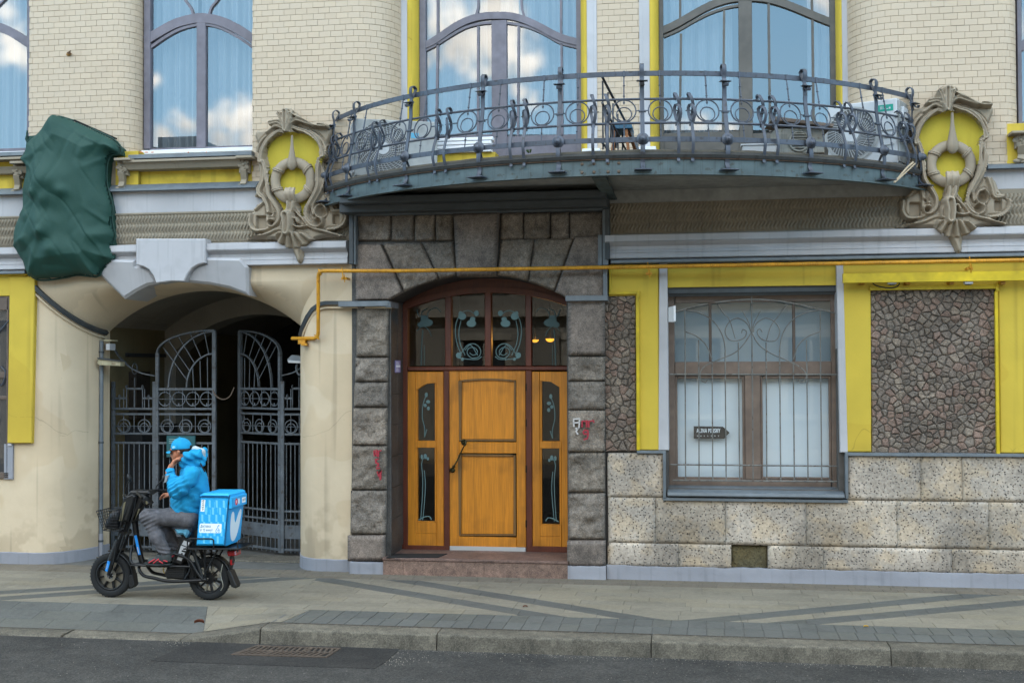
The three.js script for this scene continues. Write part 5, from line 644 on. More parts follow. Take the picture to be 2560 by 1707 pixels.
// ---------- curved iron balcony ----------
const BC = { x: -0.99, z: -2.5, R: 4.22 };
{
  const bal = grp(bld, 'balcony'), pt = (a, r, y) => V3(BC.x + r * Math.sin(a), y, BC.z + r * Math.cos(a)), R = BC.R;
  const angAt = (px, r, y) => { let lo = -1.2, hi = 1.2; for (let i = 0; i < 40; i++) { const m = (lo + hi) / 2, q = pt(m, r, y).project(camera); (q.x * .5 + .5) * W < px ? lo = m : hi = m; } return (lo + hi) / 2; };
  const aL = -Math.acos((-BC.z + .0) / (R + .02)) , aR = Math.acos((-BC.z + .05) / (R + .02));
  const arcY = (r, y, a0 = aL, a1 = aR, n = 60) => Array.from({ length: n + 1 }, (_, i) => pt(lerp(a0, a1, i / n), r, y));
  mat('beamPaint', rgb(92, 108, 110), { map: T.metalWear, roughness: .55, metalness: .15 }); mat('concreteOld', rgb(92, 88, 80), { map: T.grime, roughness: .95, bumpMap: T.rockBump, bumpScale: .01 }); mat('soffit', rgb(176, 176, 172), { map: T.mottle, roughness: .9 });
  const Y0 = 4.29, Y1 = 4.45, Yd = 4.545, up = V3(0, 1, 0);
  // channel beam with flanges, lead drip above, concrete edge
  part(bal, 'edge_beam', [sweep(bar(.02, Y1 - Y0), arcY(R + .02, (Y0 + Y1) / 2), up), sweep(bar(.075, .014), arcY(R + .045, Y0 + .004), up)], M.beamPaint);
  mat('leadDrip', rgb(56, 56, 54), { map: T.metalWear, roughness: .7 });
  part(bal, 'drip_edge', [sweep([[-.05, -.03], [.03, -.02], [.04, .01], [.01, .04], [-.05, .05]], arcY(R + .03, Y1 + .03), up)], M.leadDrip);
  part(bal, 'rust_line', sweep(bar(.03, .012), arcY(R + .035, Y1 + .004), up), tone(M.rustIron, 1.3, 1.1, 1));
  part(bal, 'concrete_edge', sweep([[-.12, -.03], [.012, -.03], [.012, .02], [-.01, .034], [-.12, .036]], arcY(R + .01, Yd - .03, aL, aR, 90).map((p, i) => p.add(V3(0, .012 * (f3(i * .7, 1, 2, 3) - .5), 0))), up), M.concreteOld);
  const disk = (y, r, z0) => { const s = [], n = 48; const a0 = aL, a1 = aR; const pos = [], idx = []; for (let i = 0; i <= n; i++) { const p = pt(lerp(a0, a1, i / n), r, y); pos.push(p.x, y, p.z, p.x, y, z0); if (i) idx.push(2 * i - 2, 2 * i - 1, 2 * i, 2 * i - 1, 2 * i + 1, 2 * i); } const g = flat(pos, idx); g.computeVertexNormals(); return uvBox(g); };
  part(bal, 'deck', disk(Yd, R, -.75), M.concreteOld); part(bal, 'soffit', disk(Y0 + .10, R + .01, -.3), M.soffit);
  // cross beam and the wall beam over the doorway
  const xb = PX(1512, 440, .9); part(bal, 'cross_beam', [box(xb - .035, Y0 + .01, -.2, xb + .035, Y0 + .1, 1.66, .003), box(xb - .07, Y0 - .002, -.2, xb + .07, Y0 + .012, 1.66, .003)], M.beamPaint);
  parts(bal, 'wall_beam', [boxP(848, 482, 1514, 500, -.3, .62, .01), boxP(848, 498, 1518, 523, -.3, .42, .006)], M.darkMetal);
  part(bal, 'wall_plate', box(XP1, YFT + .0, -.3, PX(2300, 500, 0), Y0 + .12, .03, .004), M.soffit);
  const side = (px0, px1, y0, y1, z) => boxP(px0, y0, px1, y1, -.2, z, .004); parts(bal, 'side_cover', [side(872, 882, 515, 660, .2), side(1513, 1524, 515, 648, .16)], M.darkMetal);
  for (const [x, y] of [[1455, 408], [1485, 406], [1520, 404], [1547, 404], [1455, 427], [1485, 425], [1520, 424], [1547, 424]]) { const yy = y < 415 ? Y1 - .035 : Y0 + .04; part(bal, 'rivet', ball(pt(angAt(x, R + .03, yy), R + .03, yy), .017, 1, 1, .7), tone(M.rustIron, 1.6, 1.5, 1.4)); }
  // railing
  const rl = grp(bld, 'balcony_railing'), I = M.iron, rTop = R - .10, YB = 4.645, Y2 = 4.815, Yr1 = 5.065, YTp = 5.335, rAt = (y) => lerp(R + .035, rTop, clamp((y - YB) / (YTp - YB)));
  const K = [873, 1017, 1200, 1397, 1606.5, 1817, 2023, 2204].map((x) => angAt(x, R + .03, YB)); const da = (K[7] - K[0]) / 7, ends = [K[0] - da, K[7] + da], all = [ends[0], ...K, ends[1]];
  const aS = Math.max(aL, ends[0] - .01), aE = Math.min(aR + .02, ends[1]);
  part(rl, 'top_rail', sweep(bar(.016, .05), arcY(rAt(YTp), YTp, aS, aE), up), I);
  part(rl, 'rail', sweep(circ(.012), arcY(rAt(Yr1), Yr1, aS, aE), up), I); part(rl, 'rail', sweep(circ(.013), arcY(rAt(Y2), Y2, aS, aE), up), I); part(rl, 'lower_band', sweep(bar(.012, .05), arcY(rAt(YB), YB, aS, aE), up), I);
  const flatBar = (pts, w, t, rad) => sweep(bar(w, t), pts, rad); // rad: outward direction keeps the bar facing out
  const LP = (a, list) => spline(list.map(([o, y, l = 0]) => pt(a + l / R, rAt(Math.max(y, YB)) + o, y)), 26);
  const tang = (a) => V3(Math.cos(a), 0, -Math.sin(a)), outw = (a) => V3(Math.sin(a), 0, Math.cos(a));
  K.concat([aL + .035, aR - .03]).forEach((a) => { // main posts: upright, scroll over the top rail, knob, foot
    const ps = grp(rl, 'post');
    part(ps, 'upright', [flatBar(LP(a, [[.03, 5.26], [.035, 5.18], [.016, 5.08], [.012, 4.9], [.014, 4.7], [.014, 4.6]]), .042, .014, tang(a).cross(V3(0, 1, 0)).negate())], I);
    part(ps, 'scroll', flatBar(LP(a, [[.03, 5.2], [.05, 5.26], [.012, 5.345], [-.008, 5.40], [.03, 5.425], [.065, 5.40], [.07, 5.35], [.05, 5.3], [.045, 5.25], [.075, 5.2], [.1, 5.19], [.115, 5.215]]), .042, .009, () => tang(a).cross(V3(.0, 1, .0)).negate()), I);
    part(ps, 'leaf', box(-.055, 0, -.012, .055, .006, .05, .002).applyMatrix4(new THREE.Matrix4().makeRotationY(a).setPosition(pt(a, rAt(5.24) + .06, 5.235))), I);
    part(ps, 'foot_bar', flatBar(LP(a, [[.014, 4.64], [.03, 4.56], [.028, 4.5], [.006, 4.45], [.0, 4.41], [.03, 4.36], [.075, 4.335]]), .045, .012, () => outw(a)), I); part(ps, 'brace', flatBar(LP(a, [[-.005, 4.6], [-.05, 4.52], [-.06, 4.47], [-.02, 4.445]]), .03, .008, () => outw(a)), I);
    part(ps, 'foot_plate', box(-.085, -.006, -.05, .085, .006, .07, .003).applyMatrix4(new THREE.Matrix4().makeRotationY(a).setPosition(pt(a, R + .09, 4.333))), I);
    const kb = lathe([[0, .06], [.025, .052], [.038, .03], [.042, .012], [.06, .01], [.064, 0], [.06, -.006], [0, -.006]], 18); kb.rotateX(Math.PI / 2); kb.rotateY(a); const c = pt(a, R + .06, YB); kb.translate(c.x, c.y, c.z); part(ps, 'knob', kb, I);
    part(ps, 'collar', box(-.035, -.01, -.018, .035, .01, .018, .003).applyMatrix4(new THREE.Matrix4().makeRotationY(a).setPosition(pt(a, rAt(4.935) + .012, 4.935))), I);
  });
  const Yc = 4.942, rR = .118, rr = .074, ringAt = (a, y, r, t) => { const g = new THREE.TorusGeometry(r, t, 5, 26), nrm = outw(a), tilt = Math.atan2(R + .035 - rTop, YTp - YB); g.rotateX(-tilt); g.rotateY(a); const c = pt(a, rAt(y), y); g.translate(c.x, c.y, c.z); return g; };
  for (let i = 0; i + 1 < all.length; i++) {
    const a0 = all[i], a1 = all[i + 1], d = a1 - a0, mid = (a0 + a1) / 2, ro = .043;
    for (const [a, s] of [[a0 + ro, 1], [a1 - ro, -1]]) { if (a < aS || a > aE) continue;
      part(rl, 'ring', ringAt(a, Yc, rR, .0075), I); part(rl, 'small_ring', ringAt(a, Yc - .034, rr, .0065), I);
      const v = (y) => pt(a, rAt(y), y); part(rl, 'spindle', [rod(v(YTp), v(5.015), .0075, .0075, 6), ball(v(5.21), .013, 1, .7, 1, 8, 6), ball(v(5.03), .012, 1, .7, 1, 8, 6), ball(v(5.1), .012, 1, .7, 1, 8, 6), box(-.012, -.028, -.014, .012, .028, .014).applyMatrix4(new THREE.Matrix4().makeRotationY(a).setPosition(v(YTp)))], I);
      part(rl, 'spindle', [rod(v(Y2 + .03), v(YB - .01), .0065, .0065, 6), ball(v(4.75), .012, 1, .7, 1, 8, 6)], I);
      const e = a - s * rR / R, f = a0 + (s > 0 ? 0 : d); part(rl, 'link', sweep(bar(.018, .008), [pt(e, rAt(Yc), Yc), pt(f, rAt(Yc) + .01, Yc)], up), I); part(rl, 'link', sweep(bar(.018, .008), [pt(a + s * rR / R, rAt(Yc), Yc), pt(mid + s * -.004, rAt(Yc), Yc)], up), I);
    }
    for (const s of [-1, 1]) { const a = mid + s * .0165; if (a < aS || a > aE) continue; const o = () => outw(a);
      part(rl, 'scroll_bar', flatBar(LP(a, [[-.02, 5.06], [-.026, 5.085, -.01], [0, 5.12, -.02], [.045, 5.11, -.02], [.06, 5.06, 0], [.035, 5.0, .018], [.0, 4.95, .02], [-.02, 4.9, .012], [-.01, 4.84], [.012, 4.80]]), .03, .009, o), I);
      part(rl, 'scroll_bar', flatBar(LP(a, [[.012, 4.80], [.05, 4.86, .02], [.075, 4.93, .024], [.06, 4.99, 0], [.02, 4.985, -.024], [.0, 4.93, -.026], [.005, 4.86, -.012], [.02, 4.81], [.03, 4.76], [.045, 4.68], [.05, 4.6], [.03, 4.52], [.012, 4.46], [.02, 4.425], [.045, 4.42]]), .03, .009, o), I);
      part(rl, 'bar_collar', [tube([pt(a - .004, rAt(Y2), Y2 - .03), pt(a - .004, rAt(Y2) + .03, Y2), pt(a - .004, rAt(Y2), Y2 + .03)], .007, 8, 5), box(-.017, -.03, -.012, .017, .03, .028, .004).applyMatrix4(new THREE.Matrix4().makeRotationY(a).setPosition(pt(a, rAt(Y2), Y2)))], I);
    }
  }
  // divider railing between the two flats, running back to the wall
  const dx = PX(1505, 220, 1.6); part(rl, 'divider', [rod(V3(dx - .0, 5.33, 1.55), V3(dx + .25, 4.98, -.4), .014), rod(V3(dx, 5.06, 1.58), V3(dx + .2, 4.75, -.4), .012), rod(V3(dx, 4.65, 1.6), V3(dx + .2, 4.58, -.4), .012), ...[0, .3, .6, .9, 1.2].map((t) => rod(V3(dx + t * .1, 5.3 - t * .17, 1.5 - t), V3(dx + t * .1, 4.6, 1.5 - t), .009)), ...[.15, .45, .75].map((t) => ring(V3(dx + t * .1, 4.86, 1.45 - t), .1, .007, 'x', 20, 5))], tone(I, .6));
  globalThis.BAL = { pt, angAt, R, Yd };
  // white boxes and sockets tucked under the beam
  for (const [x, y, w2, c] of [[942, 522, 18, 0], [985, 517, 20, 0], [1176, 510, 18, 1], [1282, 508, 20, 1], [1325, 508, 38, 2], [1360, 507, 18, 1]]) { const z = .3, o = thing('junction_box', [x < 960 ? 'dark junction box under the balcony beam nearest the left pier' : 'dark junction box under the beam right of the sagging cable', x < 1200 ? 'small grey floodlight box above the keystone under the balcony' : 'grey box under the balcony beam ' + (x < 1300 ? 'left' : 'right') + ' of the white framed one', 'white framed box under the balcony beam between two grey boxes'][c], 'junction box', P3(x, y, z).toArray()); part(o, 'case', boxP(x - w2 / 2, y - 8, x + w2 / 2, y + 6, z - .1, z, .004), mat('boxGrey', rgb(150, 150, 148))); part(o, 'bracket', boxP(x - 4, y - 14, x + 4, y - 8, z - .06, z - .03), M.darkMetal); }
  one('cable_loop', 'black cable sagging under the balcony beam above the left pier', 'cable', tube([[935, 515], [950, 524], [975, 527], [998, 522], [1000, 514]].map(([x, y]) => P3(x, y, .33)), .007, 20, 5), M.black, P3(970, 520, .33).toArray());
}
// things standing on the balcony
{
  const Yd = BAL.Yd; mat('acWhite', rgb(184, 186, 188), { roughness: .4 }); mat('acGrey', rgb(176, 178, 176), { roughness: .45, map: T.mottle }); mat('gridDark', rgb(96, 98, 98), { roughness: .7 }); mat('teal', rgb(0, 140, 120), { roughness: .4 });
  const fan = (o, c, r, ax, spokes, rings, m, hub, hubM) => { // fan guard in the plane across ax (yaw)
    const T4 = new THREE.Matrix4().makeRotationY(ax).setPosition(c), put = (g) => g.applyMatrix4(T4); part(o, 'fan_opening', put(new THREE.CircleGeometry(r, 32)), M.gridDark);
    const gs = []; for (let i = 1; i <= rings; i++) { const g = new THREE.TorusGeometry(r * i / rings, .002, 4, 40); g.translate(0, 0, .012); gs.push(put(g)); } for (let i = 0; i < spokes; i++) { const a = i / spokes * 6.283; gs.push(put(tube([V3(Math.cos(a) * hub, Math.sin(a) * hub, .014), V3(Math.cos(a + .35) * r * .6, Math.sin(a + .35) * r * .6, .018), V3(Math.cos(a + .55) * r, Math.sin(a + .55) * r, .012)], .003, 8, 4))); } part(o, 'fan_guard', gs, m); const h = new THREE.CircleGeometry(hub, 24); h.translate(0, 0, .02); part(o, 'hub_disc', put(h), hubM); };
  { // left unit, turned a little to the left
    const c = P3(960, 330, .35), yaw = .4, o = thing('air_conditioner', 'grey outdoor air conditioner with round fan grille at the left end of the balcony', 'air conditioner', [c.x, Yd, c.z]); const M4 = new THREE.Matrix4().makeRotationY(yaw).setPosition(c.x, Yd + .03, c.z); const b = (g) => g.applyMatrix4(M4);
    part(o, 'case', b(box(-.34, 0, -.32, .62, .66, 0, .012)), M.acGrey); fan(o, V3(-.02, .33, .004).applyMatrix4(M4), .3, yaw, 34, 13, M.acWhite, .075, M.acWhite);
    part(o, 'label', b(box(.31, .46, 0, .4, .52, .002, 0)), mat('labelBlue', rgb(90, 160, 190))); parts(o, 'foot', [b(box(-.28, -.03, -.3, -.2, 0, 0)), b(box(.46, -.03, -.3, .54, 0, 0))], M.darkMetal);
    part(o, 'side_guard', [0, 1, 2, 3, 4, 5, 6].map((i) => b(rod(V3(-.352, .05 + i * .09, 0), V3(-.352, .05 + i * .09, -.3), .005, .005, 5))).concat([0, 1, 2, 3].map((i) => b(rod(V3(-.352, .03, -.02 - i * .09), V3(-.352, .63, -.02 - i * .09), .005, .005, 5)))), M.acWhite);
  }
  { const c = P3(2165, 330, .2), yaw = -.42, o = thing('air_conditioner', 'large white outdoor air conditioner with spiral fan guard at the right end of the balcony', 'air conditioner', [c.x, Yd, c.z]), M4 = new THREE.Matrix4().makeRotationY(yaw).setPosition(c.x, Yd + .02, c.z), b = (g) => g.applyMatrix4(M4);
    part(o, 'case', b(box(-.42, 0, -.36, .34, .7, 0, .012)), M.acWhite); fan(o, V3(-.15, .36, .004).applyMatrix4(M4), .27, yaw, 46, 3, M.acWhite, .085, M.acWhite); part(o, 'fan_frame', b(new THREE.RingGeometry(.275, .3, 40).translate(-.15, .36, .014)), M.acGrey);
    part(o, 'badge', b(box(.14, .57, 0, .3, .64, .004, 0)), M.teal); part(o, 'badge_text', [b(box(.16, .59, 0, .166, .625, .006, 0)), b(box(.176, .59, 0, .182, .625, .006, 0)), b(box(.16, .604, 0, .18, .61, .006, 0)), b(box(.19, .59, 0, .195, .62, .006, 0)), b(box(.205, .593, 0, .222, .6, .006, 0)), b(box(.23, .59, 0, .248, .597, .006, 0)), b(box(.255, .59, 0, .272, .61, .006, 0))], M.acWhite); for (let i = 0; i < 4; i++) part(o, 'louvre', b(box(.16, .12 + i * .08, 0, .3, .128 + i * .08, .012, .002)), M.acGrey);
    part(o, 'side_panel', b(box(.341, .02, -.34, .36, .68, -.02, .004)), M.acGrey); part(o, 'side_cap', b(box(.345, .4, -.28, .385, .62, -.08, .01)), M.acWhite); parts(o, 'foot', [b(box(-.3, -.03, -.34, -.22, 0, 0)), b(box(.15, -.03, -.34, .23, 0, 0))], M.darkMetal); }
  { const c = P3(1998, 320, .95), yaw = .1, o = thing('ventilation_unit', 'boxy metal ventilation unit with round slotted outlet under a small slanted lid', 'ventilation unit', [c.x, Yd, c.z]), M4 = new THREE.Matrix4().makeRotationY(yaw).setPosition(c.x, Yd + .05, c.z), b = (g) => g.applyMatrix4(M4);
    mat('tinGrey', rgb(170, 168, 158), { roughness: .5, map: T.metalWear }); part(o, 'case', b(box(-.24, 0, -.34, .26, .26, 0, .006)), M.tinGrey); part(o, 'lid', b(slab([[-.3, .33], [-.27, .37], [.34, .28], [.33, .25]], -.4, .1, .004, true)), tone(M.frameBrown, .8)); const tor = new THREE.TorusGeometry(.1, .012, 6, 28); tor.translate(.0, .12, .012); part(o, 'outlet_ring', b(tor), M.tinGrey); part(o, 'outlet', b(new THREE.CircleGeometry(.098, 26).translate(0, .12, .006)), M.gridDark); for (let i = 0; i < 6; i++) { const y = .05 + i * .028, w2 = Math.sqrt(.0096 - (y - .12) ** 2); part(o, 'slat', b(box(-w2, y, .006, w2, y + .012, .022, .002)), M.tinGrey); } part(o, 'sticker', b(box(-.21, .11, 0, -.12, .2, .003, 0)), tone(M.tinGrey, .75)); part(o, 'foot_tray', b(box(-.24, -.05, -.34, .26, -.005, -.01, .006)), tone(M.frameBrown, .5)); }
  { const r = P3(1905, 360, 1.2), o = thing('white_crate', 'low white plastic trough beside the ventilation unit on the balcony', 'trough', [r.x, Yd, r.z]); part(o, 'tub', slab([[-.19, 0], [.14, 0], [.16, .1], [-.2, .11]].map(([x, y]) => [r.x + x, Yd + y]), r.z - .25, r.z, .012, true), M.acWhite); part(o, 'rim', box(r.x - .21, Yd + .1, r.z - .26, r.x + .17, Yd + .118, r.z + .012, .004), M.acWhite); }
  { // stacked white profiles
    const o = thing('shutter_stack', 'stack of white metal shutter slats lying behind the railing before the left balcony door', 'shutter slats', P3(1140, 362, -.2).toArray()); for (let i = 0; i < 4; i++) part(o, 'slat', boxP(1066 + i * 3, 344 + i * 9.5, 1232 - (i % 2) * 4, 352 + i * 9.5, -.32, -.2, .006), M.whiteTrim); part(bld, 'yellow_ledge', box(PX(1050, 380, -.25), Yd, -.5, PX(1238, 380, -.25), PY(1100, 384, -.25), -.25, .004), M.yellow); }
  { // wooden trestle with a blue top
    const o = thing('wooden_trestle', 'small wooden trestle with a blue top standing on the balcony between the doors', 'trestle', P3(1567, 372, .6).toArray()), z = .6; mat('rawWood', rgb(168, 112, 72), { map: T.wood, roughness: .7 }); mat('bluePly', rgb(70, 120, 150), { map: T.metalWear, roughness: .7 });
    part(o, 'top', [boxP(1531, 304, 1576, 312, z - .3, z + .02, .004), boxP(1528, 312, 1580, 321, z - .34, z + .05, .004)], M.bluePly);
    const leg = (a, b2, zz) => part(o, 'leg', sweep(bar(.055, .03), [P3(...a, zz), P3(...b2, zz)], V3(1, 0, 0)), M.rawWood); leg([1540, 322], [1530, 384], z); leg([1566, 322], [1572, 384], z); leg([1573, 322], [1598, 384], z - .1); leg([1538, 322], [1534, 384], z - .3); leg([1570, 322], [1590, 384], z - .3);
    part(o, 'brace', boxP(1536, 350, 1592, 357, z - .32, z - .3), M.rawWood); part(o, 'side_board', slab([[1578, 320], [1603, 384], [1596, 384], [1572, 320]].map(([x, y]) => P(x, y, z - .02)), z - .3, z - .02, .003, true), tone(M.greyMetal, .8)); }
  const wl = part(bld, 'deck_skirting', boxP(1455, 371, 1500, 380, -.5, -.3, .004), M.whiteTrim); part(bld, 'deck_skirting', boxP(1590, 366, 1640, 376, -.5, -.3, .004), M.whiteTrim);
  { const o = thing('weed_tuft', 'tiny green weed growing from the balcony edge', 'weed', P3(1324, 382, 1.62).toArray()), R = rng(3), c = P3(1324, 383, 1.64); mat('weed', new THREE.Color(.06, .1, .03)); for (let i = 0; i < 9; i++) { const a = R() * 6.28, q = ball(V3(0, 0, 0), .014, .5, 1.6, .15, 6, 4); q.translate(0, .025, 0); q.rotateZ((R() - .5) * 2.2); q.rotateY(a); q.translate(c.x + (R() - .5) * .02, c.y, c.z); part(o, 'leaf', q, M.weed); } }
  one('loose_cable', 'bundle of loose pale cables hanging from the right end of the balcony', 'cable', [tube([[2285, 405], [2270, 418], [2255, 435], [2240, 452], [2232, 458]].map(([x, y]) => P3(x, y, .5)), .012, 16, 6), tube([[2290, 408], [2272, 425], [2258, 438], [2238, 456]].map(([x, y]) => P3(x, y, .51)), .008, 16, 6)], tone(M.beige, .8), P3(2260, 430, .5).toArray());
}
// ---------- gates, pipes, ducts, lamps and small fittings ----------
{
  const ZG = -1.08, Q = (x, y) => [.44643 * x, 600 + .44643 * y], gx = (x, y = 1000) => PX(...Q(x, y), ZG), gy = (y, x = 1000) => PY(...Q(x, y), ZG), I2 = mat('gateIron', rgb(108, 115, 122), { map: T.metalWear, roughness: .6, metalness: .1 });
  const ys = { top: gy(835), r1: gy(890), a: gy(945), b: gy(975), r2: gy(1043), c: gy(1085), d: gy(1137), e: PY(450, 1274, ZG), f: PY(450, 1296, ZG), g: PY(450, 1308, ZG), h: PY(450, 1342, ZG), z: .03 };
  function leaf(label, name, w, rings1, rings2, nb, dir, at, yaw, arched) {
    const o = thing(name, label, 'gate', at); origin.set(o, [0, 0, 0]); o.rotation.y = yaw; const X = (t) => dir * t, b = (n, t0, y0, t1, y1, d = .012) => part(o, n, box(Math.min(X(t0), X(t1)), y0, -d, Math.max(X(t0), X(t1)), y1, d, .003), I2), v = (t, y, z = 0) => V3(X(t), y, z);
    b('upright', -.02, ys.z, .022, arched ? gy(632) : ys.top + .1, .02); b('upright', w - .03, ys.z, w + .02, arched ? gy(510) : ys.top + .1, .022);
    for (const [y, t] of [[ys.top, .016], [ys.a, .014], [ys.b, .014], [ys.c, .014], [ys.d, .014], [ys.e, .012], [ys.f, .012], [ys.z + .04, .016]]) if (arched || y < ys.top) b('rail', .022, y - t, w - .03, y + t, .012);
    b('lower_plate', .022, ys.h, w - .03, ys.g, .006);
    for (let i = 1; i < nb; i++) { const t = i * w / nb; part(o, 'bar', [rod(v(t, ys.z), v(t, ys.h), .008, .008, 6), rod(v(t, ys.g), v(t, ys.d), .008, .008, 6)], I2); if (i % 2 === 0) part(o, 'short_bar', [rod(v(t, ys.c), v(t, ys.b), .007, .007, 6), rod(v(t, ys.a), v(t, ys.top), .007, .007, 6)], I2); }
    const rr = (n, y, r, two) => { for (let i = 0; i < n; i++) { const t = (i + .5) * (w - .02) / n + .01, p = v(t, y); part(o, 'ring', ring(p, r, .008), I2); if (two) part(o, 'small_ring', ring(p.clone().add(V3(0, -.02, 0)), r * .68, .007), I2); else part(o, 'finial', [rod(v(t, y - r - .004), v(t, y - r + .035), .014, .008, 6), box(X(t) - .03, y - r - .008, -.012, X(t) + .03, y - r + .004, .012)], I2), part(o, 'ring_hook', [ring(v(t, y + r), .016, .006, 'x', 12, 5)], I2); } part(o, 'ring_tie', [rod(v(.02, y), v(w - .02, y), .005, .005, 5)], I2); };
    rr(rings2, ys.r2, .085, true); if (arched) rr(rings1, ys.r1, .088, false);
    if (arched) {
      const cyy = gy(632), ty = gy(507), arc = Array.from({ length: 19 }, (_, i) => { const a = i / 18 * Math.PI / 2; return v(w - (w) * Math.cos(a), cyy + (ty - cyy) * Math.sin(a)); }); part(o, 'arch_bar', sweep(bar(.02, .045), arc, V3(0, 0, 1)), I2);
      for (const [r, k] of [[.34 * w / .7, .0], [.56 * w / .7, .0]]) part(o, 'fan_arc', sweep(bar(.018, .03), Array.from({ length: 15 }, (_, i) => { const a = i / 14 * Math.PI / 2; return v(w - r * Math.cos(a), ys.top + .02 + r * 1.15 * Math.sin(a)); }), V3(0, 0, 1)), I2);
      for (let i = 0; i < 5; i++) { const a = .25 + i * .28, r0 = .34 * w / .7, R0 = [w - r0 * Math.cos(a), ys.top + r0 * 1.15 * Math.sin(a)], k = 1.0; const e = [w - w * .93 * Math.cos(a), Math.min(ys.top + .05 + (ty - ys.top) * (.55 + .42 * Math.sin(a)), cyy + (ty - cyy) * Math.sqrt(Math.max(0, 1 - (Math.cos(a) * .93) ** 2)))]; part(o, 'fan_rib', rod(v(...R0), v(...e), .007, .007, 6), I2); }
      for (let i = 1; i < 4; i++) part(o, 'fan_rib', rod(v(w - .34 * w / .7 * i / 4, ys.top), v(w - .34 * w / .7 * i / 4 * 1.05, ys.top + .34 * w / .7 * Math.sqrt(1 - (i / 4) ** 2) * 1.1), .007, .007, 6), I2);
    } else {
      b('step_rail', .022, gy(892), w * .32, gy(880)); b('step_rail', w * .32, gy(838), w * .7, gy(826)); b('step_rail', w * .7, gy(892), w - .03, gy(880));
      for (const [t, y] of [[.15, 885], [.32, 832], [.7, 832], [.85, 885]]) part(o, 'bar_hook', [rod(v(w * t, ys.a), v(w * t, gy(y)), .008, .008, 6), ring(v(w * t, gy(y) + .02), .022, .008, 'x', 12, 5)], I2); part(o, 'tall_bar', [rod(v(w * .51, ys.a), v(w * .51, gy(770)), .008, .008, 6), ring(v(w * .51, gy(720)), .07, .008, 'x', 20, 5)], I2);
      part(o, 'sagging_bar', sweep(bar(.014, .04), spline([[0, 600], [.12, 645], [.35, 700], [.65, 742], [1, 760]].map(([t, y]) => v(w * t, gy(y))), 14), V3(0, 0, 1)), I2);
    } return o;
  }
  const x0 = gx(632), x1 = gx(866), x2 = gx(1188), x4 = gx(1579), x5 = Math.max(gx(1720), GW.XI1 + .05);
  leaf('fixed left side panel of the iron gate next to the drain pipe', 'gate_fence', x1 - x0, 2, 2, 8, 1, [x0, 0, ZG], 0, false);
  leaf('closed left leaf of the iron gate, behind the rider', 'gate_leaf', x2 - x1, 4, 3, 9, 1, [x1 + .03, 0, ZG], 0, true);
  leaf('right leaf of the iron gate standing ajar, next to the dark gap', 'gate_leaf', x2 - x1, 4, 3, 9, -1, [x4 - .03, 0, ZG], -.5, true);
  leaf('fixed right side panel of the iron gate beside the right pier', 'gate_fence', x5 - x4, 2, 2, 8, -1, [x5, 0, ZG], 0, false);
  const q3 = (x, y, z = ZG) => P3(...Q(x, y), z);
  one('gate_chain', 'rusty chain hanging slack between the two gate leaves', 'chain', tube([[1190, 840], [1200, 862], [1225, 885], [1255, 892], [1285, 875], [1310, 825]].map(([x, y]) => q3(x, y, ZG + .05)), .009, 30, 6), tone(M.rustIron, 1.5), q3(1250, 890).toArray());
  { const n = thing('gate_notice', 'teal notice board with small white text on the gate behind the cap', 'notice', P3(450, 1142, ZG + .05).toArray()); part(n, 'plate', boxP(415, 1089, 487, 1143, ZG + .03, ZG + .045, .002), mat('noticeTeal', rgb(30, 78, 84), { roughness: .5 })); const r = rect(417, 1091, 485, 1141, ZG + .046), t = canvasTex(256, 200, (x, w, h) => { x.fillStyle = '#245a60'; x.fillRect(0, 0, w, h); x.fillStyle = '#8fb0ae'; for (let i = 0; i < 3; i++) x.fillRect(16, 26 + i * 17, 90 + (i * 47) % 60, 6); x.fillRect(150, 60, 70, 5); x.fillRect(60, 120, 130, 5); }); part(n, 'print', decal([V3(r.x0, r.y0, ZG + .047), V3(r.x1, r.y0, ZG + .047), V3(r.x1, r.y1, ZG + .047), V3(r.x0, r.y1, ZG + .047)]), mat('noticePrint', 0xffffff, { map: t, roughness: .5 })); }
  // drain pipe on the left jamb
  const dz = -.62, dx = PX(252, 1000, dz), o = thing('drain_pipe', 'grey drain pipe on the left jamb of the gateway', 'pipe', [dx, 0, dz]);
  part(o, 'pipe', rod(V3(dx, .3, dz), V3(dx, PY(252, 852, dz), dz), .027, .027, 14), M.greyMetal); part(o, 'painted_foot', rod(V3(dx, 0, dz), V3(dx, .3, dz), .0285, .0285, 14), M.lilacBase); for (const y of [PY(252, 1106, dz), PY(252, 1352, dz), PY(252, 880, dz)]) part(o, 'pipe_clip', rod(V3(dx, y - .012, dz), V3(dx, y + .012, dz), .033, .033, 14), M.darkMetal);
  const miter = (i, t0, t1, off, n) => Array.from({ length: n + 1 }, (_, k) => { const p = GW.at(i, lerp(t0, t1, k / n)), t = lerp(t0, t1, k / n) * Math.PI / 2; return V3(p[0] + (i < GW.k + 5 ? 1 : -1) * off * Math.cos(t) * .7, p[1] - off * .75 * Math.cos(t) - off * .2, p[2] + off * Math.sin(t)); });
  { const d = thing('cable_duct', 'dark grey cable duct curving down the left splay of the gateway arch', 'cable duct', GW.at(GW.k, .5)); part(d, 'duct', sweep(bar(.05, .05), miter(GW.k, .98, .08, .03, 18), V3(0, 0, 1)), M.darkMetal); part(d, 'small_duct', sweep(bar(.022, .022), miter(GW.k, .98, .1, .03, 18).map((p) => p.add(V3(-.01, -.07, .0))), V3(0, 0, 1)), tone(M.beige, .9)); }
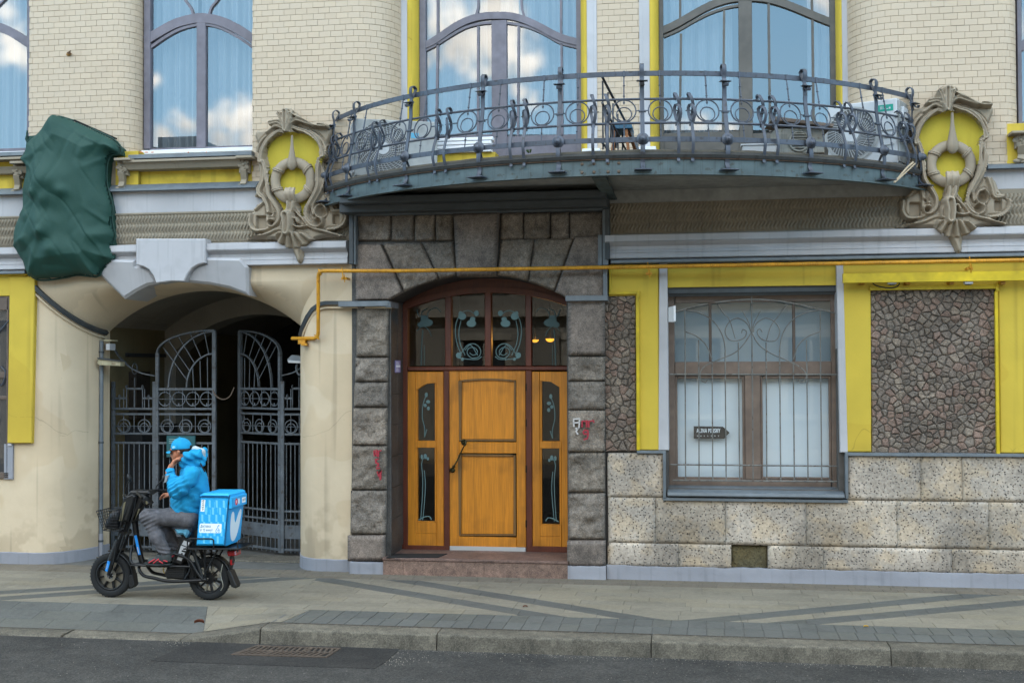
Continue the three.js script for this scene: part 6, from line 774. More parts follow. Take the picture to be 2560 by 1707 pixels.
  { const pts = [[975, 757, .12], [815, 757, .03], [800, 760, .02], [782, 772, -.02], [768, 792, -.06], [756, 818, -.12], [751, 838, -.2]].map((a) => P3(...a)), d = thing('cable_duct', 'dark grey cable duct across the right gateway pier bending down beside the yellow pipe', 'cable duct', pts[1].toArray()); part(d, 'duct', sweep(bar(.045, .05), pts, V3(0, 0, 1)), M.darkMetal); part(d, 'small_duct', sweep(bar(.02, .022), pts.map((p) => p.clone().add(V3(.015, -.055, .0))), V3(0, 0, 1)), tone(M.beige, .9)); }
  // yellow gas pipe
  const gp = thing('gas_pipe', 'long yellow gas pipe running across the front above the door and windows', 'pipe', P3(802, 677, .2).toArray()), main = [[730, 846, -.25], [788, 846, .06], [795, 839, .08], [795, 684, .2], [803, 677, .24], [1000, 677, .25], [1518, 677.5, .25], [2000, 671, .25], [2700, 659, .25]].map((a) => P3(...a)); const yl = main[5].y;
  for (let i = 6; i < 9; i++) main[i].y = yl; part(gp, 'pipe', sweep(circ(.022, 12), round(main, .06, 5), V3(.02, .02, 1)), M.gasYellow);
  for (const [x, y, z] of [[857, 677, .25], [1622, 676, .25], [2427, 664, .25]]) { const p = P3(x, y, z); p.y = yl; part(gp, 'bracket', [box(p.x - .006, yl - .08, -.0, p.x + .006, yl - .055, .25, .002), rod(V3(p.x, yl - .075, .25), V3(p.x - .01, yl + .05, .262), .006, .006, 6), box(p.x - .03, yl - .09, .21, p.x + .035, yl - .06, .225, .002), rod(V3(p.x + .012, yl - .12, .22), V3(p.x + .012, yl - .03, .25), .006, .006, 6)], M.gasYellow); }
  part(gp, 'wall_bracket', [boxP(744, 850, 762, 860, -.3, -.02), boxP(752, 858, 766, 864, -.3, .0)], M.gasYellow);
  // bright yellow fascia with its fittings
  const fs = thing('yellow_fascia', 'bright yellow metal light fascia standing off the wall above the rubble stone panel', 'fascia', P3(2300, 690, .2).toArray()); part(fs, 'strip', b3w(1119, 137, 2750, 180, .16, .22), M.yellowMetal); for (const x of [1207, 1410, 1605, 1835]) part(fs, 'bracket', b3w(x - 11, 178, x + 10, 197, .02, .17), tone(M.gasYellow, .75)); 
  function b3w(...a) { return boxP(1480 + .56133 * a[0], 600 + .56133 * a[1], 1480 + .56133 * a[2], 600 + .56133 * a[3], a[4], a[5], .003); }
  for (const [x, w] of [[1340, 'left'], [1682, 'right']]) { const f = thing('floodlight', 'small white floodlight hanging under the yellow fascia, ' + (w === 'left' ? 'next to the black cable loop' : 'above the middle of the rubble field'), 'floodlight', P3(1480 + .56133 * x, 705, .15).toArray()); part(f, 'housing', b3w(x - 18, 181, x + 18, 195, .1, .2), M.acWhite); part(f, 'lamp_face', b3w(x - 12, 195, x + 12, 199, .11, .19), M.darkMetal); }
  one('cable_loop', 'black cable loop under the left end of the yellow fascia', 'cable', tube([[1242, 180], [1262, 200], [1300, 211], [1345, 212], [1370, 198], [1368, 184]].map(([x, y]) => P3(1480 + .56133 * x, 600 + .56133 * y, .15)), .007, 24, 5), M.black, P3(2200, 715, .15).toArray());
  const duct = (label, list, at) => { const d = thing('cable_duct', label, 'cable duct', at); list.forEach((g) => part(d, 'channel', g, M.yellowMetal)); return d; };
  duct('yellow cable duct stepping down beside the narrow rubble strip', [b3w(76, 230, 207, 241, .03, .07), b3w(199, 226, 212, 256, .03, .085), b3w(199, 256, 212, 936, .03, .07), b3w(77, 120, 87, 230, .03, .06)], P3(1595, 900, .05).toArray()); duct('yellow cable duct along the top and right side of the large rubble panel', [b3w(1240, 200, 1808, 220, .03, .075), b3w(1803, 192, 1816, 228, .03, .09), b3w(1801, 228, 1815, 954, .03, .075)], P3(2492, 900, .05).toArray());
  { const p = thing('security_sensor', 'small white sensor box on the lilac jamb left of the gallery window', 'sensor', P3(1680, 785, .0).toArray()); part(p, 'case', slab([[1671, 768], [1689, 763], [1690, 802], [1686, 806], [1671, 805]].map(([x, y]) => P(x, y, .05)), -.02, .05, .008), M.acWhite); part(p, 'lip', boxP(1684, 765, 1690, 803, .04, .062, .004), M.whiteTrim); }
  const bx = (o, n, a, z0, z1, m) => part(o, n, boxP(...a, z0, z1, .004), m);
  { const l = thing('wall_lamp', 'long pale beige wall lamp fixed across the drain pipe', 'lamp', P3(270, 905, -.5).toArray()), m = mat('lampBeige', rgb(188, 180, 148), { map: T.metalWear, roughness: .6 }); part(l, 'housing', slab([[243, 896], [300, 903], [299, 915], [246, 913], [241, 908]].map(([x, y]) => P(x, y, -.5)), -.62, -.5, .006, true), m); part(l, 'cap', slab([[241, 894], [298, 902], [300, 904], [244, 898]].map(([x, y]) => P(x, y, -.48)), -.64, -.48, .002, true), M.darkMetal); }
  { const l = thing('meter_box', 'small white box on the wall above the beige lamp', 'box', P3(267, 866, -.6).toArray()); bx(l, 'case', [263, 859, 273, 875], -.75, -.6, M.acWhite); bx(l, 'lid', [258, 849, 277, 853], -.75, -.58, M.lampBeige); }
  { const l = thing('wall_lamp', 'grey flat floodlight on an arm at the right side of the gateway opening', 'lamp', P3(738, 898, -.6).toArray()); part(l, 'housing', slab([[717, 898], [728, 887], [765, 893], [764, 908], [720, 906]].map(([x, y]) => P(x, y, -.55)), -.75, -.55, .006, true), tone(M.greyMetal, 1.2)); part(l, 'diffuser', slab([[718, 900], [763, 904], [763, 908], [720, 907]].map(([x, y]) => P(x, y, -.54)), -.6, -.54, .002, true), M.acWhite); part(l, 'arm', tube([[742, 908], [740, 922], [748, 938], [756, 930], [765, 925]].map(([x, y]) => P3(x, y, -.6)), .012, 14, 6), I2); }
  { const p = P3(174, 134, 0), b = thing('wall_hook', 'rusty broken anchor stub sticking out of the left brick pier', 'hook', p.toArray()); part(b, 'stub', [rod(p, p.clone().add(V3(.01, -.01, .07)), .018, .014, 8), rod(p.clone().add(V3(.01, 0, .06)), p.clone().add(V3(.05, .012, .075)), .01, .007, 6)], tone(M.rustIron, 1.6, 1.2, .8)); part(b, 'foam', ball(p.clone().add(V3(-.012, -.012, .02)), .024, 1.2, .8, .8), mat('foam', rgb(170, 130, 70))); }
  // crumbs of orange foam on the sill
  { const f = thing('sealing_foam', 'crumbs of orange sealing foam along the left window sill', 'foam', P3(480, 381, .05).toArray()), R = rng(9); mat('orange', rgb(232, 130, 40)); for (const [x, k] of [[352, 2.2], [365, 2], [380, 1.5], [470, .8], [515, .7], [560, 1.6], [572, 1.8], [606, 1], [614, .7]]) part(f, 'crumb', ball(P3(x, 380.5, .02), .012, 1.2 * k, .5, .8, 7, 5), M.orange); }
  // fallen leaves
  const lf = (label, px, py, s, m) => { const [x, z] = G(px, py), o = thing('fallen_leaf', label, 'leaf', [x, 0, z]), g = gridGeo(4, 4, (u, v) => { const a = u * 2 - 1, w = Math.sin(v * Math.PI) * (.5 + .3 * Math.sin(v * 9)); return [x + (v - .5) * s * 2.2, .006 + .022 * s / .04 * (a * a + .6 * Math.sin(v * 3)) , z + a * w * s]; }); part(o, 'blade', g, m); };
  mat('leafBrown', rgb(96, 48, 26)); mat('leafTan', rgb(176, 124, 60)); lf('dry brown curled leaf on the pale slabs by the lowered kerb', 497, 1560, .045, M.leafBrown); lf('small tan leaf near the foot of the plinth', 2002, 1458, .03, M.leafTan); lf('tiny yellow leaf on the dark paver strip', 2166, 1569, .02, mat('leafYellow', rgb(200, 160, 60))); lf('small dark leaf on the pale slabs in the middle of the pavement', 1313, 1519, .022, M.leafBrown);
}
// ---------- house across the street, seen in the panes ----------
{
  const ob = thing('opposite_house', 'pale two storey house across the street, mirrored in the window panes', 'building', [0, 0, 21]), z = 21, m = mat('oppWall', rgb(150, 148, 140), { map: T.mottle }), t = mat('oppTrim', rgb(176, 172, 160), { map: T.mottle }), g = mat('oppGlass', new THREE.Color(.03, .04, .05), { roughness: .1 });
  part(ob, 'wall', box(-40, -.2, z, 34, 8.2, z + 8), m); part(ob, 'cornice', box(-40, 7.9, z - .5, 34, 8.25, z), t); part(ob, 'string_course', box(-40, 3.9, z - .2, 34, 4.15, z), t);
  for (let i = 0; i < 22; i++) for (const [y0, y1] of [[1, 3.2], [4.9, 7.2]]) { const x = -36 + i * 3.2; const w = grp(ob, 'window'); part(w, 'pane', box(x, y0, z - .01, x + 1.3, y1, z + .01), g); part(w, 'surround', [box(x - .2, y0 - .15, z - .12, x + 1.5, y0, z), box(x - .2, y1, z - .12, x + 1.5, y1 + .2, z), box(x - .2, y0, z - .08, x, y1, z), box(x + 1.3, y0, z - .08, x + 1.5, y1, z), box(x + .61, y0, z - .06, x + .69, y1, z - .01)], t); }
  const bl = lathe([[.0, 0], [.09, 0], [.06, .08], [.1, .25], [.05, .42], [.08, .5], [0, .5]], 8); const list = []; for (let i = 0; i < 120; i++) { const q = bl.clone(); q.translate(-26 + i * .36, 8.25, z - .25); list.push(q); } part(ob, 'balusters', list, t, undefined, 'stuff'); part(ob, 'coping', box(-27, 8.75, z - .4, 18, 8.9, z - .1), t);
  parts(ob, 'chimney', [box(-17.2, 8, z + .5, -15.8, 9.7, z + 2), box(-22, 8, z + .5, -20.5, 9.0, z + 2)], g);
  const op = thing('far_pavement', 'pavement along the far side of the street', 'pavement', [0, 0, 18], null, 'structure'); part(op, 'slab', box(-60, -.2, 16, 60, 0, 21.2), M.paveLight);
}
// ---------- scooter, delivery box and rider ----------
const SZ = 1.84, B = (x, y, dz = 0) => P3(200 + x / 3.136, 1050 + y / 3.136, SZ + dz), BU = 1 / (3.136 * 254); // one unit in metres, about
// at a depth dz the same real x, y: points named by where the middle plane shows them
const BM = (x, y, dz = 0) => { const p = B(x, y, 0); p.z += dz; return p; };
function surfaceNets(lo, hi, h, f) { // smooth skin of the field f < 0
  const n = [0, 1, 2].map((k) => Math.ceil((hi[k] - lo[k]) / h) + 1), N = n[0] * n[1], v = new Float32Array(N * n[2]);
  for (let k = 0, q = 0; k < n[2]; k++) for (let j = 0; j < n[1]; j++) for (let i = 0; i < n[0]; i++, q++) v[q] = f(lo[0] + i * h, lo[1] + j * h, lo[2] + k * h);
  const id = new Int32Array(N * n[2]).fill(-1), pos = [], idx = [];
  for (let k = 0; k < n[2] - 1; k++) for (let j = 0; j < n[1] - 1; j++) for (let i = 0; i < n[0] - 1; i++) {
    const b = i + j * n[0] + k * N; let m = 0, c = 0, sx = 0, sy = 0, sz = 0; const e = (o) => v[b + (o & 1) + (o >> 1 & 1) * n[0] + (o >> 2 & 1) * N];
    for (let o = 0; o < 8; o++) if (e(o) < 0) m |= 1 << o; if (m === 0 || m === 255) continue;
    for (let o = 0; o < 8; o++) for (const d of [1, 2, 4]) if (!(o & d)) { const a = e(o), q = e(o | d); if ((a < 0) !== (q < 0)) { const t = a / (a - q); c++; sx += (o & 1) + (d === 1 ? t : 0); sy += (o >> 1 & 1) + (d === 2 ? t : 0); sz += (o >> 2 & 1) + (d === 4 ? t : 0); } }
    id[b] = pos.length / 3; pos.push(lo[0] + (i + sx / c) * h, lo[1] + (j + sy / c) * h, lo[2] + (k + sz / c) * h);
  }
  for (let k = 1; k < n[2] - 1; k++) for (let j = 1; j < n[1] - 1; j++) for (let i = 1; i < n[0] - 1; i++) { const b = i + j * n[0] + k * N, a = v[b] < 0;
    for (const [d, u, w] of [[1, n[0], N], [n[0], N, 1], [N, 1, n[0]]]) if (a !== (v[b + d] < 0)) { const q = [id[b], id[b - u], id[b - u - w], id[b - w]]; if (q.some((x) => x < 0)) continue; a ? idx.push(q[0], q[1], q[2], q[0], q[2], q[3]) : idx.push(q[0], q[2], q[1], q[0], q[3], q[2]); } }
  const g = flat(pos, idx); g.computeVertexNormals(); return uvBox(nonIdx(g));
}
const smin = (a, b, k) => { const h = Math.max(k - Math.abs(a - b), 0) / k; return Math.min(a, b) - h * h * k * .25; };
function fieldOf(list, k) { // capsules [a, b, ra, rb] and ellipsoids [c, [rx, ry, rz], 'e']
  const q = list.map((s) => s[2] === 'e' ? s : [...s, s[1].clone().sub(s[0]), s[1].clone().sub(s[0]).lengthSq()]);
  return (x, y, z) => { let d = 9; for (const s of q) { let e; if (s[2] === 'e') { const X = (x - s[0].x) / s[1][0], Y = (y - s[0].y) / s[1][1], Z = (z - s[0].z) / s[1][2], r = Math.sqrt(X * X + Y * Y + Z * Z); e = (r - 1) * Math.min(...s[1]); } else { const [a, , r0, r1] = s, ab = s[s.length - 2], l = s[s.length - 1], t = clamp(((x - a.x) * ab.x + (y - a.y) * ab.y + (z - a.z) * ab.z) / l); e = Math.hypot(x - a.x - ab.x * t, y - a.y - ab.y * t, z - a.z - ab.z * t) - lerp(r0, r1, t); } d = smin(d, e, k); } return d; };
}
const boundsOf = (list, m) => { const b = new THREE.Box3(); for (const s of list) if (s[2] === 'e') { b.expandByPoint(s[0].clone().add(V3(...s[1]))); b.expandByPoint(s[0].clone().sub(V3(...s[1]))); } else { const r = Math.max(s[2], s[3]); for (const p of [s[0], s[1]]) { b.expandByPoint(p.clone().addScalar(r)); b.expandByPoint(p.clone().addScalar(-r)); } } return [[b.min.x - m, b.min.y - m, b.min.z - m], [b.max.x + m, b.max.y + m, b.max.z + m]]; };
mat('blackMetal', rgb(22, 23, 25), { roughness: .38, metalness: .25 }); mat('blackPlastic', rgb(20, 21, 22), { roughness: .5 }); mat('rubber', rgb(24, 25, 26), { roughness: .85, bumpMap: T.grain, bumpScale: .001 }); mat('silver', rgb(168, 164, 152), { roughness: .32, metalness: .8 }); mat('chrome', rgb(190, 190, 190), { roughness: .15, metalness: 1 }); mat('blueSticker', rgb(30, 140, 225), { roughness: .4 }); mat('redLens', rgb(170, 24, 30), { phys: 1, roughness: .2, clearcoat: 1 });
{
  const fc = BM(243, 1213), rc = BM(1015, 1238), R0 = fc.y - .002, s = thing('electric_scooter', 'black electric delivery scooter with front basket and rear rack in front of the gateway', 'scooter', [BM(630, 0).x, 0, SZ]);
  const bm = M.blackMetal;
  function wheel(c, r, front) {
    const w = grp(s, 'wheel'), t = front ? .036 : .04, cx = (g) => g.translate(c.x, c.y, c.z);
    const prof = [[r - .075, -t * .75], [r - .05, -t], [r - .02, -t * .98], [r - .006, -t * .7], [r, -t * .25], [r, t * .25], [r - .006, t * .7], [r - .02, t * .98], [r - .05, t], [r - .075, t * .75]]; const ty = lathe([...prof, prof[0]], 44); ty.rotateX(Math.PI / 2); part(w, 'tyre', cx(ty), M.rubber);
    const lugs = []; for (let i = 0; i < 40; i++) for (const sd of [-1, 1]) { const a = (i + (sd > 0 ? .5 : 0)) / 40 * 6.283, g = box(-.004, -.004, -.012, .004, .0012, .012, .0005); g.translate(0, r - .0022, sd * t * .55); g.rotateZ(a); lugs.push(cx(g)); } part(w, 'tread', lugs, M.rubber);
    const rim = lathe([[r - .082, -.03], [r - .07, -.032], [r - .072, .032], [r - .084, .03], [r - .088, .02], [r - .088, -.02], [r - .082, -.03]], 40); rim.rotateX(Math.PI / 2); part(w, 'rim', cx(rim), M.blackPlastic);
    const n = front ? 8 : 12; for (let i = 0; i < n; i++) { const a = i / n * 6.283 + .2, g = front ? box(-.009, .03, -.012, .009, r - .08, .012, .003) : slab([[-.006, .055], [.006, .055], [.011, r - .08], [-.011, r - .08]], -.012, .018, .003, true); g.rotateZ(a); part(w, 'spoke', cx(g), front ? bm : (i % 2 ? M.silver : bm)); }
    if (front) { const bk = new THREE.CircleGeometry(r - .083, 30); bk.translate(0, 0, -.02); part(w, 'pale_far_side', cx(bk), tone(M.silver, .9)); }
    const hub = rod(V3(c.x, c.y, c.z - .05), V3(c.x, c.y, c.z + .035), front ? .038 : .065, front ? .034 : .06, 22); part(w, 'hub', hub, bm); part(w, 'axle', [rod(V3(c.x, c.y, c.z - .07), V3(c.x, c.y, c.z + .075), .011, .011, 8), rod(V3(c.x, c.y, c.z + .06), V3(c.x, c.y, c.z + .07), .018, .018, 6)], M.chrome);
    if (front) { const dsc = new THREE.RingGeometry(.036, .066, 30); dsc.translate(0, 0, .03); part(w, 'brake_disc', cx(dsc), M.silver); for (let i = 0; i < 6; i++) { const a = i * 1.047; part(w, 'disc_bolt', ball(V3(c.x + .03 * Math.cos(a), c.y + .03 * Math.sin(a), c.z + .036), .006), M.chrome); } }
  }
  wheel(fc, R0, true); wheel(rc, rc.y - .002, false);
  const T_ = (n, pts, r, m = bm, k = 20) => part(s, n, tube(pts, r, k, 8), m), Rd = (n, a, b, r, r2, m = bm) => part(s, n, rod(a, b, r, r2, 12), m);
  for (const d of [-.075, .075]) { Rd('fork_leg', BM(246, 1205, d), BM(352, 880, d), .021, .019); Rd('fork_boot', BM(262, 1090, d), BM(322, 930, d), .03, .027, M.blackPlastic); for (let i = 0; i < 6; i++) { const t = i / 5, p = BM(lerp(270, 318, t), lerp(1070, 945, t), d); const g = new THREE.TorusGeometry(.028, .005, 6, 14); g.rotateX(Math.PI / 2); g.rotateZ(-.35); g.translate(p.x, p.y, p.z); part(s, 'boot_ring', g, M.blackPlastic); } }
  part(s, 'fork_sticker', slab([[228, 1170], [248, 1092], [268, 1097], [246, 1177]].map(([x, y]) => { const p = BM(x, y); return [p.x, p.y]; }), SZ + .09, SZ + .1, .003, true), M.blueSticker); part(s, 'sticker_print', [.25, .45, .65].map((t) => { const p = BM(lerp(238, 256, t), lerp(1170, 1096, t)); return box(p.x - .004, p.y - .005, SZ + .1, p.x + .004, p.y + .004, SZ + .1015, 0); }), M.acWhite);
  part(s, 'fork_crown', [rod(BM(352, 880, -.09), BM(352, 880, .09), .03, .03, 12), rod(BM(352, 885), BM(388, 770), .03, .028, 12)], bm); Rd('steering_column', BM(372, 820), BM(470, 560), .026, .024); Rd('steering_column', BM(400, 800, .03), BM(530, 600, .03), .016, .016);
  part(s, 'front_shield', slab([[372, 596], [440, 566], [470, 590], [405, 790], [330, 790], [345, 690]].map(([x, y]) => { const p = BM(x, y); return [p.x, p.y]; }), SZ - .1, SZ + .1, .02, true), M.blackPlastic); part(s, 'shield_stripe', [slab([[375, 640], [392, 630], [362, 778], [338, 780]].map(([x, y]) => { const p = BM(x, y); return [p.x, p.y]; }), SZ + .1, SZ + .103, 0), slab([[468, 690], [488, 690], [446, 782], [425, 782]].map(([x, y]) => { const p = BM(x, y); return [p.x, p.y]; }), SZ + .05, SZ + .06, .002)], tone(M.silver, .75, .75, .62)); part(s, 'side_flap', slab([[470, 590], [505, 575], [560, 650], [535, 670], [500, 640], [450, 790], [412, 800]].map(([x, y]) => { const p = BM(x, y); return [p.x, p.y]; }), SZ - .05, SZ + .06, .01, true), M.blackPlastic); part(s, 'flap_stripe', slab([[503, 592], [518, 588], [553, 645], [540, 657]].map(([x, y]) => { const p = BM(x, y); return [p.x, p.y]; }), SZ + .06, SZ + .064, 0), tone(M.silver, .7, .7, .58));
  T_('handlebar', [BM(600, 585, .33), BM(560, 572, .26), BM(480, 562, .1), BM(455, 560, 0), BM(480, 562, -.1), BM(560, 572, -.26), BM(600, 585, -.33)], .015, bm, 30); for (const d of [.3, -.3]) Rd('grip', BM(565, 574, d * .85), BM(632, 590, d * 1.12), .021, .021, M.rubber);
  part(s, 'display', [slab([[395, 575], [420, 548], [560, 550], [575, 570], [540, 590], [400, 592]].map(([x, y]) => { const p = BM(x, y); return [p.x, p.y]; }), SZ - .09, SZ + .09, .015, true)], M.blackPlastic); T_('brake_lever', [BM(580, 580, .28), BM(600, 605, .3), BM(625, 612, .34)], .007); T_('brake_lever', [BM(370, 580, .1), BM(395, 572, .16), BM(440, 570, .22)], .008); part(s, 'headlight', ball(BM(372, 612), .05, .6, .8, 1), M.blackPlastic);
  T_('mirror_stem', [BM(425, 560, .16), BM(432, 520, .2), BM(452, 470, .22)], .007); part(s, 'mirror', (() => { const g = ball(V3(0, 0, 0), .05, .35, .95, .6); g.rotateZ(.25); const p = BM(461, 437, .22); g.translate(p.x, p.y, p.z); return g; })(), M.blackPlastic); { const o = BM(595, 575, -.28), q = P3(200 + 592 / 3.136, 1050 + 535 / 3.136, SZ - .28), e = P3(200 + 650 / 3.136, 1050 + 458 / 3.136, SZ - .3); T_('mirror_stem', [o, q, e], .007); part(s, 'mirror', ball(e.clone().add(V3(.012, .005, 0)), .045, .6, .9, .6), M.blackPlastic); }
  for (const pts of [[[430, 585], [400, 680], [360, 800], [330, 930], [300, 1120]], [[470, 600], [440, 760], [400, 900], [330, 1080]], [[380, 590], [360, 700], [350, 860]]]) T_('cable', pts.map(([x, y], i) => BM(x, y, .09 + .01 * i)), .005, M.blackPlastic, 16);
  // basket with a dark bag in it
  { const b = grp(s, 'basket'), C = [[188, 700], [345, 690], [335, 860], [225, 850]], at = (u, v, w) => { const x = lerp(lerp(C[0][0], C[1][0], u), lerp(C[3][0], C[2][0], u), v), y = lerp(lerp(C[0][1], C[1][1], u), lerp(C[3][1], C[2][1], u), v); return BM(x, y, w * lerp(.17, .13, v)); }; const wires = [];
    for (let i = 0; i <= 7; i++) { const v = i / 7; wires.push(tube([at(0, v, -1), at(0, v, 1), at(1, v, 1), at(1, v, -1), at(0, v, -1)].flatMap((p, k, a) => k < 4 ? [p, p.clone().lerp(a[k + 1], .5)] : [p]), i % 7 ? .0028 : .005, 40, 5)); } for (let i = 0; i <= 8; i++) { wires.push(rod(at(i / 8, 0, 1), at(i / 8, 1, 1), .0025, .0025, 5), rod(at(i / 8, 0, -1), at(i / 8, 1, -1), .0025, .0025, 5), rod(at(0, 0, i / 4 - 1), at(0, 1, i / 4 - 1), .0025, .0025, 5)); } part(b, 'wire', wires, M.blackPlastic);
    const bag = [[BM(280, 790), [.085, .095, .12], 'e'], [BM(300, 745), [.075, .07, .12], 'e'], [BM(250, 815), [.06, .06, .1], 'e']], ff = fieldOf(bag, .03); part(b, 'bag', surfaceNets(...boundsOf(bag, .03), .012, (x, y, z) => ff(x, y, z) + .012 * (f3(x * 22, y * 22, z * 22, 3) - .5)), tone(M.blackPlastic, .9, .9, 1.1)); }
  // frame
  T_('down_tube', [BM(425, 790), BM(440, 900), BM(470, 1060), BM(490, 1130)], .032, bm); part(s, 'tube_sticker', slab([[432, 902], [452, 900], [484, 1050], [464, 1055]].map(([x, y]) => { const p = BM(x, y); return [p.x, p.y]; }), SZ + .028, SZ + .036, .003), M.blueSticker); part(s, 'sticker_print', slab([[456, 990], [462, 989], [474, 1040], [468, 1042]].map(([x, y]) => { const p = BM(x, y); return [p.x, p.y]; }), SZ + .036, SZ + .038, 0), M.acWhite);
  for (const d of [-.1, .1]) { T_('lower_tube', [BM(480, 1115, d * .5), BM(497, 1165, d), BM(530, 1205, d), BM(610, 1225, d), BM(700, 1246, d), BM(800, 1250, d), BM(985, 1242, d)], .017, bm, 30); T_('step_tube', [BM(415, 985, d * .3), BM(424, 1060, d * .9), BM(440, 1105, d * 1.1), BM(520, 1122, d * 1.2), BM(700, 1130, d * 1.2), BM(895, 1136, d * 1.1)], .014, bm, 30); T_('seat_stay', [BM(765, 1035, d), BM(840, 1058, d), BM(895, 1095, d), BM(940, 1170, d), BM(990, 1240, d)], .016, bm, 24); }
  part(s, 'footboard', slab([[440, 1118], [760, 1128], [760, 1136], [440, 1126]].map(([x, y]) => { const p = BM(x, y); return [p.x, p.y]; }), SZ - .14, SZ + .14, .003, true), M.blackPlastic);
  const poly = (n, pts, d0, d1, m, ch = .008, par = s) => part(par, n, slab(pts.map(([x, y]) => { const p = BM(x, y); return [p.x, p.y]; }), SZ + d0, SZ + d1, ch, true), m);
  const bt = grp(s, 'battery'); poly('case', [[812, 908], [835, 898], [900, 945], [812, 1128], [740, 1110]], -.06, .07, M.blackPlastic, .01, bt); poly('label', [[835, 935], [880, 952], [864, 985], [818, 968]], .07, .0715, M.acWhite, 0, bt); poly('label', [[812, 974], [858, 992], [832, 1062], [790, 1042]], .07, .0715, M.acWhite, 0, bt); poly('label', [[788, 1060], [826, 1070], [815, 1096], [780, 1086]], .07, .0715, M.acWhite, 0, bt); poly('label_print', [[820, 1010], [850, 1018], [842, 1030], [815, 1022]], .0715, .0722, M.black, 0, bt); poly('label_print', [[815, 1032], [828, 1036], [824, 1046], [812, 1042]], .0715, .0722, M.black, 0, bt);
  poly('controller_box', [[700, 1150], [730, 1132], [860, 1138], [850, 1238], [700, 1236], [680, 1200]], -.09, .085, M.blackPlastic, .02); for (let i = 0; i < 5; i++) poly('cooling_rib', [[720, 1160 + i * 14], [840, 1160 + i * 14], [840, 1165 + i * 14], [720, 1165 + i * 14]], .085, .092, M.blackPlastic, .001);
  T_('cable', [BM(690, 1190, .09), BM(682, 1160, .1), BM(700, 1135, .1), BM(740, 1130, .09)], .005, M.brass); T_('cable', [BM(900, 1010, .09), BM(880, 1080, .1), BM(890, 1160, .1), BM(850, 1235, .1)], .009, M.blackPlastic); T_('cable', [BM(1140, 1120, .08), BM(1128, 1200, .09), BM(1145, 1290, .09), BM(1125, 1325, .08)], .005, M.silver);
  for (const d of [-.085, .085]) { Rd('chain_stay', BM(840, 1248, d), BM(1015, 1240, d), .018, .022); Rd('rack_stay', BM(1000, 1000, d), BM(1005, 1238, d), .011, .011); Rd('rack_stay', BM(1105, 1000, d), BM(1010, 1180, d), .009, .009); Rd('shock_absorber', BM(910, 1010, d), BM(985, 1225, d), .02, .016, M.blackPlastic); }
  const arcW = (c, r, a0, a1, w, n = 18) => sweep([[-w, 0], [-w * .9, .006], [0, .012], [w * .9, .006], [w, 0], [0, .004]], Array.from({ length: n + 1 }, (_, i) => { const a = lerp(a0, a1, i / n); return V3(c.x + r * Math.cos(a), c.y + r * Math.sin(a), c.z); }), (t) => { const a = lerp(a0, a1, t); return V3(Math.cos(a), Math.sin(a), 0); });
  part(s, 'rear_fender', arcW(rc, rc.y + .018, 2.0, -.25, .05), M.blackPlastic); poly('mud_flap', [[1165, 1175], [1190, 1175], [1240, 1290], [1232, 1312], [1200, 1300]], -.06, .06, M.blackPlastic, .006); part(s, 'front_fender', arcW(fc, R0 + .02, 1.2, -.55, .046), M.blackPlastic); poly('front_flap', [[395, 1215], [425, 1200], [438, 1290], [420, 1312], [395, 1300]], -.05, .05, M.blackPlastic, .008); poly('front_fender_lip', [[228, 1016], [330, 1006], [330, 1022], [235, 1030]], -.045, .045, M.blackPlastic, .003);
  poly('seat_post', [[760, 830], [900, 832], [905, 1010], [850, 1010]], -.05, .05, M.blackPlastic, .02); poly('seat', [[752, 812], [900, 806], [915, 835], [895, 870], [790, 866], [745, 838]], -.13, .13, mat('seatCover', rgb(58, 64, 74), { roughness: .8 }), .03); poly('seat_cloth', [[775, 835], [892, 835], [888, 880], [868, 912], [845, 885], [800, 884]], -.135, .138, mat('paleBlueCloth', rgb(104, 176, 204), { map: T.denim, roughness: .9 }), .02);
  // rack
  poly('rack_plate', [[872, 984], [1305, 984], [1300, 996], [872, 994]], -.2, .2, bm, .003); for (const d of [-.2, .2]) Rd('rack_rail', BM(872, 988, d), BM(1305, 988, d), .008, .008); T_('rack_guard', round([BM(905, 985, .205), BM(905, 908, .205), BM(1108, 908, .205), BM(1108, 985, .205)], .03), .007, bm, 40); { const x = BM(1290, 0).x; T_('rack_guard', round([V3(x, BM(0, 985).y, .19 + SZ), V3(x, BM(0, 900).y, .19 + SZ), V3(x, BM(0, 900).y, -.2 + SZ), V3(x, BM(0, 985).y, -.2 + SZ)], .03), .007, bm, 40); }
  part(s, 'tail_light', [slab([[1168, 1022], [1235, 1018], [1240, 1056], [1176, 1060]].map(([x, y]) => { const p = BM(x, y); return [p.x, p.y]; }), SZ - .07, SZ + .07, .01, true)], M.redLens); poly('reflector', [[1180, 1092], [1198, 1090], [1198, 1132], [1182, 1134]], -.03, .03, M.redLens, .004); poly('light_bracket', [[1150, 996], [1180, 996], [1205, 1100], [1185, 1170], [1170, 1170], [1178, 1060]], -.025, .025, M.blackPlastic, .004);
}
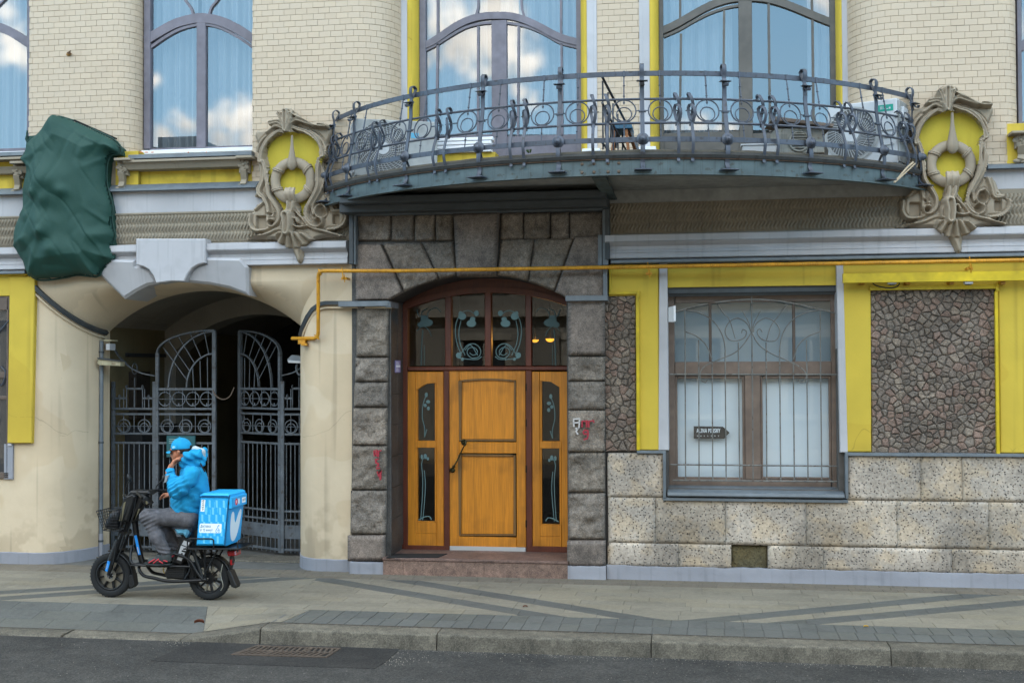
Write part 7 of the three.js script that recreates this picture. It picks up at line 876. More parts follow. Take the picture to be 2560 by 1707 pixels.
{ // delivery box
  const Z0 = SZ - .21, Z1 = SZ + .2, pt = (x, y, z) => { const p = P3(200 + x / 3.136, 1050 + y / 3.136, Z1); p.z = z; return p; }, q = [[905, 984], [1132, 986], [1168, 606], [936, 602]], b = thing('delivery_box', 'bright blue thermal delivery box with white labels on the scooter rack', 'delivery box', [pt(1020, 0, 0).x, pt(0, 984, 0).y, SZ]);
  mat('boxBlue', rgb(32, 166, 226), { roughness: .55, bumpMap: T.stucco, bumpScale: .004 }); const X = (l) => l.map(([x, y]) => { const p = pt(x, y, 0); return [p.x, p.y]; });
  part(b, 'body', slab(X(q), Z0, Z1, .018, true), M.boxBlue); part(b, 'lid', slab(X([[932, 604], [1172, 608], [1172, 586], [1150, 576], [960, 574], [936, 586]]), Z0 - .006, Z1 + .006, .02, true), M.boxBlue);
  const rx = (x, y) => pt(x, y, 0).x, fl = (y0, y1, zz0, zz1, d, n, m) => part(b, n, (() => { const xa = lerp(rx(1132, 986), rx(1168, 606), (y0 - 986) / (606 - 986)); const g = box(-zz1, pt(0, y1, 0).y, 0, -zz0, pt(0, y0, 0).y, d, .006); g.rotateY(Math.PI / 2); g.translate(rx(1168, 606) - .004, 0, 0); return g; })(), m); fl(590, 676, Z0 + .0, Z1 - .0, .03, 'lid_flap', M.boxBlue);
  mat('piping', rgb(14, 70, 110)); part(b, 'seam', [tube([[1132, 986], [1168, 606], [1172, 588]].map(([x, y]) => pt(x, y, Z1 - .002)), .006, 10, 5), tube([[936, 602], [1170, 607]].map(([x, y]) => pt(x, y, Z1 + .002)), .004, 10, 5)], M.piping); part(b, 'zip_pull', rod(pt(1166, 640, Z1 + .006), pt(1163, 662, Z1 + .006), .005, .005, 6), M.blackPlastic);
  // print on the side: paler stripes, labels
  const side = canvasTex(1024, 1024, (c, w, h) => { c.fillStyle = '#22a9e6'; c.fillRect(0, 0, w, h); c.fillStyle = '#6ecdf2'; for (let r = 0; r < 6; r++) for (let i = 0; i < 8; i++) { if ((r + i) % 2) continue; c.save(); c.translate(i * 135 + 20 + (r % 3) * 18, r * 165 + 20); c.transform(1, .1, .18, 1, 0, 0); c.fillRect(0, 0, 78, 165); c.restore(); } c.fillStyle = 'rgba(110,205,240,0.5)'; for (let i = 0; i < 7; i++) { c.save(); c.translate(110 + i * 130, 60 + (i % 3) * 90); c.transform(1, .1, .18, 1, 0, 0); c.fillRect(0, 0, 40, 150); c.restore(); }
    c.fillStyle = '#f3f6f7'; c.fillRect(18, 18, 150, 270); c.save(); c.translate(128, 270); c.rotate(-Math.PI / 2); c.fillStyle = '#15181c'; c.font = 'bold 92px sans-serif'; c.fillText('с5315', 8, 0); c.restore();
    c.fillStyle = '#eef5f8'; c.beginPath(); c.roundRect(30, 560, 860, 215, 46); c.fill(); c.fillStyle = '#3f7fa8'; c.font = 'bold 84px sans-serif'; c.fillText('Доставка', 70, 650); c.fillText('от 15 минут', 56, 738); c.strokeStyle = '#2e9fd6'; c.lineWidth = 14; for (const x of [702, 800]) { c.beginPath(); c.arc(x, 726, 30, 0, 7); c.stroke(); } c.beginPath(); c.moveTo(690, 690); c.lineTo(745, 640); c.lineTo(770, 690); c.lineTo(800, 726); c.moveTo(745, 640); c.lineTo(715, 610); c.stroke(); c.beginPath(); c.arc(770, 606, 20, 0, 7); c.fillStyle = '#2e9fd6'; c.fill(); });
  const e = Z1 + .0008; part(b, 'side_print', decal([pt(916, 968, e), pt(1122, 970, e), pt(1157, 622, e), pt(947, 618, e)]), mat('sidePrint', 0xffffff, { map: side, roughness: .5, bumpMap: T.stucco, bumpScale: .004 }));
  const rear = canvasTex(512, 640, (c, w, h) => { c.fillStyle = '#1f9fe0'; c.fillRect(0, 0, w, h); c.fillStyle = '#d9e9f4'; c.beginPath(); c.moveTo(250, 600); c.bezierCurveTo(130, 600, 70, 300, 90, 130); c.bezierCurveTo(100, 20, 190, 20, 215, 130); c.bezierCurveTo(230, 210, 262, 260, 285, 265); c.bezierCurveTo(320, 210, 340, 120, 400, 60); c.bezierCurveTo(450, 10, 500, 60, 480, 150); c.bezierCurveTo(450, 320, 400, 600, 250, 600); c.fill(); });
  const rq = (y, z) => { const xa = lerp(rx(1132, 986), rx(1168, 606), (y - 986) / (606 - 986)); return V3(xa + .0012, pt(0, y, 0).y, z); }; part(b, 'rear_print', decal([rq(966, Z1 - .025), rq(966, Z0 + .025), rq(690, Z0 + .025), rq(690, Z1 - .025)]), mat('rearPrint', 0xffffff, { map: rear, roughness: .5 }));
  const top = canvasTex(512, 128, (c, w, h) => { c.fillStyle = '#22a4e6'; c.fillRect(0, 0, w, h); c.fillStyle = '#d33040'; c.beginPath(); c.arc(140, 64, 48, 0, 7); c.fill(); c.fillStyle = '#fff'; c.font = 'bold 60px sans-serif'; c.fillText('Я', 118, 86); c.fillStyle = '#a9cdea'; c.beginPath(); c.arc(232, 64, 44, 0, 7); c.fill(); c.fillStyle = '#fff'; c.fillRect(222, 34, 22, 60); c.fillStyle = '#eef2f4'; c.fillRect(350, 28, 140, 76); c.fillStyle = '#222'; c.font = 'bold 44px sans-serif'; c.fillText('с5315', 362, 80); });
  const fx = rx(1168, 606) + .0275; part(b, 'flap_print', decal([V3(fx, pt(0, 668, 0).y, Z1 - .02), V3(fx, pt(0, 668, 0).y, Z0 + .02), V3(fx, pt(0, 598, 0).y, Z0 + .02), V3(fx, pt(0, 598, 0).y, Z1 - .02)]), mat('flapPrint', 0xffffff, { map: top, roughness: .5 }));
}
{ // rider
  const p = thing('person', 'person in bright blue hoodie and cap riding the scooter, hand at the chin', 'person', [BM(860, 0).x, 0, SZ]);
  mat('skin', rgb(172, 112, 82), { phys: 1, roughness: .55, sheen: .2 }); mat('hoodie', rgb(26, 170, 226), { roughness: .95, map: T.mottle, bumpMap: T.stucco, bumpScale: .005 }); mat('jeans', rgb(112, 110, 114), { map: T.denim, roughness: .9, bumpMap: T.grain, bumpScale: .001 }); mat('hairBlack', rgb(22, 18, 16), { roughness: .6 }); mat('lining', rgb(176, 184, 186), { roughness: .9 }); mat('shoeGrey', rgb(78, 84, 84), { roughness: .8, map: T.denim }); mat('shoeRed', rgb(190, 52, 62), { roughness: .7 });
  const J = { pel: BM(850, 765), belly: BM(850, 660), chest: BM(872, 520), up: BM(862, 410), neck: BM(832, 320), shN: B(872, 430, .165), shF: B(862, 430, -.165), elN: B(745, 555, .24), wrN: B(703, 398, .15), elF: B(770, 600, -.26), wrF: P3(200 + 712 / 3.136, 1050 + 578 / 3.136, SZ - .28), hpN: B(850, 775, .09), hpF: B(850, 775, -.09), knN: B(528, 760, .14), knF: B(590, 790, -.12), anN: B(668, 1035, .12), anF: B(752, 1000, -.11) };
  // the body under the clothes: head, neck, trunk, limbs and hands in one skin
  const H0 = BM(786, 238), fw = V3(-.985, -.17, .0), uu = V3(-.17, .985, 0), hp = (f, u, s = 0) => H0.clone().addScaledVector(fw, f).addScaledVector(uu, u).add(V3(0, 0, s));
  const head = [[hp(-.01, .02), [.098, .108, .078], 'e'], [hp(.03, -.05), hp(.045, -.075), .058, .05], [hp(.055, -.085), hp(.07, -.098), .036, .024], [hp(.045, -.05, .035), hp(.04, -.04, .04), .03, .028], [hp(.045, -.05, -.035), hp(.04, -.04, -.04), .03, .028], [hp(.088, .0), hp(.108, -.035), .011, .013], [hp(.096, -.043, .009), hp(.096, -.043, -.009), .011, .011], [hp(.086, -.066, .012), hp(.086, -.066, -.012), .012, .012], [hp(.082, -.08, .01), hp(.082, -.08, -.01), .011, .011], [hp(.078, .02, .03), hp(.078, .02, -.03), .02, .02], [hp(-.03, -.06), J.neck.clone().add(V3(.02, -.02, 0)), .055, .062]];
  const fh = fieldOf(head, .022); const ear = fieldOf([[hp(-.012, -.012, .078), hp(-.006, -.034, .076), .017, .011]], .01);
  const hL = boundsOf(head, .03); part(p, 'body', surfaceNets(...hL, .0055, (x, y, z) => Math.min(fh(x, y, z), ear(x, y, z))), M.skin);
  const body = p.children[0];
  // hands
  function hand(w, dir, nrm, curl, len, sp) { // wrist, direction of the palm, back-of-hand normal
    dir = dir.clone().normalize(); nrm = nrm.clone().normalize(); const sd = dir.clone().cross(nrm).normalize(), at = (a, b, c) => w.clone().addScaledVector(dir, a).addScaledVector(sd, b).addScaledVector(nrm, c), L = [[at(-.05, 0, 0), at(.02, 0, 0), .027, .029], [at(.025, -.022, 0), at(.078, -.03, .002), .016, .013], [at(.025, -.008, 0), at(.084, -.011, .003), .016, .013], [at(.025, .008, 0), at(.082, .009, .003), .016, .013], [at(.025, .022, 0), at(.075, .028, .001), .016, .012]], out = [fieldOf(L, .012)], all = L.slice();
    [[-.03, .068, .95, 0], [-.011, .078, 1.0, 1], [.009, .074, .97, 2], [.028, .06, .85, 3]].forEach(([b, l, k, i]) => { let q = at(.078 + (i === 1 ? .006 : 0), b, .003), a = curl * .35; const F = []; for (const [f, r] of [[.45, .0098], [.3, .009], [.25, .008]]) { a += curl * (.5 + sp * (i - 1.5) * .1); const n = q.clone().addScaledVector(dir, Math.cos(a) * l * f).addScaledVector(nrm, -Math.sin(a) * l * f).addScaledVector(sd, (i - 1.5) * .002); F.push([q, n, r, r * .92]); q = n; } out.push(fieldOf(F, .003)); all.push(...F); });
    const th = [[at(.012, -.026, -.006), at(.045, -.044, -.016), .014, .012], [at(.045, -.044, -.016), at(.074, -.04, -.03), .0115, .0095]]; out.push(fieldOf(th, .006)); all.push(...th);
    return surfaceNets(...boundsOf(all, .012), .0036, (x, y, z) => { let d = 9; for (const f of out) d = smin(d, f(x, y, z), .005); return d; });
  }
  const handN = hand(B(704, 378, .15), V3(.35, .88, -.28), V3(-.85, .35, .35), .62, 1, 1), handF = hand(J.wrF.clone().add(V3(.01, 0, 0)), V3(-1, -.02, .02), V3(.05, 1, .15), .75, 1, .2);
  const trunk = [[J.pel, J.belly, .1, .1], [J.belly, J.chest, .1, .11], [J.chest, J.up, .11, .09], [J.up, J.neck, .07, .05], [J.shN, J.elN, .045, .038], [J.elN, J.wrN, .037, .026], [J.shF, J.elF, .045, .038], [J.elF, J.wrF, .037, .026], [J.shN, J.shF, .05, .05], [J.hpN, J.knN, .065, .05], [J.knN, J.anN, .045, .034], [J.hpF, J.knF, .065, .05], [J.knF, J.anF, .045, .034]], ft = fieldOf(trunk, .05); const tg = surfaceNets(...boundsOf(trunk, .03), .015, (x, y, z) => ft(x, y, z));
  body.geometry = (() => { const o = org(p), l = [tg, handN, handF].map((g) => g.translate(-o[0], -o[1], -o[2])); return mg([body.geometry, ...l]); })();
  // hoodie: loose, folds at the elbow and waist
  const hd = [[BM(845, 735), BM(850, 640), .165, .158], [BM(850, 640), BM(878, 520), .158, .15], [BM(878, 520), BM(882, 425), .15, .118], [BM(882, 430), BM(850, 350), .11, .07], [B(868, 425, .13), B(868, 425, -.13), .078, .078], [J.shN, B(790, 525, .225), .078, .07], [B(790, 525, .225), J.elN, .07, .062], [J.elN, B(706, 425, .155), .062, .046], [J.shF, J.elF, .075, .06], [J.elF, J.wrF.clone().add(V3(.035, 0, 0)), .06, .042], [BM(780, 660), BM(790, 720), .1, .1], [BM(930, 470), BM(925, 600), .09, .1]], f2 = fieldOf(hd, .05);
  const fold = (x, y, z) => { const c = J.elN, de = Math.exp(-(((x - c.x) ** 2 + (y - c.y) ** 2) / .02)), dw = Math.exp(-(((y - BM(0, 700).y) / .07) ** 2)); return .010 * de * Math.sin((x * .6 - y * .9 + z * .5) * 120) + .007 * dw * Math.sin((y * 1.0 + x * .35) * 95 + 2 * n3(x * 9, y * 9, z * 9, 3)) + .014 * (f3(x * 9, y * 7, z * 9, 5) - .5) + .006 * Math.sin((x + y * .7) * 46 + 3 * n3(x * 6, y * 6, z * 6, 2)); };
  const hem = (x, y) => { const a = BM(722, 668), b = BM(905, 772), t = (x - a.x) / (b.x - a.x); return lerp(a.y, b.y, clamp(t, -.3, 1.6)) - y; };
  const hg = surfaceNets(...boundsOf(hd, .03), .0095, (x, y, z) => Math.max(f2(x, y, z) * .9 + fold(x, y, z), hem(x, y))); part(p, 'hoodie', hg, M.hoodie);
  const band = (pts, r, m, n) => part(p, n, tube(pts, r, 40, 8, true), m); const cuff = (c, d, r) => { const g = lathe([[r * .92, -.022], [r, -.02], [r * 1.03, 0], [r, .02], [r * .92, .024]], 16); g.applyQuaternion(new THREE.Quaternion().setFromUnitVectors(V3(0, 1, 0), d.clone().normalize())); g.translate(c.x, c.y, c.z); part(p, 'cuff', g, tone(M.hoodie, .95)); }; cuff(B(704, 402, .152), J.wrN.clone().sub(J.elN), .044); cuff(J.wrF.clone().add(V3(.025, 0, 0)), V3(1, 0, 0), .04);
  const hood = [[BM(826, 338, .06), BM(872, 275, .1), .034, .042], [BM(872, 272, .1), BM(935, 262, .06), .042, .05], [BM(935, 262, .06), BM(940, 262, -.06), .052, .052], [BM(826, 338, -.06), BM(872, 275, -.1), .034, .042], [BM(872, 272, -.1), BM(940, 262, -.06), .042, .05], [BM(822, 345, .05), BM(818, 350, -.05), .034, .034], [BM(900, 315), BM(950, 320), .075, .05], [BM(850, 330), BM(900, 340), .085, .08]], fo = fieldOf(hood, .03); part(p, 'hood', surfaceNets(...boundsOf(hood, .03), .009, (x, y, z) => fo(x, y, z) + .008 * Math.sin((y + x * .8) * 70) * 1 + .012 * (f3(x * 14, y * 14, z * 14, 3) - .5)), M.hoodie);
  const ln = [[BM(905, 228, .02), BM(955, 250, .015), .036, .034], [BM(955, 250, .015), BM(968, 300, .0), .034, .02]], fl2 = fieldOf(ln, .03); part(p, 'hood_lining', surfaceNets(...boundsOf(ln, .03), .009, (x, y, z) => fl2(x, y, z) + .01 * (f3(x * 20, y * 20, z * 20, 4) - .5)), M.lining);
  part(p, 'strap', tube([BM(960, 335, .06), BM(985, 370, .08), BM(998, 400, .07)], .008, 10, 5), M.black); part(p, 'sleeve_patch', slab([[748, 420], [768, 418], [752, 470], [736, 474]].map(([x, y]) => { const q = BM(x, y); return [q.x, q.y]; }), SZ + .2, SZ + .245, .002), tone(M.lining, .6));
  // trousers
  const tr = [[BM(850, 770), BM(860, 740), .14, .13], [J.hpN, B(690, 760, .12), .098, .086], [B(690, 760, .12), J.knN, .086, .078], [J.knN, B(600, 915, .13), .078, .07], [B(600, 915, .13), B(664, 1030, .12), .07, .058], [J.hpF, J.knF, .095, .075], [J.knF, B(690, 900, -.11), .07, .066], [B(690, 900, -.11), B(748, 992, -.11), .066, .055]], f4 = fieldOf(tr, .035); part(p, 'trousers', surfaceNets(...boundsOf(tr, .03), .0095, (x, y, z) => { const k = Math.exp(-(((x - J.knN.x) ** 2 + (y - J.knN.y + .05) ** 2) / .012)), a = Math.exp(-(((y - BM(0, 1000).y) / .06) ** 2)); return f4(x, y, z) * .92 + .007 * k * Math.sin((y * 1.1 - x * .5) * 130) + .007 * a * Math.sin(y * 150 + x * 30) + .012 * (f3(x * 11, y * 11, z * 11, 6) - .5); }), M.jeans);
  // shoes: sole and upper
  const shoe = (dx, dy, d) => { const q = (x, y, e = 0) => BM(x + dx, y + dy, d + e), up = [[q(590, 1090), q(640, 1088), .028, .036], [q(640, 1088), q(700, 1075), .036, .042], [q(700, 1075), q(725, 1075), .045, .04], [q(672, 1050), q(720, 1050), .042, .042]], f5 = fieldOf(up, .02), s = grp(p, 'shoe'); part(s, 'upper', surfaceNets(...boundsOf(up, .02), .007, (x, y, z) => Math.max(f5(x, y, z), q(0, 1106).y - y)), M.shoeGrey); part(s, 'sole', slab([[552, 1098], [575, 1108], [660, 1112], [745, 1108], [748, 1120], [650, 1124], [560, 1118]].map(([x, y]) => { const w = q(x, y); return [w.x, w.y]; }), SZ + d - .042, SZ + d + .045, .01, true), tone(M.shoeGrey, .6)); part(s, 'red_stripe', [[[590, 1100], [640, 1070]], [[625, 1104], [670, 1068]], [[668, 1082], [700, 1104]], [[690, 1075], [735, 1090]]].map(([a, b]) => tube([q(...a, .036), q((a[0] + b[0]) / 2, (a[1] + b[1]) / 2, .043), q(...b, .038)], .007, 8, 5)), M.shoeRed); part(s, 'sock', rod(q(690, 1060), q(672, 1020), .04, .042, 14), M.black); };
  shoe(0, 0, .12); shoe(50, -6, -.11);
  // cap, hair, glasses
  const cp = [[hp(-.012, .034), [.108, .098, .09], 'e']], fcp = fieldOf(cp, .01), lowC = hp(.02, .018); part(p, 'cap', surfaceNets(...boundsOf(cp, .03), .006, (x, y, z) => { const u = (x - lowC.x) * uu.x + (y - lowC.y) * uu.y, f = (x - lowC.x) * fw.x + (y - lowC.y) * fw.y; return Math.max(fcp(x, y, z) + .002 * Math.sin(Math.atan2(z, f) * 6), -(u + .09 * Math.min(f, 0) * -1.2 + .002)); }), tone(M.hoodie, 1.05));
  part(p, 'cap_brim', gridGeo(14, 8, (u, v) => { const a = lerp(-1.35, 1.35, u), r = lerp(.8, 1, v), w = Math.sin(a) * .086, f = .07 + Math.cos(a) * lerp(.0, .085, v), s = hp(f, .028 - .25 * w * w / .086 - .018 * v, w); return s.toArray(); }), tone(M.hoodie, .98)); part(p, 'cap_button', ball(hp(-.012, .133), .009), M.hoodie); part(p, 'cap_strap_gap', ball(hp(-.112, .02), .026, .6, .8, 1), M.hairBlack);
  const tx = canvasTex(256, 96, (c, w, h) => { c.clearRect(0, 0, w, h); c.fillStyle = '#1cacE8'; c.fillRect(0, 0, w, h); c.fillStyle = '#e8f4fa'; c.font = 'bold 40px sans-serif'; c.fillText('Яндекс', 30, 44); c.fillRect(30, 60, 150, 14); }); const cq = (f, u) => { const q = hp(f, u), nz = Math.sqrt(Math.max(0, 1 - ((f + .012) / .108) ** 2 - ((u - .034) / .098) ** 2)) * .09 + .0022; q.z = H0.z + nz; return q; };
  { const pos = [], uv = [], idx = []; for (let i = 0; i <= 4; i++) for (let j = 0; j <= 2; j++) { pos.push(...cq(lerp(.058, .0, i / 4), lerp(.03, .062, j / 2)).toArray()); uv.push(i / 4, j / 2); if (i && j) { const a = (i - 1) * 3 + j - 1; idx.push(a, a + 3, a + 4, a, a + 4, a + 1); } } const g = flat(pos, idx); g.setAttribute('uv', new THREE.Float32BufferAttribute(uv, 2)); g.computeVertexNormals(); part(p, 'cap_print', g, mat('capPrint', 0xffffff, { map: tx, roughness: .9 })); }
  const hr = [[hp(-.03, .005), [.086, .07, .081], 'e']], fr2 = fieldOf(hr, .01); part(p, 'hair', surfaceNets(...boundsOf(hr, .02), .006, (x, y, z) => { const f = (x - H0.x) * fw.x + (y - H0.y) * fw.y, u = (x - H0.x) * uu.x + (y - H0.y) * uu.y; return Math.max(fr2(x, y, z), f - .012 - .02 * (Math.abs(z - H0.z) < .05 ? 0 : 1) * (u < -.02 ? -1 : 0), -u - .05); }), M.hairBlack);
  const gl = grp(p, 'sunglasses'); mat('lens', rgb(18, 22, 40), { roughness: .1 }); for (const s of [1, -1]) { part(gl, 'lens', sweep(bar(.04, .005), [hp(.108, .004, s * .008), hp(.104, .004, s * .038), hp(.078, .004, s * .074)], (t) => { const a = t * 1.0, n = fw.clone().multiplyScalar(Math.cos(a)).add(V3(0, 0, s * Math.sin(a))); return n; }), M.lens); part(gl, 'temple', rod(hp(.078, .014, s * .075), hp(-.005, .006, s * .086), .004, .0035, 6), M.black); }
}
// ---------- cartouches: carved stone plaques, relief as a height field over an outline ----------
mat('carved', rgb(164, 152, 135), { map: T.grime, roughness: .85, bumpMap: T.stucco, bumpScale: .004 }); mat('cartYellow', rgb(200, 184, 62), { map: T.grime, roughness: .8, bumpMap: T.stucco, bumpScale: .003 });
const CART = { out: [[100, 310], [120, 265], [235, 250], [270, 205], [350, 140], [385, 80], [430, 60], [490, 90], [540, 140], [600, 180], [690, 222], [815, 222], [845, 260], [800, 400], [785, 520], [740, 560], [790, 700], [765, 800], [770, 850], [850, 870], [890, 960], [940, 1030], [985, 1060], [990, 1130], [940, 1180], [850, 1215], [960, 1262], [780, 1272], [690, 1295], [600, 1370], [560, 1390], [570, 1480], [545, 1520], [520, 1510], [490, 1440], [460, 1385], [400, 1365], [330, 1300], [230, 1290], [0, 1285], [180, 1245], [80, 1220], [50, 1150], [60, 1050], [110, 1010], [185, 905], [95, 885], [135, 800], [160, 560], [145, 480], [140, 430], [120, 370]],
  hole: [[232, 540], [222, 470], [260, 380], [330, 325], [430, 300], [560, 300], [660, 340], [715, 400], [738, 480], [705, 560], [700, 700], [680, 800], [640, 890], [600, 990], [575, 1090], [545, 1020], [520, 950], [425, 950], [410, 1020], [385, 1060], [360, 980], [310, 900], [265, 800], [250, 650]] };
const inPoly = (x, y, p) => { let c = false; for (let i = 0, j = p.length - 1; i < p.length; j = i++) if ((p[i][1] > y) !== (p[j][1] > y) && x < (p[j][0] - p[i][0]) * (y - p[i][1]) / (p[j][1] - p[i][1]) + p[i][0]) c = !c; return c; };
const segD = (x, y, a, b) => { const dx = b[0] - a[0], dy = b[1] - a[1], t = clamp(((x - a[0]) * dx + (y - a[1]) * dy) / (dx * dx + dy * dy || 1)); return [Math.hypot(x - a[0] - t * dx, y - a[1] - t * dy), t]; };
const edgeD = (x, y, p) => { let d = 1e9; for (let i = 0; i < p.length; i++) d = Math.min(d, segD(x, y, p[i], p[(i + 1) % p.length])[0]); return d; };
const sm2 = (pts, n) => { const c = new THREE.CatmullRomCurve3(pts.map((p) => V3(p[0], p[1], 0)), n < 0, 'centripetal'); return c.getPoints(Math.abs(n)).map((v) => [v.x, v.y]); };
CART.out = sm2(CART.out.concat([CART.out[0]]), 170); CART.hole = sm2(CART.hole.concat([CART.hole[0]]), 90);
function cartouche(px0, py0, sc, label, key, sx = sc) { // px of the local origin and size of a local unit in px
  const z0 = .02, at = (x, y, z = z0) => { const q = P(px0 + x * sx, py0 + y * sc, .2); return [q[0], q[1], z]; }, c = grp(bld, 'carved_cartouche', label), u = sc / 212; // metres per local unit
  const strokes = [ // polyline, radius from, to, height
    [sm2([[175, 565], [190, 470], [240, 370], [310, 310], [360, 285], [400, 300], [385, 320]], 20), 26, 16, .10], [sm2([[760, 515], [735, 430], [690, 350], [610, 290], [540, 270], [480, 250], [465, 285], [495, 300]], 22), 30, 16, .11],
    [sm2([[145, 470], [160, 410], [210, 340], [290, 290], [360, 270]], 14), 16, 12, .08], [sm2([[800, 500], [770, 400], [720, 330], [640, 275]], 14), 16, 12, .085],
    [sm2([[205, 570], [225, 640], [240, 780], [255, 880], [310, 960], [350, 1040], [345, 1120], [300, 1165], [260, 1160], [255, 1120], [290, 1110]], 30), 22, 18, .10], [sm2([[735, 545], [712, 640], [715, 780], [690, 860], [640, 950], [605, 1040], [625, 1120], [680, 1165], [735, 1160], [750, 1120], [720, 1090], [690, 1110]], 30), 24, 18, .11],
    [sm2([[190, 600], [185, 740], [150, 850], [210, 920], [240, 1000], [240, 1080], [215, 1130]], 20), 30, 16, .07], [sm2([[760, 560], [765, 700], [740, 820], [700, 900], [660, 980], [670, 1060]], 20), 30, 16, .08],
    [sm2([[120, 1010], [180, 960], [205, 930]], 8), 18, 10, .07], [sm2([[75, 1060], [70, 1150], [110, 1205], [200, 1205], [290, 1170]], 18), 16, 14, .075], [sm2([[905, 890], [950, 1010], [975, 1080], [950, 1150], [880, 1190], [800, 1200]], 18), 18, 14, .08], [sm2([[800, 860], [830, 950], [850, 1020], [920, 1020]], 14), 30, 18, .07],
    [sm2([[755, 960], [790, 1010], [770, 1075], [720, 1085], [690, 1040], [705, 985], [755, 965]], 18), 12, 12, .10], [sm2([[240, 1040], [265, 1055], [290, 1085], [300, 1040]], 10), 10, 8, .09],
    [sm2([[475, 950], [470, 1010], [440, 1080], [410, 1140], [400, 1200]], 16), 55, 30, .14], [sm2([[490, 960], [520, 1030], [580, 1100], [650, 1180], [780, 1220], [940, 1265]], 20), 26, 10, .10], [sm2([[420, 1180], [330, 1200], [240, 1240], [60, 1280]], 16), 22, 8, .09],
    [sm2([[445, 1080], [455, 1150], [450, 1230]], 10), 60, 50, .20], [sm2([[540, 1140], [520, 1100], [490, 1120], [495, 1165], [560, 1185], [620, 1175]], 16), 14, 10, .15],
    [[[430, 110], [430, 290]], 34, 26, .17], [sm2([[430, 330], [395, 200], [370, 130]], 10), 12, 26, .16], [sm2([[430, 330], [465, 200], [480, 130]], 10), 12, 26, .16], [sm2([[420, 240], [350, 200], [280, 215]], 10), 26, 26, .13], [sm2([[440, 240], [520, 180], [600, 200], [690, 235]], 12), 26, 22, .13], [sm2([[425, 270], [330, 240], [240, 300]], 10), 20, 14, .12], [sm2([[445, 100], [560, 150], [700, 225], [800, 240]], 12), 30, 20, .14]];
  const fl = [[330, 1310], [380, 1370], [400, 1330], [420, 1375], [480, 1382], [530, 1380], [580, 1360], [620, 1355], [680, 1300], [600, 1240], [520, 1230], [420, 1230], [350, 1240]];
  const ST = 6, nx = Math.floor(1010 / ST), ny = Math.floor(1480 / ST), x0 = -5, y0 = 55, H_ = new Float32Array((nx + 1) * (ny + 1)).fill(-1);
  for (let j = 0; j <= ny; j++) for (let i = 0; i <= nx; i++) { const x = x0 + i * ST, y = y0 + j * ST; if (!inPoly(x, y, CART.out) || inPoly(x, y, CART.hole)) continue; const e = Math.min(edgeD(x, y, CART.out), edgeD(x, y, CART.hole)); let h = .03 + .05 * sstep(0, 28, e) + .02 * sstep(200, 60, y) + .04 * sstep(900, 1250, y) * sstep(330, 60, Math.abs(x - 480)), gap = 99;
    for (const [p, r0, r1, hh] of strokes) { let n = 9, g0 = 99; for (let q = 0; q + 1 < p.length; q++) { const [d, t] = segD(x, y, p[q], p[q + 1]), r = lerp(r0, r1, (q + t) / (p.length - 1)); if (d / r < n) { n = d / r; g0 = d - r; } } gap = Math.min(gap, g0); if (n < 1) h = Math.max(h, .04 + hh * Math.sqrt(1 - n ** 4) * (1 - .2 * (1 - sstep(.12, .45, n)))); }
    if (gap > 0) h -= .022 * (1 - sstep(2, 14, gap)) * sstep(4, 16, e);
    if (inPoly(x, y, fl)) { const a = Math.atan2(x - 480, y - 1150); h = Math.max(h, .10 + .05 * Math.abs(Math.sin(a * 9)) + .06 * sstep(1390, 1230, y)); }
    for (const [cx, cy, r] of [[745, 1040, 50], [705, 1130, 42], [275, 1140, 26], [262, 1060, 16]]) { const d = Math.hypot(x - cx, y - cy); if (d < r) h = Math.min(h, .03 + .07 * (d / r) ** 2); }
    if (Math.abs(x - 175) < 45 && y > 1080 && y < 1190 && x > 110) h = Math.min(h, .02); if (x > 850 && x < 905 && y > 1060 && y < 1150) h = Math.min(h, .02);
    h += .004 * (f3(x * .03, y * .03, key, 5) - .5); H_[j * (nx + 1) + i] = h; }
  const snap = (x, y) => { let b = null, bd = ST * .95; for (const p of [CART.out, CART.hole]) for (let i = 0; i < p.length; i++) { const a = p[i], q = p[(i + 1) % p.length], [d, t] = segD(x, y, a, q); if (d < bd) { bd = d; b = [lerp(a[0], q[0], t), lerp(a[1], q[1], t)]; } } return b || [x, y]; }; const Hs = H_.slice(); for (let n = 0, src = H_.slice(); n < 1; n++) { for (let j = 1; j < ny; j++) for (let i = 1; i < nx; i++) { const k = j * (nx + 1) + i; if (src[k] < -.5) continue; let a = 0, c = 0; for (const o of [0, 1, -1, nx + 1, -nx - 1]) if (src[k + o] > -.5) { a += src[k + o]; c++; } Hs[k] = a / c; } src = Hs.slice(); }
  const pos = [], idx = [], id = new Int32Array(H_.length).fill(-1); const vert = (k) => { if (id[k] < 0) { const i = k % (nx + 1), j = (k - i) / (nx + 1); id[k] = pos.length / 3; const sn = snap(x0 + i * ST, y0 + j * ST); pos.push(...at(sn[0], sn[1], z0 + Math.max(Hs[k], -.02) * 1.35)); } return id[k]; };
  for (let j = 0; j < ny; j++) for (let i = 0; i < nx; i++) { const a = j * (nx + 1) + i, q = [a, a + 1, a + nx + 2, a + nx + 1], k = q.filter((v) => H_[v] > -1); if (k.length >= 3) { const s = q.map(vert); idx.push(s[0], s[2], s[1], s[0], s[3], s[2]); } }
  const g = flat(pos, idx); g.computeVertexNormals(); part(c, 'relief', uvBox(nonIdx(g)), M.carved);
  // body of the stone behind the relief
  part(c, 'backing', slab(CART.out.map(([x, y]) => { const p = at(lerp(x, 470, .012), lerp(y, 750, .008)); return [p[0], p[1]]; }), -.2, z0 + .045, .02), M.carved); part(c, 'yellow_field', slab(inset(CART.hole.map(([x, y]) => { const p = at(x, y); return [p[0], p[1]]; }).reverse(), -.008), -.05, z0 + .052, 0), M.cartYellow);
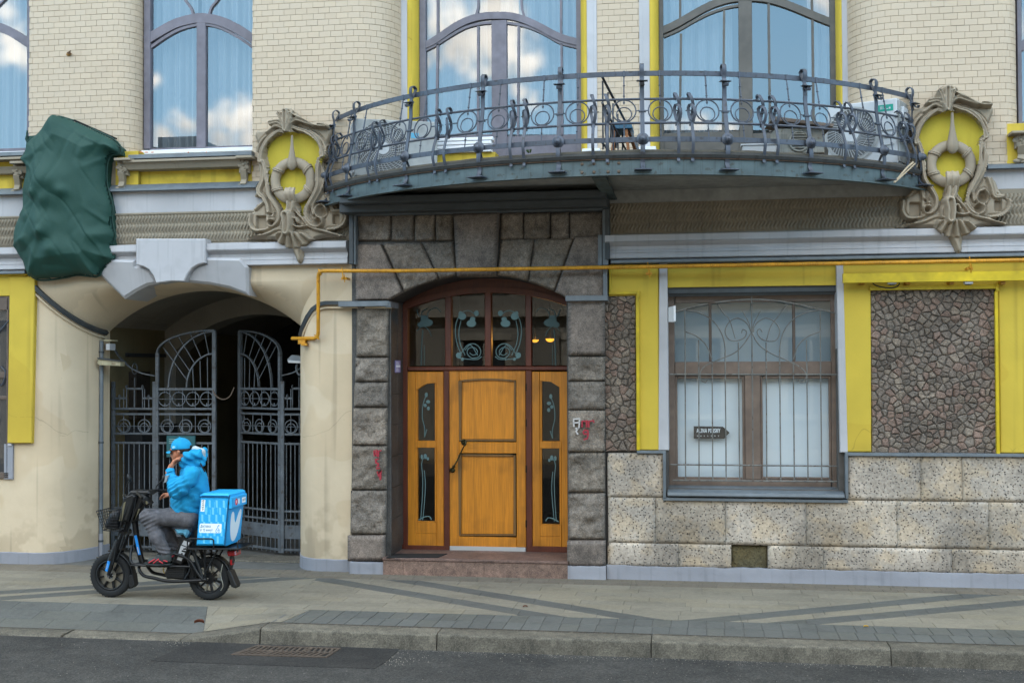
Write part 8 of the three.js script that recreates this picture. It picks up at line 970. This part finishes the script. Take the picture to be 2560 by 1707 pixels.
  // wreath ring, its ropes, the drop above and the cloth at its foot
  const C = V3(...at(475, 745, z0 + .11)), rx = Math.abs(at(640, 745)[0] - at(475, 745)[0]) * 1.02, tor = new THREE.TorusGeometry(rx, rx * .27, 14, 48); tor.scale(1, 1.0, .9); tor.translate(C.x, C.y, C.z); part(c, 'wreath', tor, M.carved);
  for (const a of [.62, 2.52, 3.62, 5.75]) for (const o of [-.04, .05]) { const m = V3(C.x + rx * Math.cos(a + o), C.y + rx * Math.sin(a + o), C.z), t = new THREE.TorusGeometry(rx * .3, rx * .055, 6, 18); t.rotateY(Math.PI / 2); t.rotateZ(a + (o > 0 ? .12 : -.12) + 0); t.rotateX(0); const g2 = new THREE.TorusGeometry(rx * .29, rx * .05, 6, 18); g2.rotateX(Math.PI / 2); g2.rotateZ(a + (a > 3 ? -.25 : .25)); g2.translate(m.x, m.y, m.z); part(c, 'rope', g2, M.carved); }
  const dr = lathe([[0, -95], [22, -88], [42, -60], [46, -20], [34, 30], [22, 90], [14, 150], [10, 230], [0, 235]].map(([r, y]) => [r * u, y * u]), 16); dr.scale(1, 1, .8); dr.translate(...at(480, 560, z0 + .17)); part(c, 'drop', dr, M.carved);
  part(c, 'cloth', sweep([[-.5, 0], [-.42, .16], [-.2, .1], [0, .18], [.2, .1], [.42, .16], [.5, 0]].map(([a, b]) => [a * 105 * u, b * 120 * u]), spline([at(472, 830, z0 + .2), at(472, 870, z0 + .24), at(474, 930, z0 + .2), at(474, 990, z0 + .13)].map((p) => V3(...p)), 10), V3(0, 0, 1)), M.carved);
  part(c, 'pendant', [sweep(circ(.07, 8).map(([a, b]) => [a, b * .8]), spline([at(520, 1370, z0 + .1), at(530, 1430, z0 + .08), at(540, 1480, z0 + .06), at(545, 1512, z0 + .05)].map((p) => V3(...p)), 8), V3(0, 0, 1), false, true, (t) => 1 - .65 * t)], M.carved);
  // shell lip: scalloped fan standing out under the cloth
  for (let i = 0; i < 7; i++) { const a = (i - 3) * .33, b = a + .29, f = (t, r) => [470 + Math.sin(t) * r, 1190 + Math.cos(t) * r * .92]; const P0 = [f(a, 95), f(b, 95), f(b, 186), f(a, 186)].map((q, k) => at(...q, z0 + (k < 2 ? .24 : .13))); const g3 = flat([...P0[0], ...P0[1], ...P0[2], ...P0[0], ...P0[2], ...P0[3], ...P0[3], ...P0[2], P0[2][0], P0[2][1] - .004, z0 + .03, ...P0[3], P0[2][0], P0[2][1] - .004, z0 + .03, P0[3][0], P0[3][1] - .004, z0 + .03]); g3.computeVertexNormals(); part(c, 'shell_lobe', g3, M.carved); }
}
cartouche(600, 250, 280 / 1045, 'carved stone cartouche with wreath on yellow ground left of the balcony', 3);
cartouche(2240, 191, 291 / 1000, 'carved stone cartouche with wreath on yellow ground right of the balcony', 7, .298);
{ // green net over the third cartouche
  const o = [[45, 750], [60, 760], [75, 810], [130, 750], [125, 800], [280, 660], [305, 643], [330, 650], [400, 670], [560, 745], [635, 785], [662, 825], [660, 858], [610, 860], [590, 890], [580, 1000], [590, 1060], [615, 1150], [612, 1260], [632, 1310], [610, 1380], [630, 1450], [560, 1500], [530, 1550], [440, 1535], [340, 1553], [150, 1553], [120, 1470], [80, 1410], [62, 1350], [75, 1250], [110, 1180], [115, 1050], [135, 930], [95, 885], [125, 850]].slice(3);
  const out = sm2(o, -90), z0 = .12, nx = 92, ny = 142, at = (x, y, z) => { const q = P(x * .4464, y * .4464, .2); return [q[0], q[1], z]; }, pos = [], idx = [], id = new Map(), V = new Map();
  const bumps = [[305, 660, 90, .10], [300, 1020, 110, .12], [220, 1090, 40, .05], [390, 1080, 42, .05], [290, 1130, 60, .06], [280, 1250, 75, .09], [270, 1310, 45, .10], [330, 1400, 60, .07], [160, 1210, 40, .04], [560, 1330, 50, .05], [640, 830, 40, .05], [140, 1350, 50, .04]];
  for (let j = 0; j <= ny; j++) for (let i = 0; i <= nx; i++) { let x = 55 + i * 6.8, y = 636 + j * 6.6; if (!inPoly(x, y, out)) continue; const e = edgeD(x, y, out); let h = .25 * Math.sqrt(clamp(e / 110)) ; for (const [bx, by, r, k] of bumps) { const d = Math.hypot(x - bx, y - by) / r; h += k * Math.exp(-d * d * 1.6); } h += .04 * (f3(x * .010, y * .005, 1, 3) - .5) - .016 * (1 - Math.abs(2 * n3((x + y * .5) * .013, y * .004, 2, 7) - 1)) ** 4 * sstep(5, 60, e) - .012 * (1 - Math.abs(2 * n3((x - y * .6) * .016, y * .005, 6, 9) - 1)) ** 5 * sstep(5, 60, e); for (const [ax, ay, bx, by] of [[600, 1440, 480, 1250], [180, 1520, 260, 1320], [120, 1200, 230, 1120], [610, 1250, 480, 1150], [560, 800, 330, 690], [600, 880, 470, 960], [130, 900, 240, 980], [530, 1540, 440, 1380], [75, 1380, 200, 1320]]) { const [d, t] = segD(x, y, [ax, ay], [bx, by]); h += .03 * (1 - t) * Math.exp(-((d / 13) ** 2)); } V.set(j * 1000 + i, at(x, y, z0 + h)); }
  const vert = (k) => { if (!id.has(k)) { id.set(k, pos.length / 3); pos.push(...V.get(k)); } return id.get(k); };
  for (let j = 0; j < ny; j++) for (let i = 0; i < nx; i++) { const q = [j * 1000 + i, j * 1000 + i + 1, (j + 1) * 1000 + i + 1, (j + 1) * 1000 + i]; if (q.every((k) => V.has(k))) { const s = q.map(vert); idx.push(s[0], s[2], s[1], s[0], s[3], s[2]); } }
  const g = flat(pos, idx); g.computeVertexNormals(); mat('net', rgb(14, 60, 50), { roughness: .7, bumpMap: T.grain, bumpScale: .002 });
  const th = thing('protective_net', 'dark green fabric wrapped over a carved cartouche left of the gateway', 'covering', at(340, 1100, z0)); part(th, 'fabric', uvBox(nonIdx(g)), M.net);
  part(th, 'covered_stone', slab(out.filter((_, i) => i % 3 === 0).map(([x, y]) => { const p = at(lerp(x, 340, .03), lerp(y, 1100, .02), 0); return [p[0], p[1]]; }), -.1, z0 + .02, .02), M.net);
  part(th, 'hem', tube(out.filter((_, i) => i % 2 === 0).map(([x, y]) => V3(...at(x, y, z0 + .01))), .012, 120, 5, true), tone(M.net, .8));
  part(th, 'edge_board', sweep(bar(.02, .05), [V3(...at(400, 668, z0 + .02)), V3(...at(620, 765, z0 - .05))], V3(0, 0, 1)), M.black, 'thin dark board edge under the fabric');
}
const renderer = new THREE.WebGLRenderer({ antialias: true });
renderer.shadowMap.enabled = true; renderer.toneMapping = THREE.LinearToneMapping; renderer.toneMappingExposure = EXPOSURE; renderer.outputColorSpace = THREE.SRGBColorSpace;
renderer.setSize(1024, 682);
renderer.render(scene, camera);
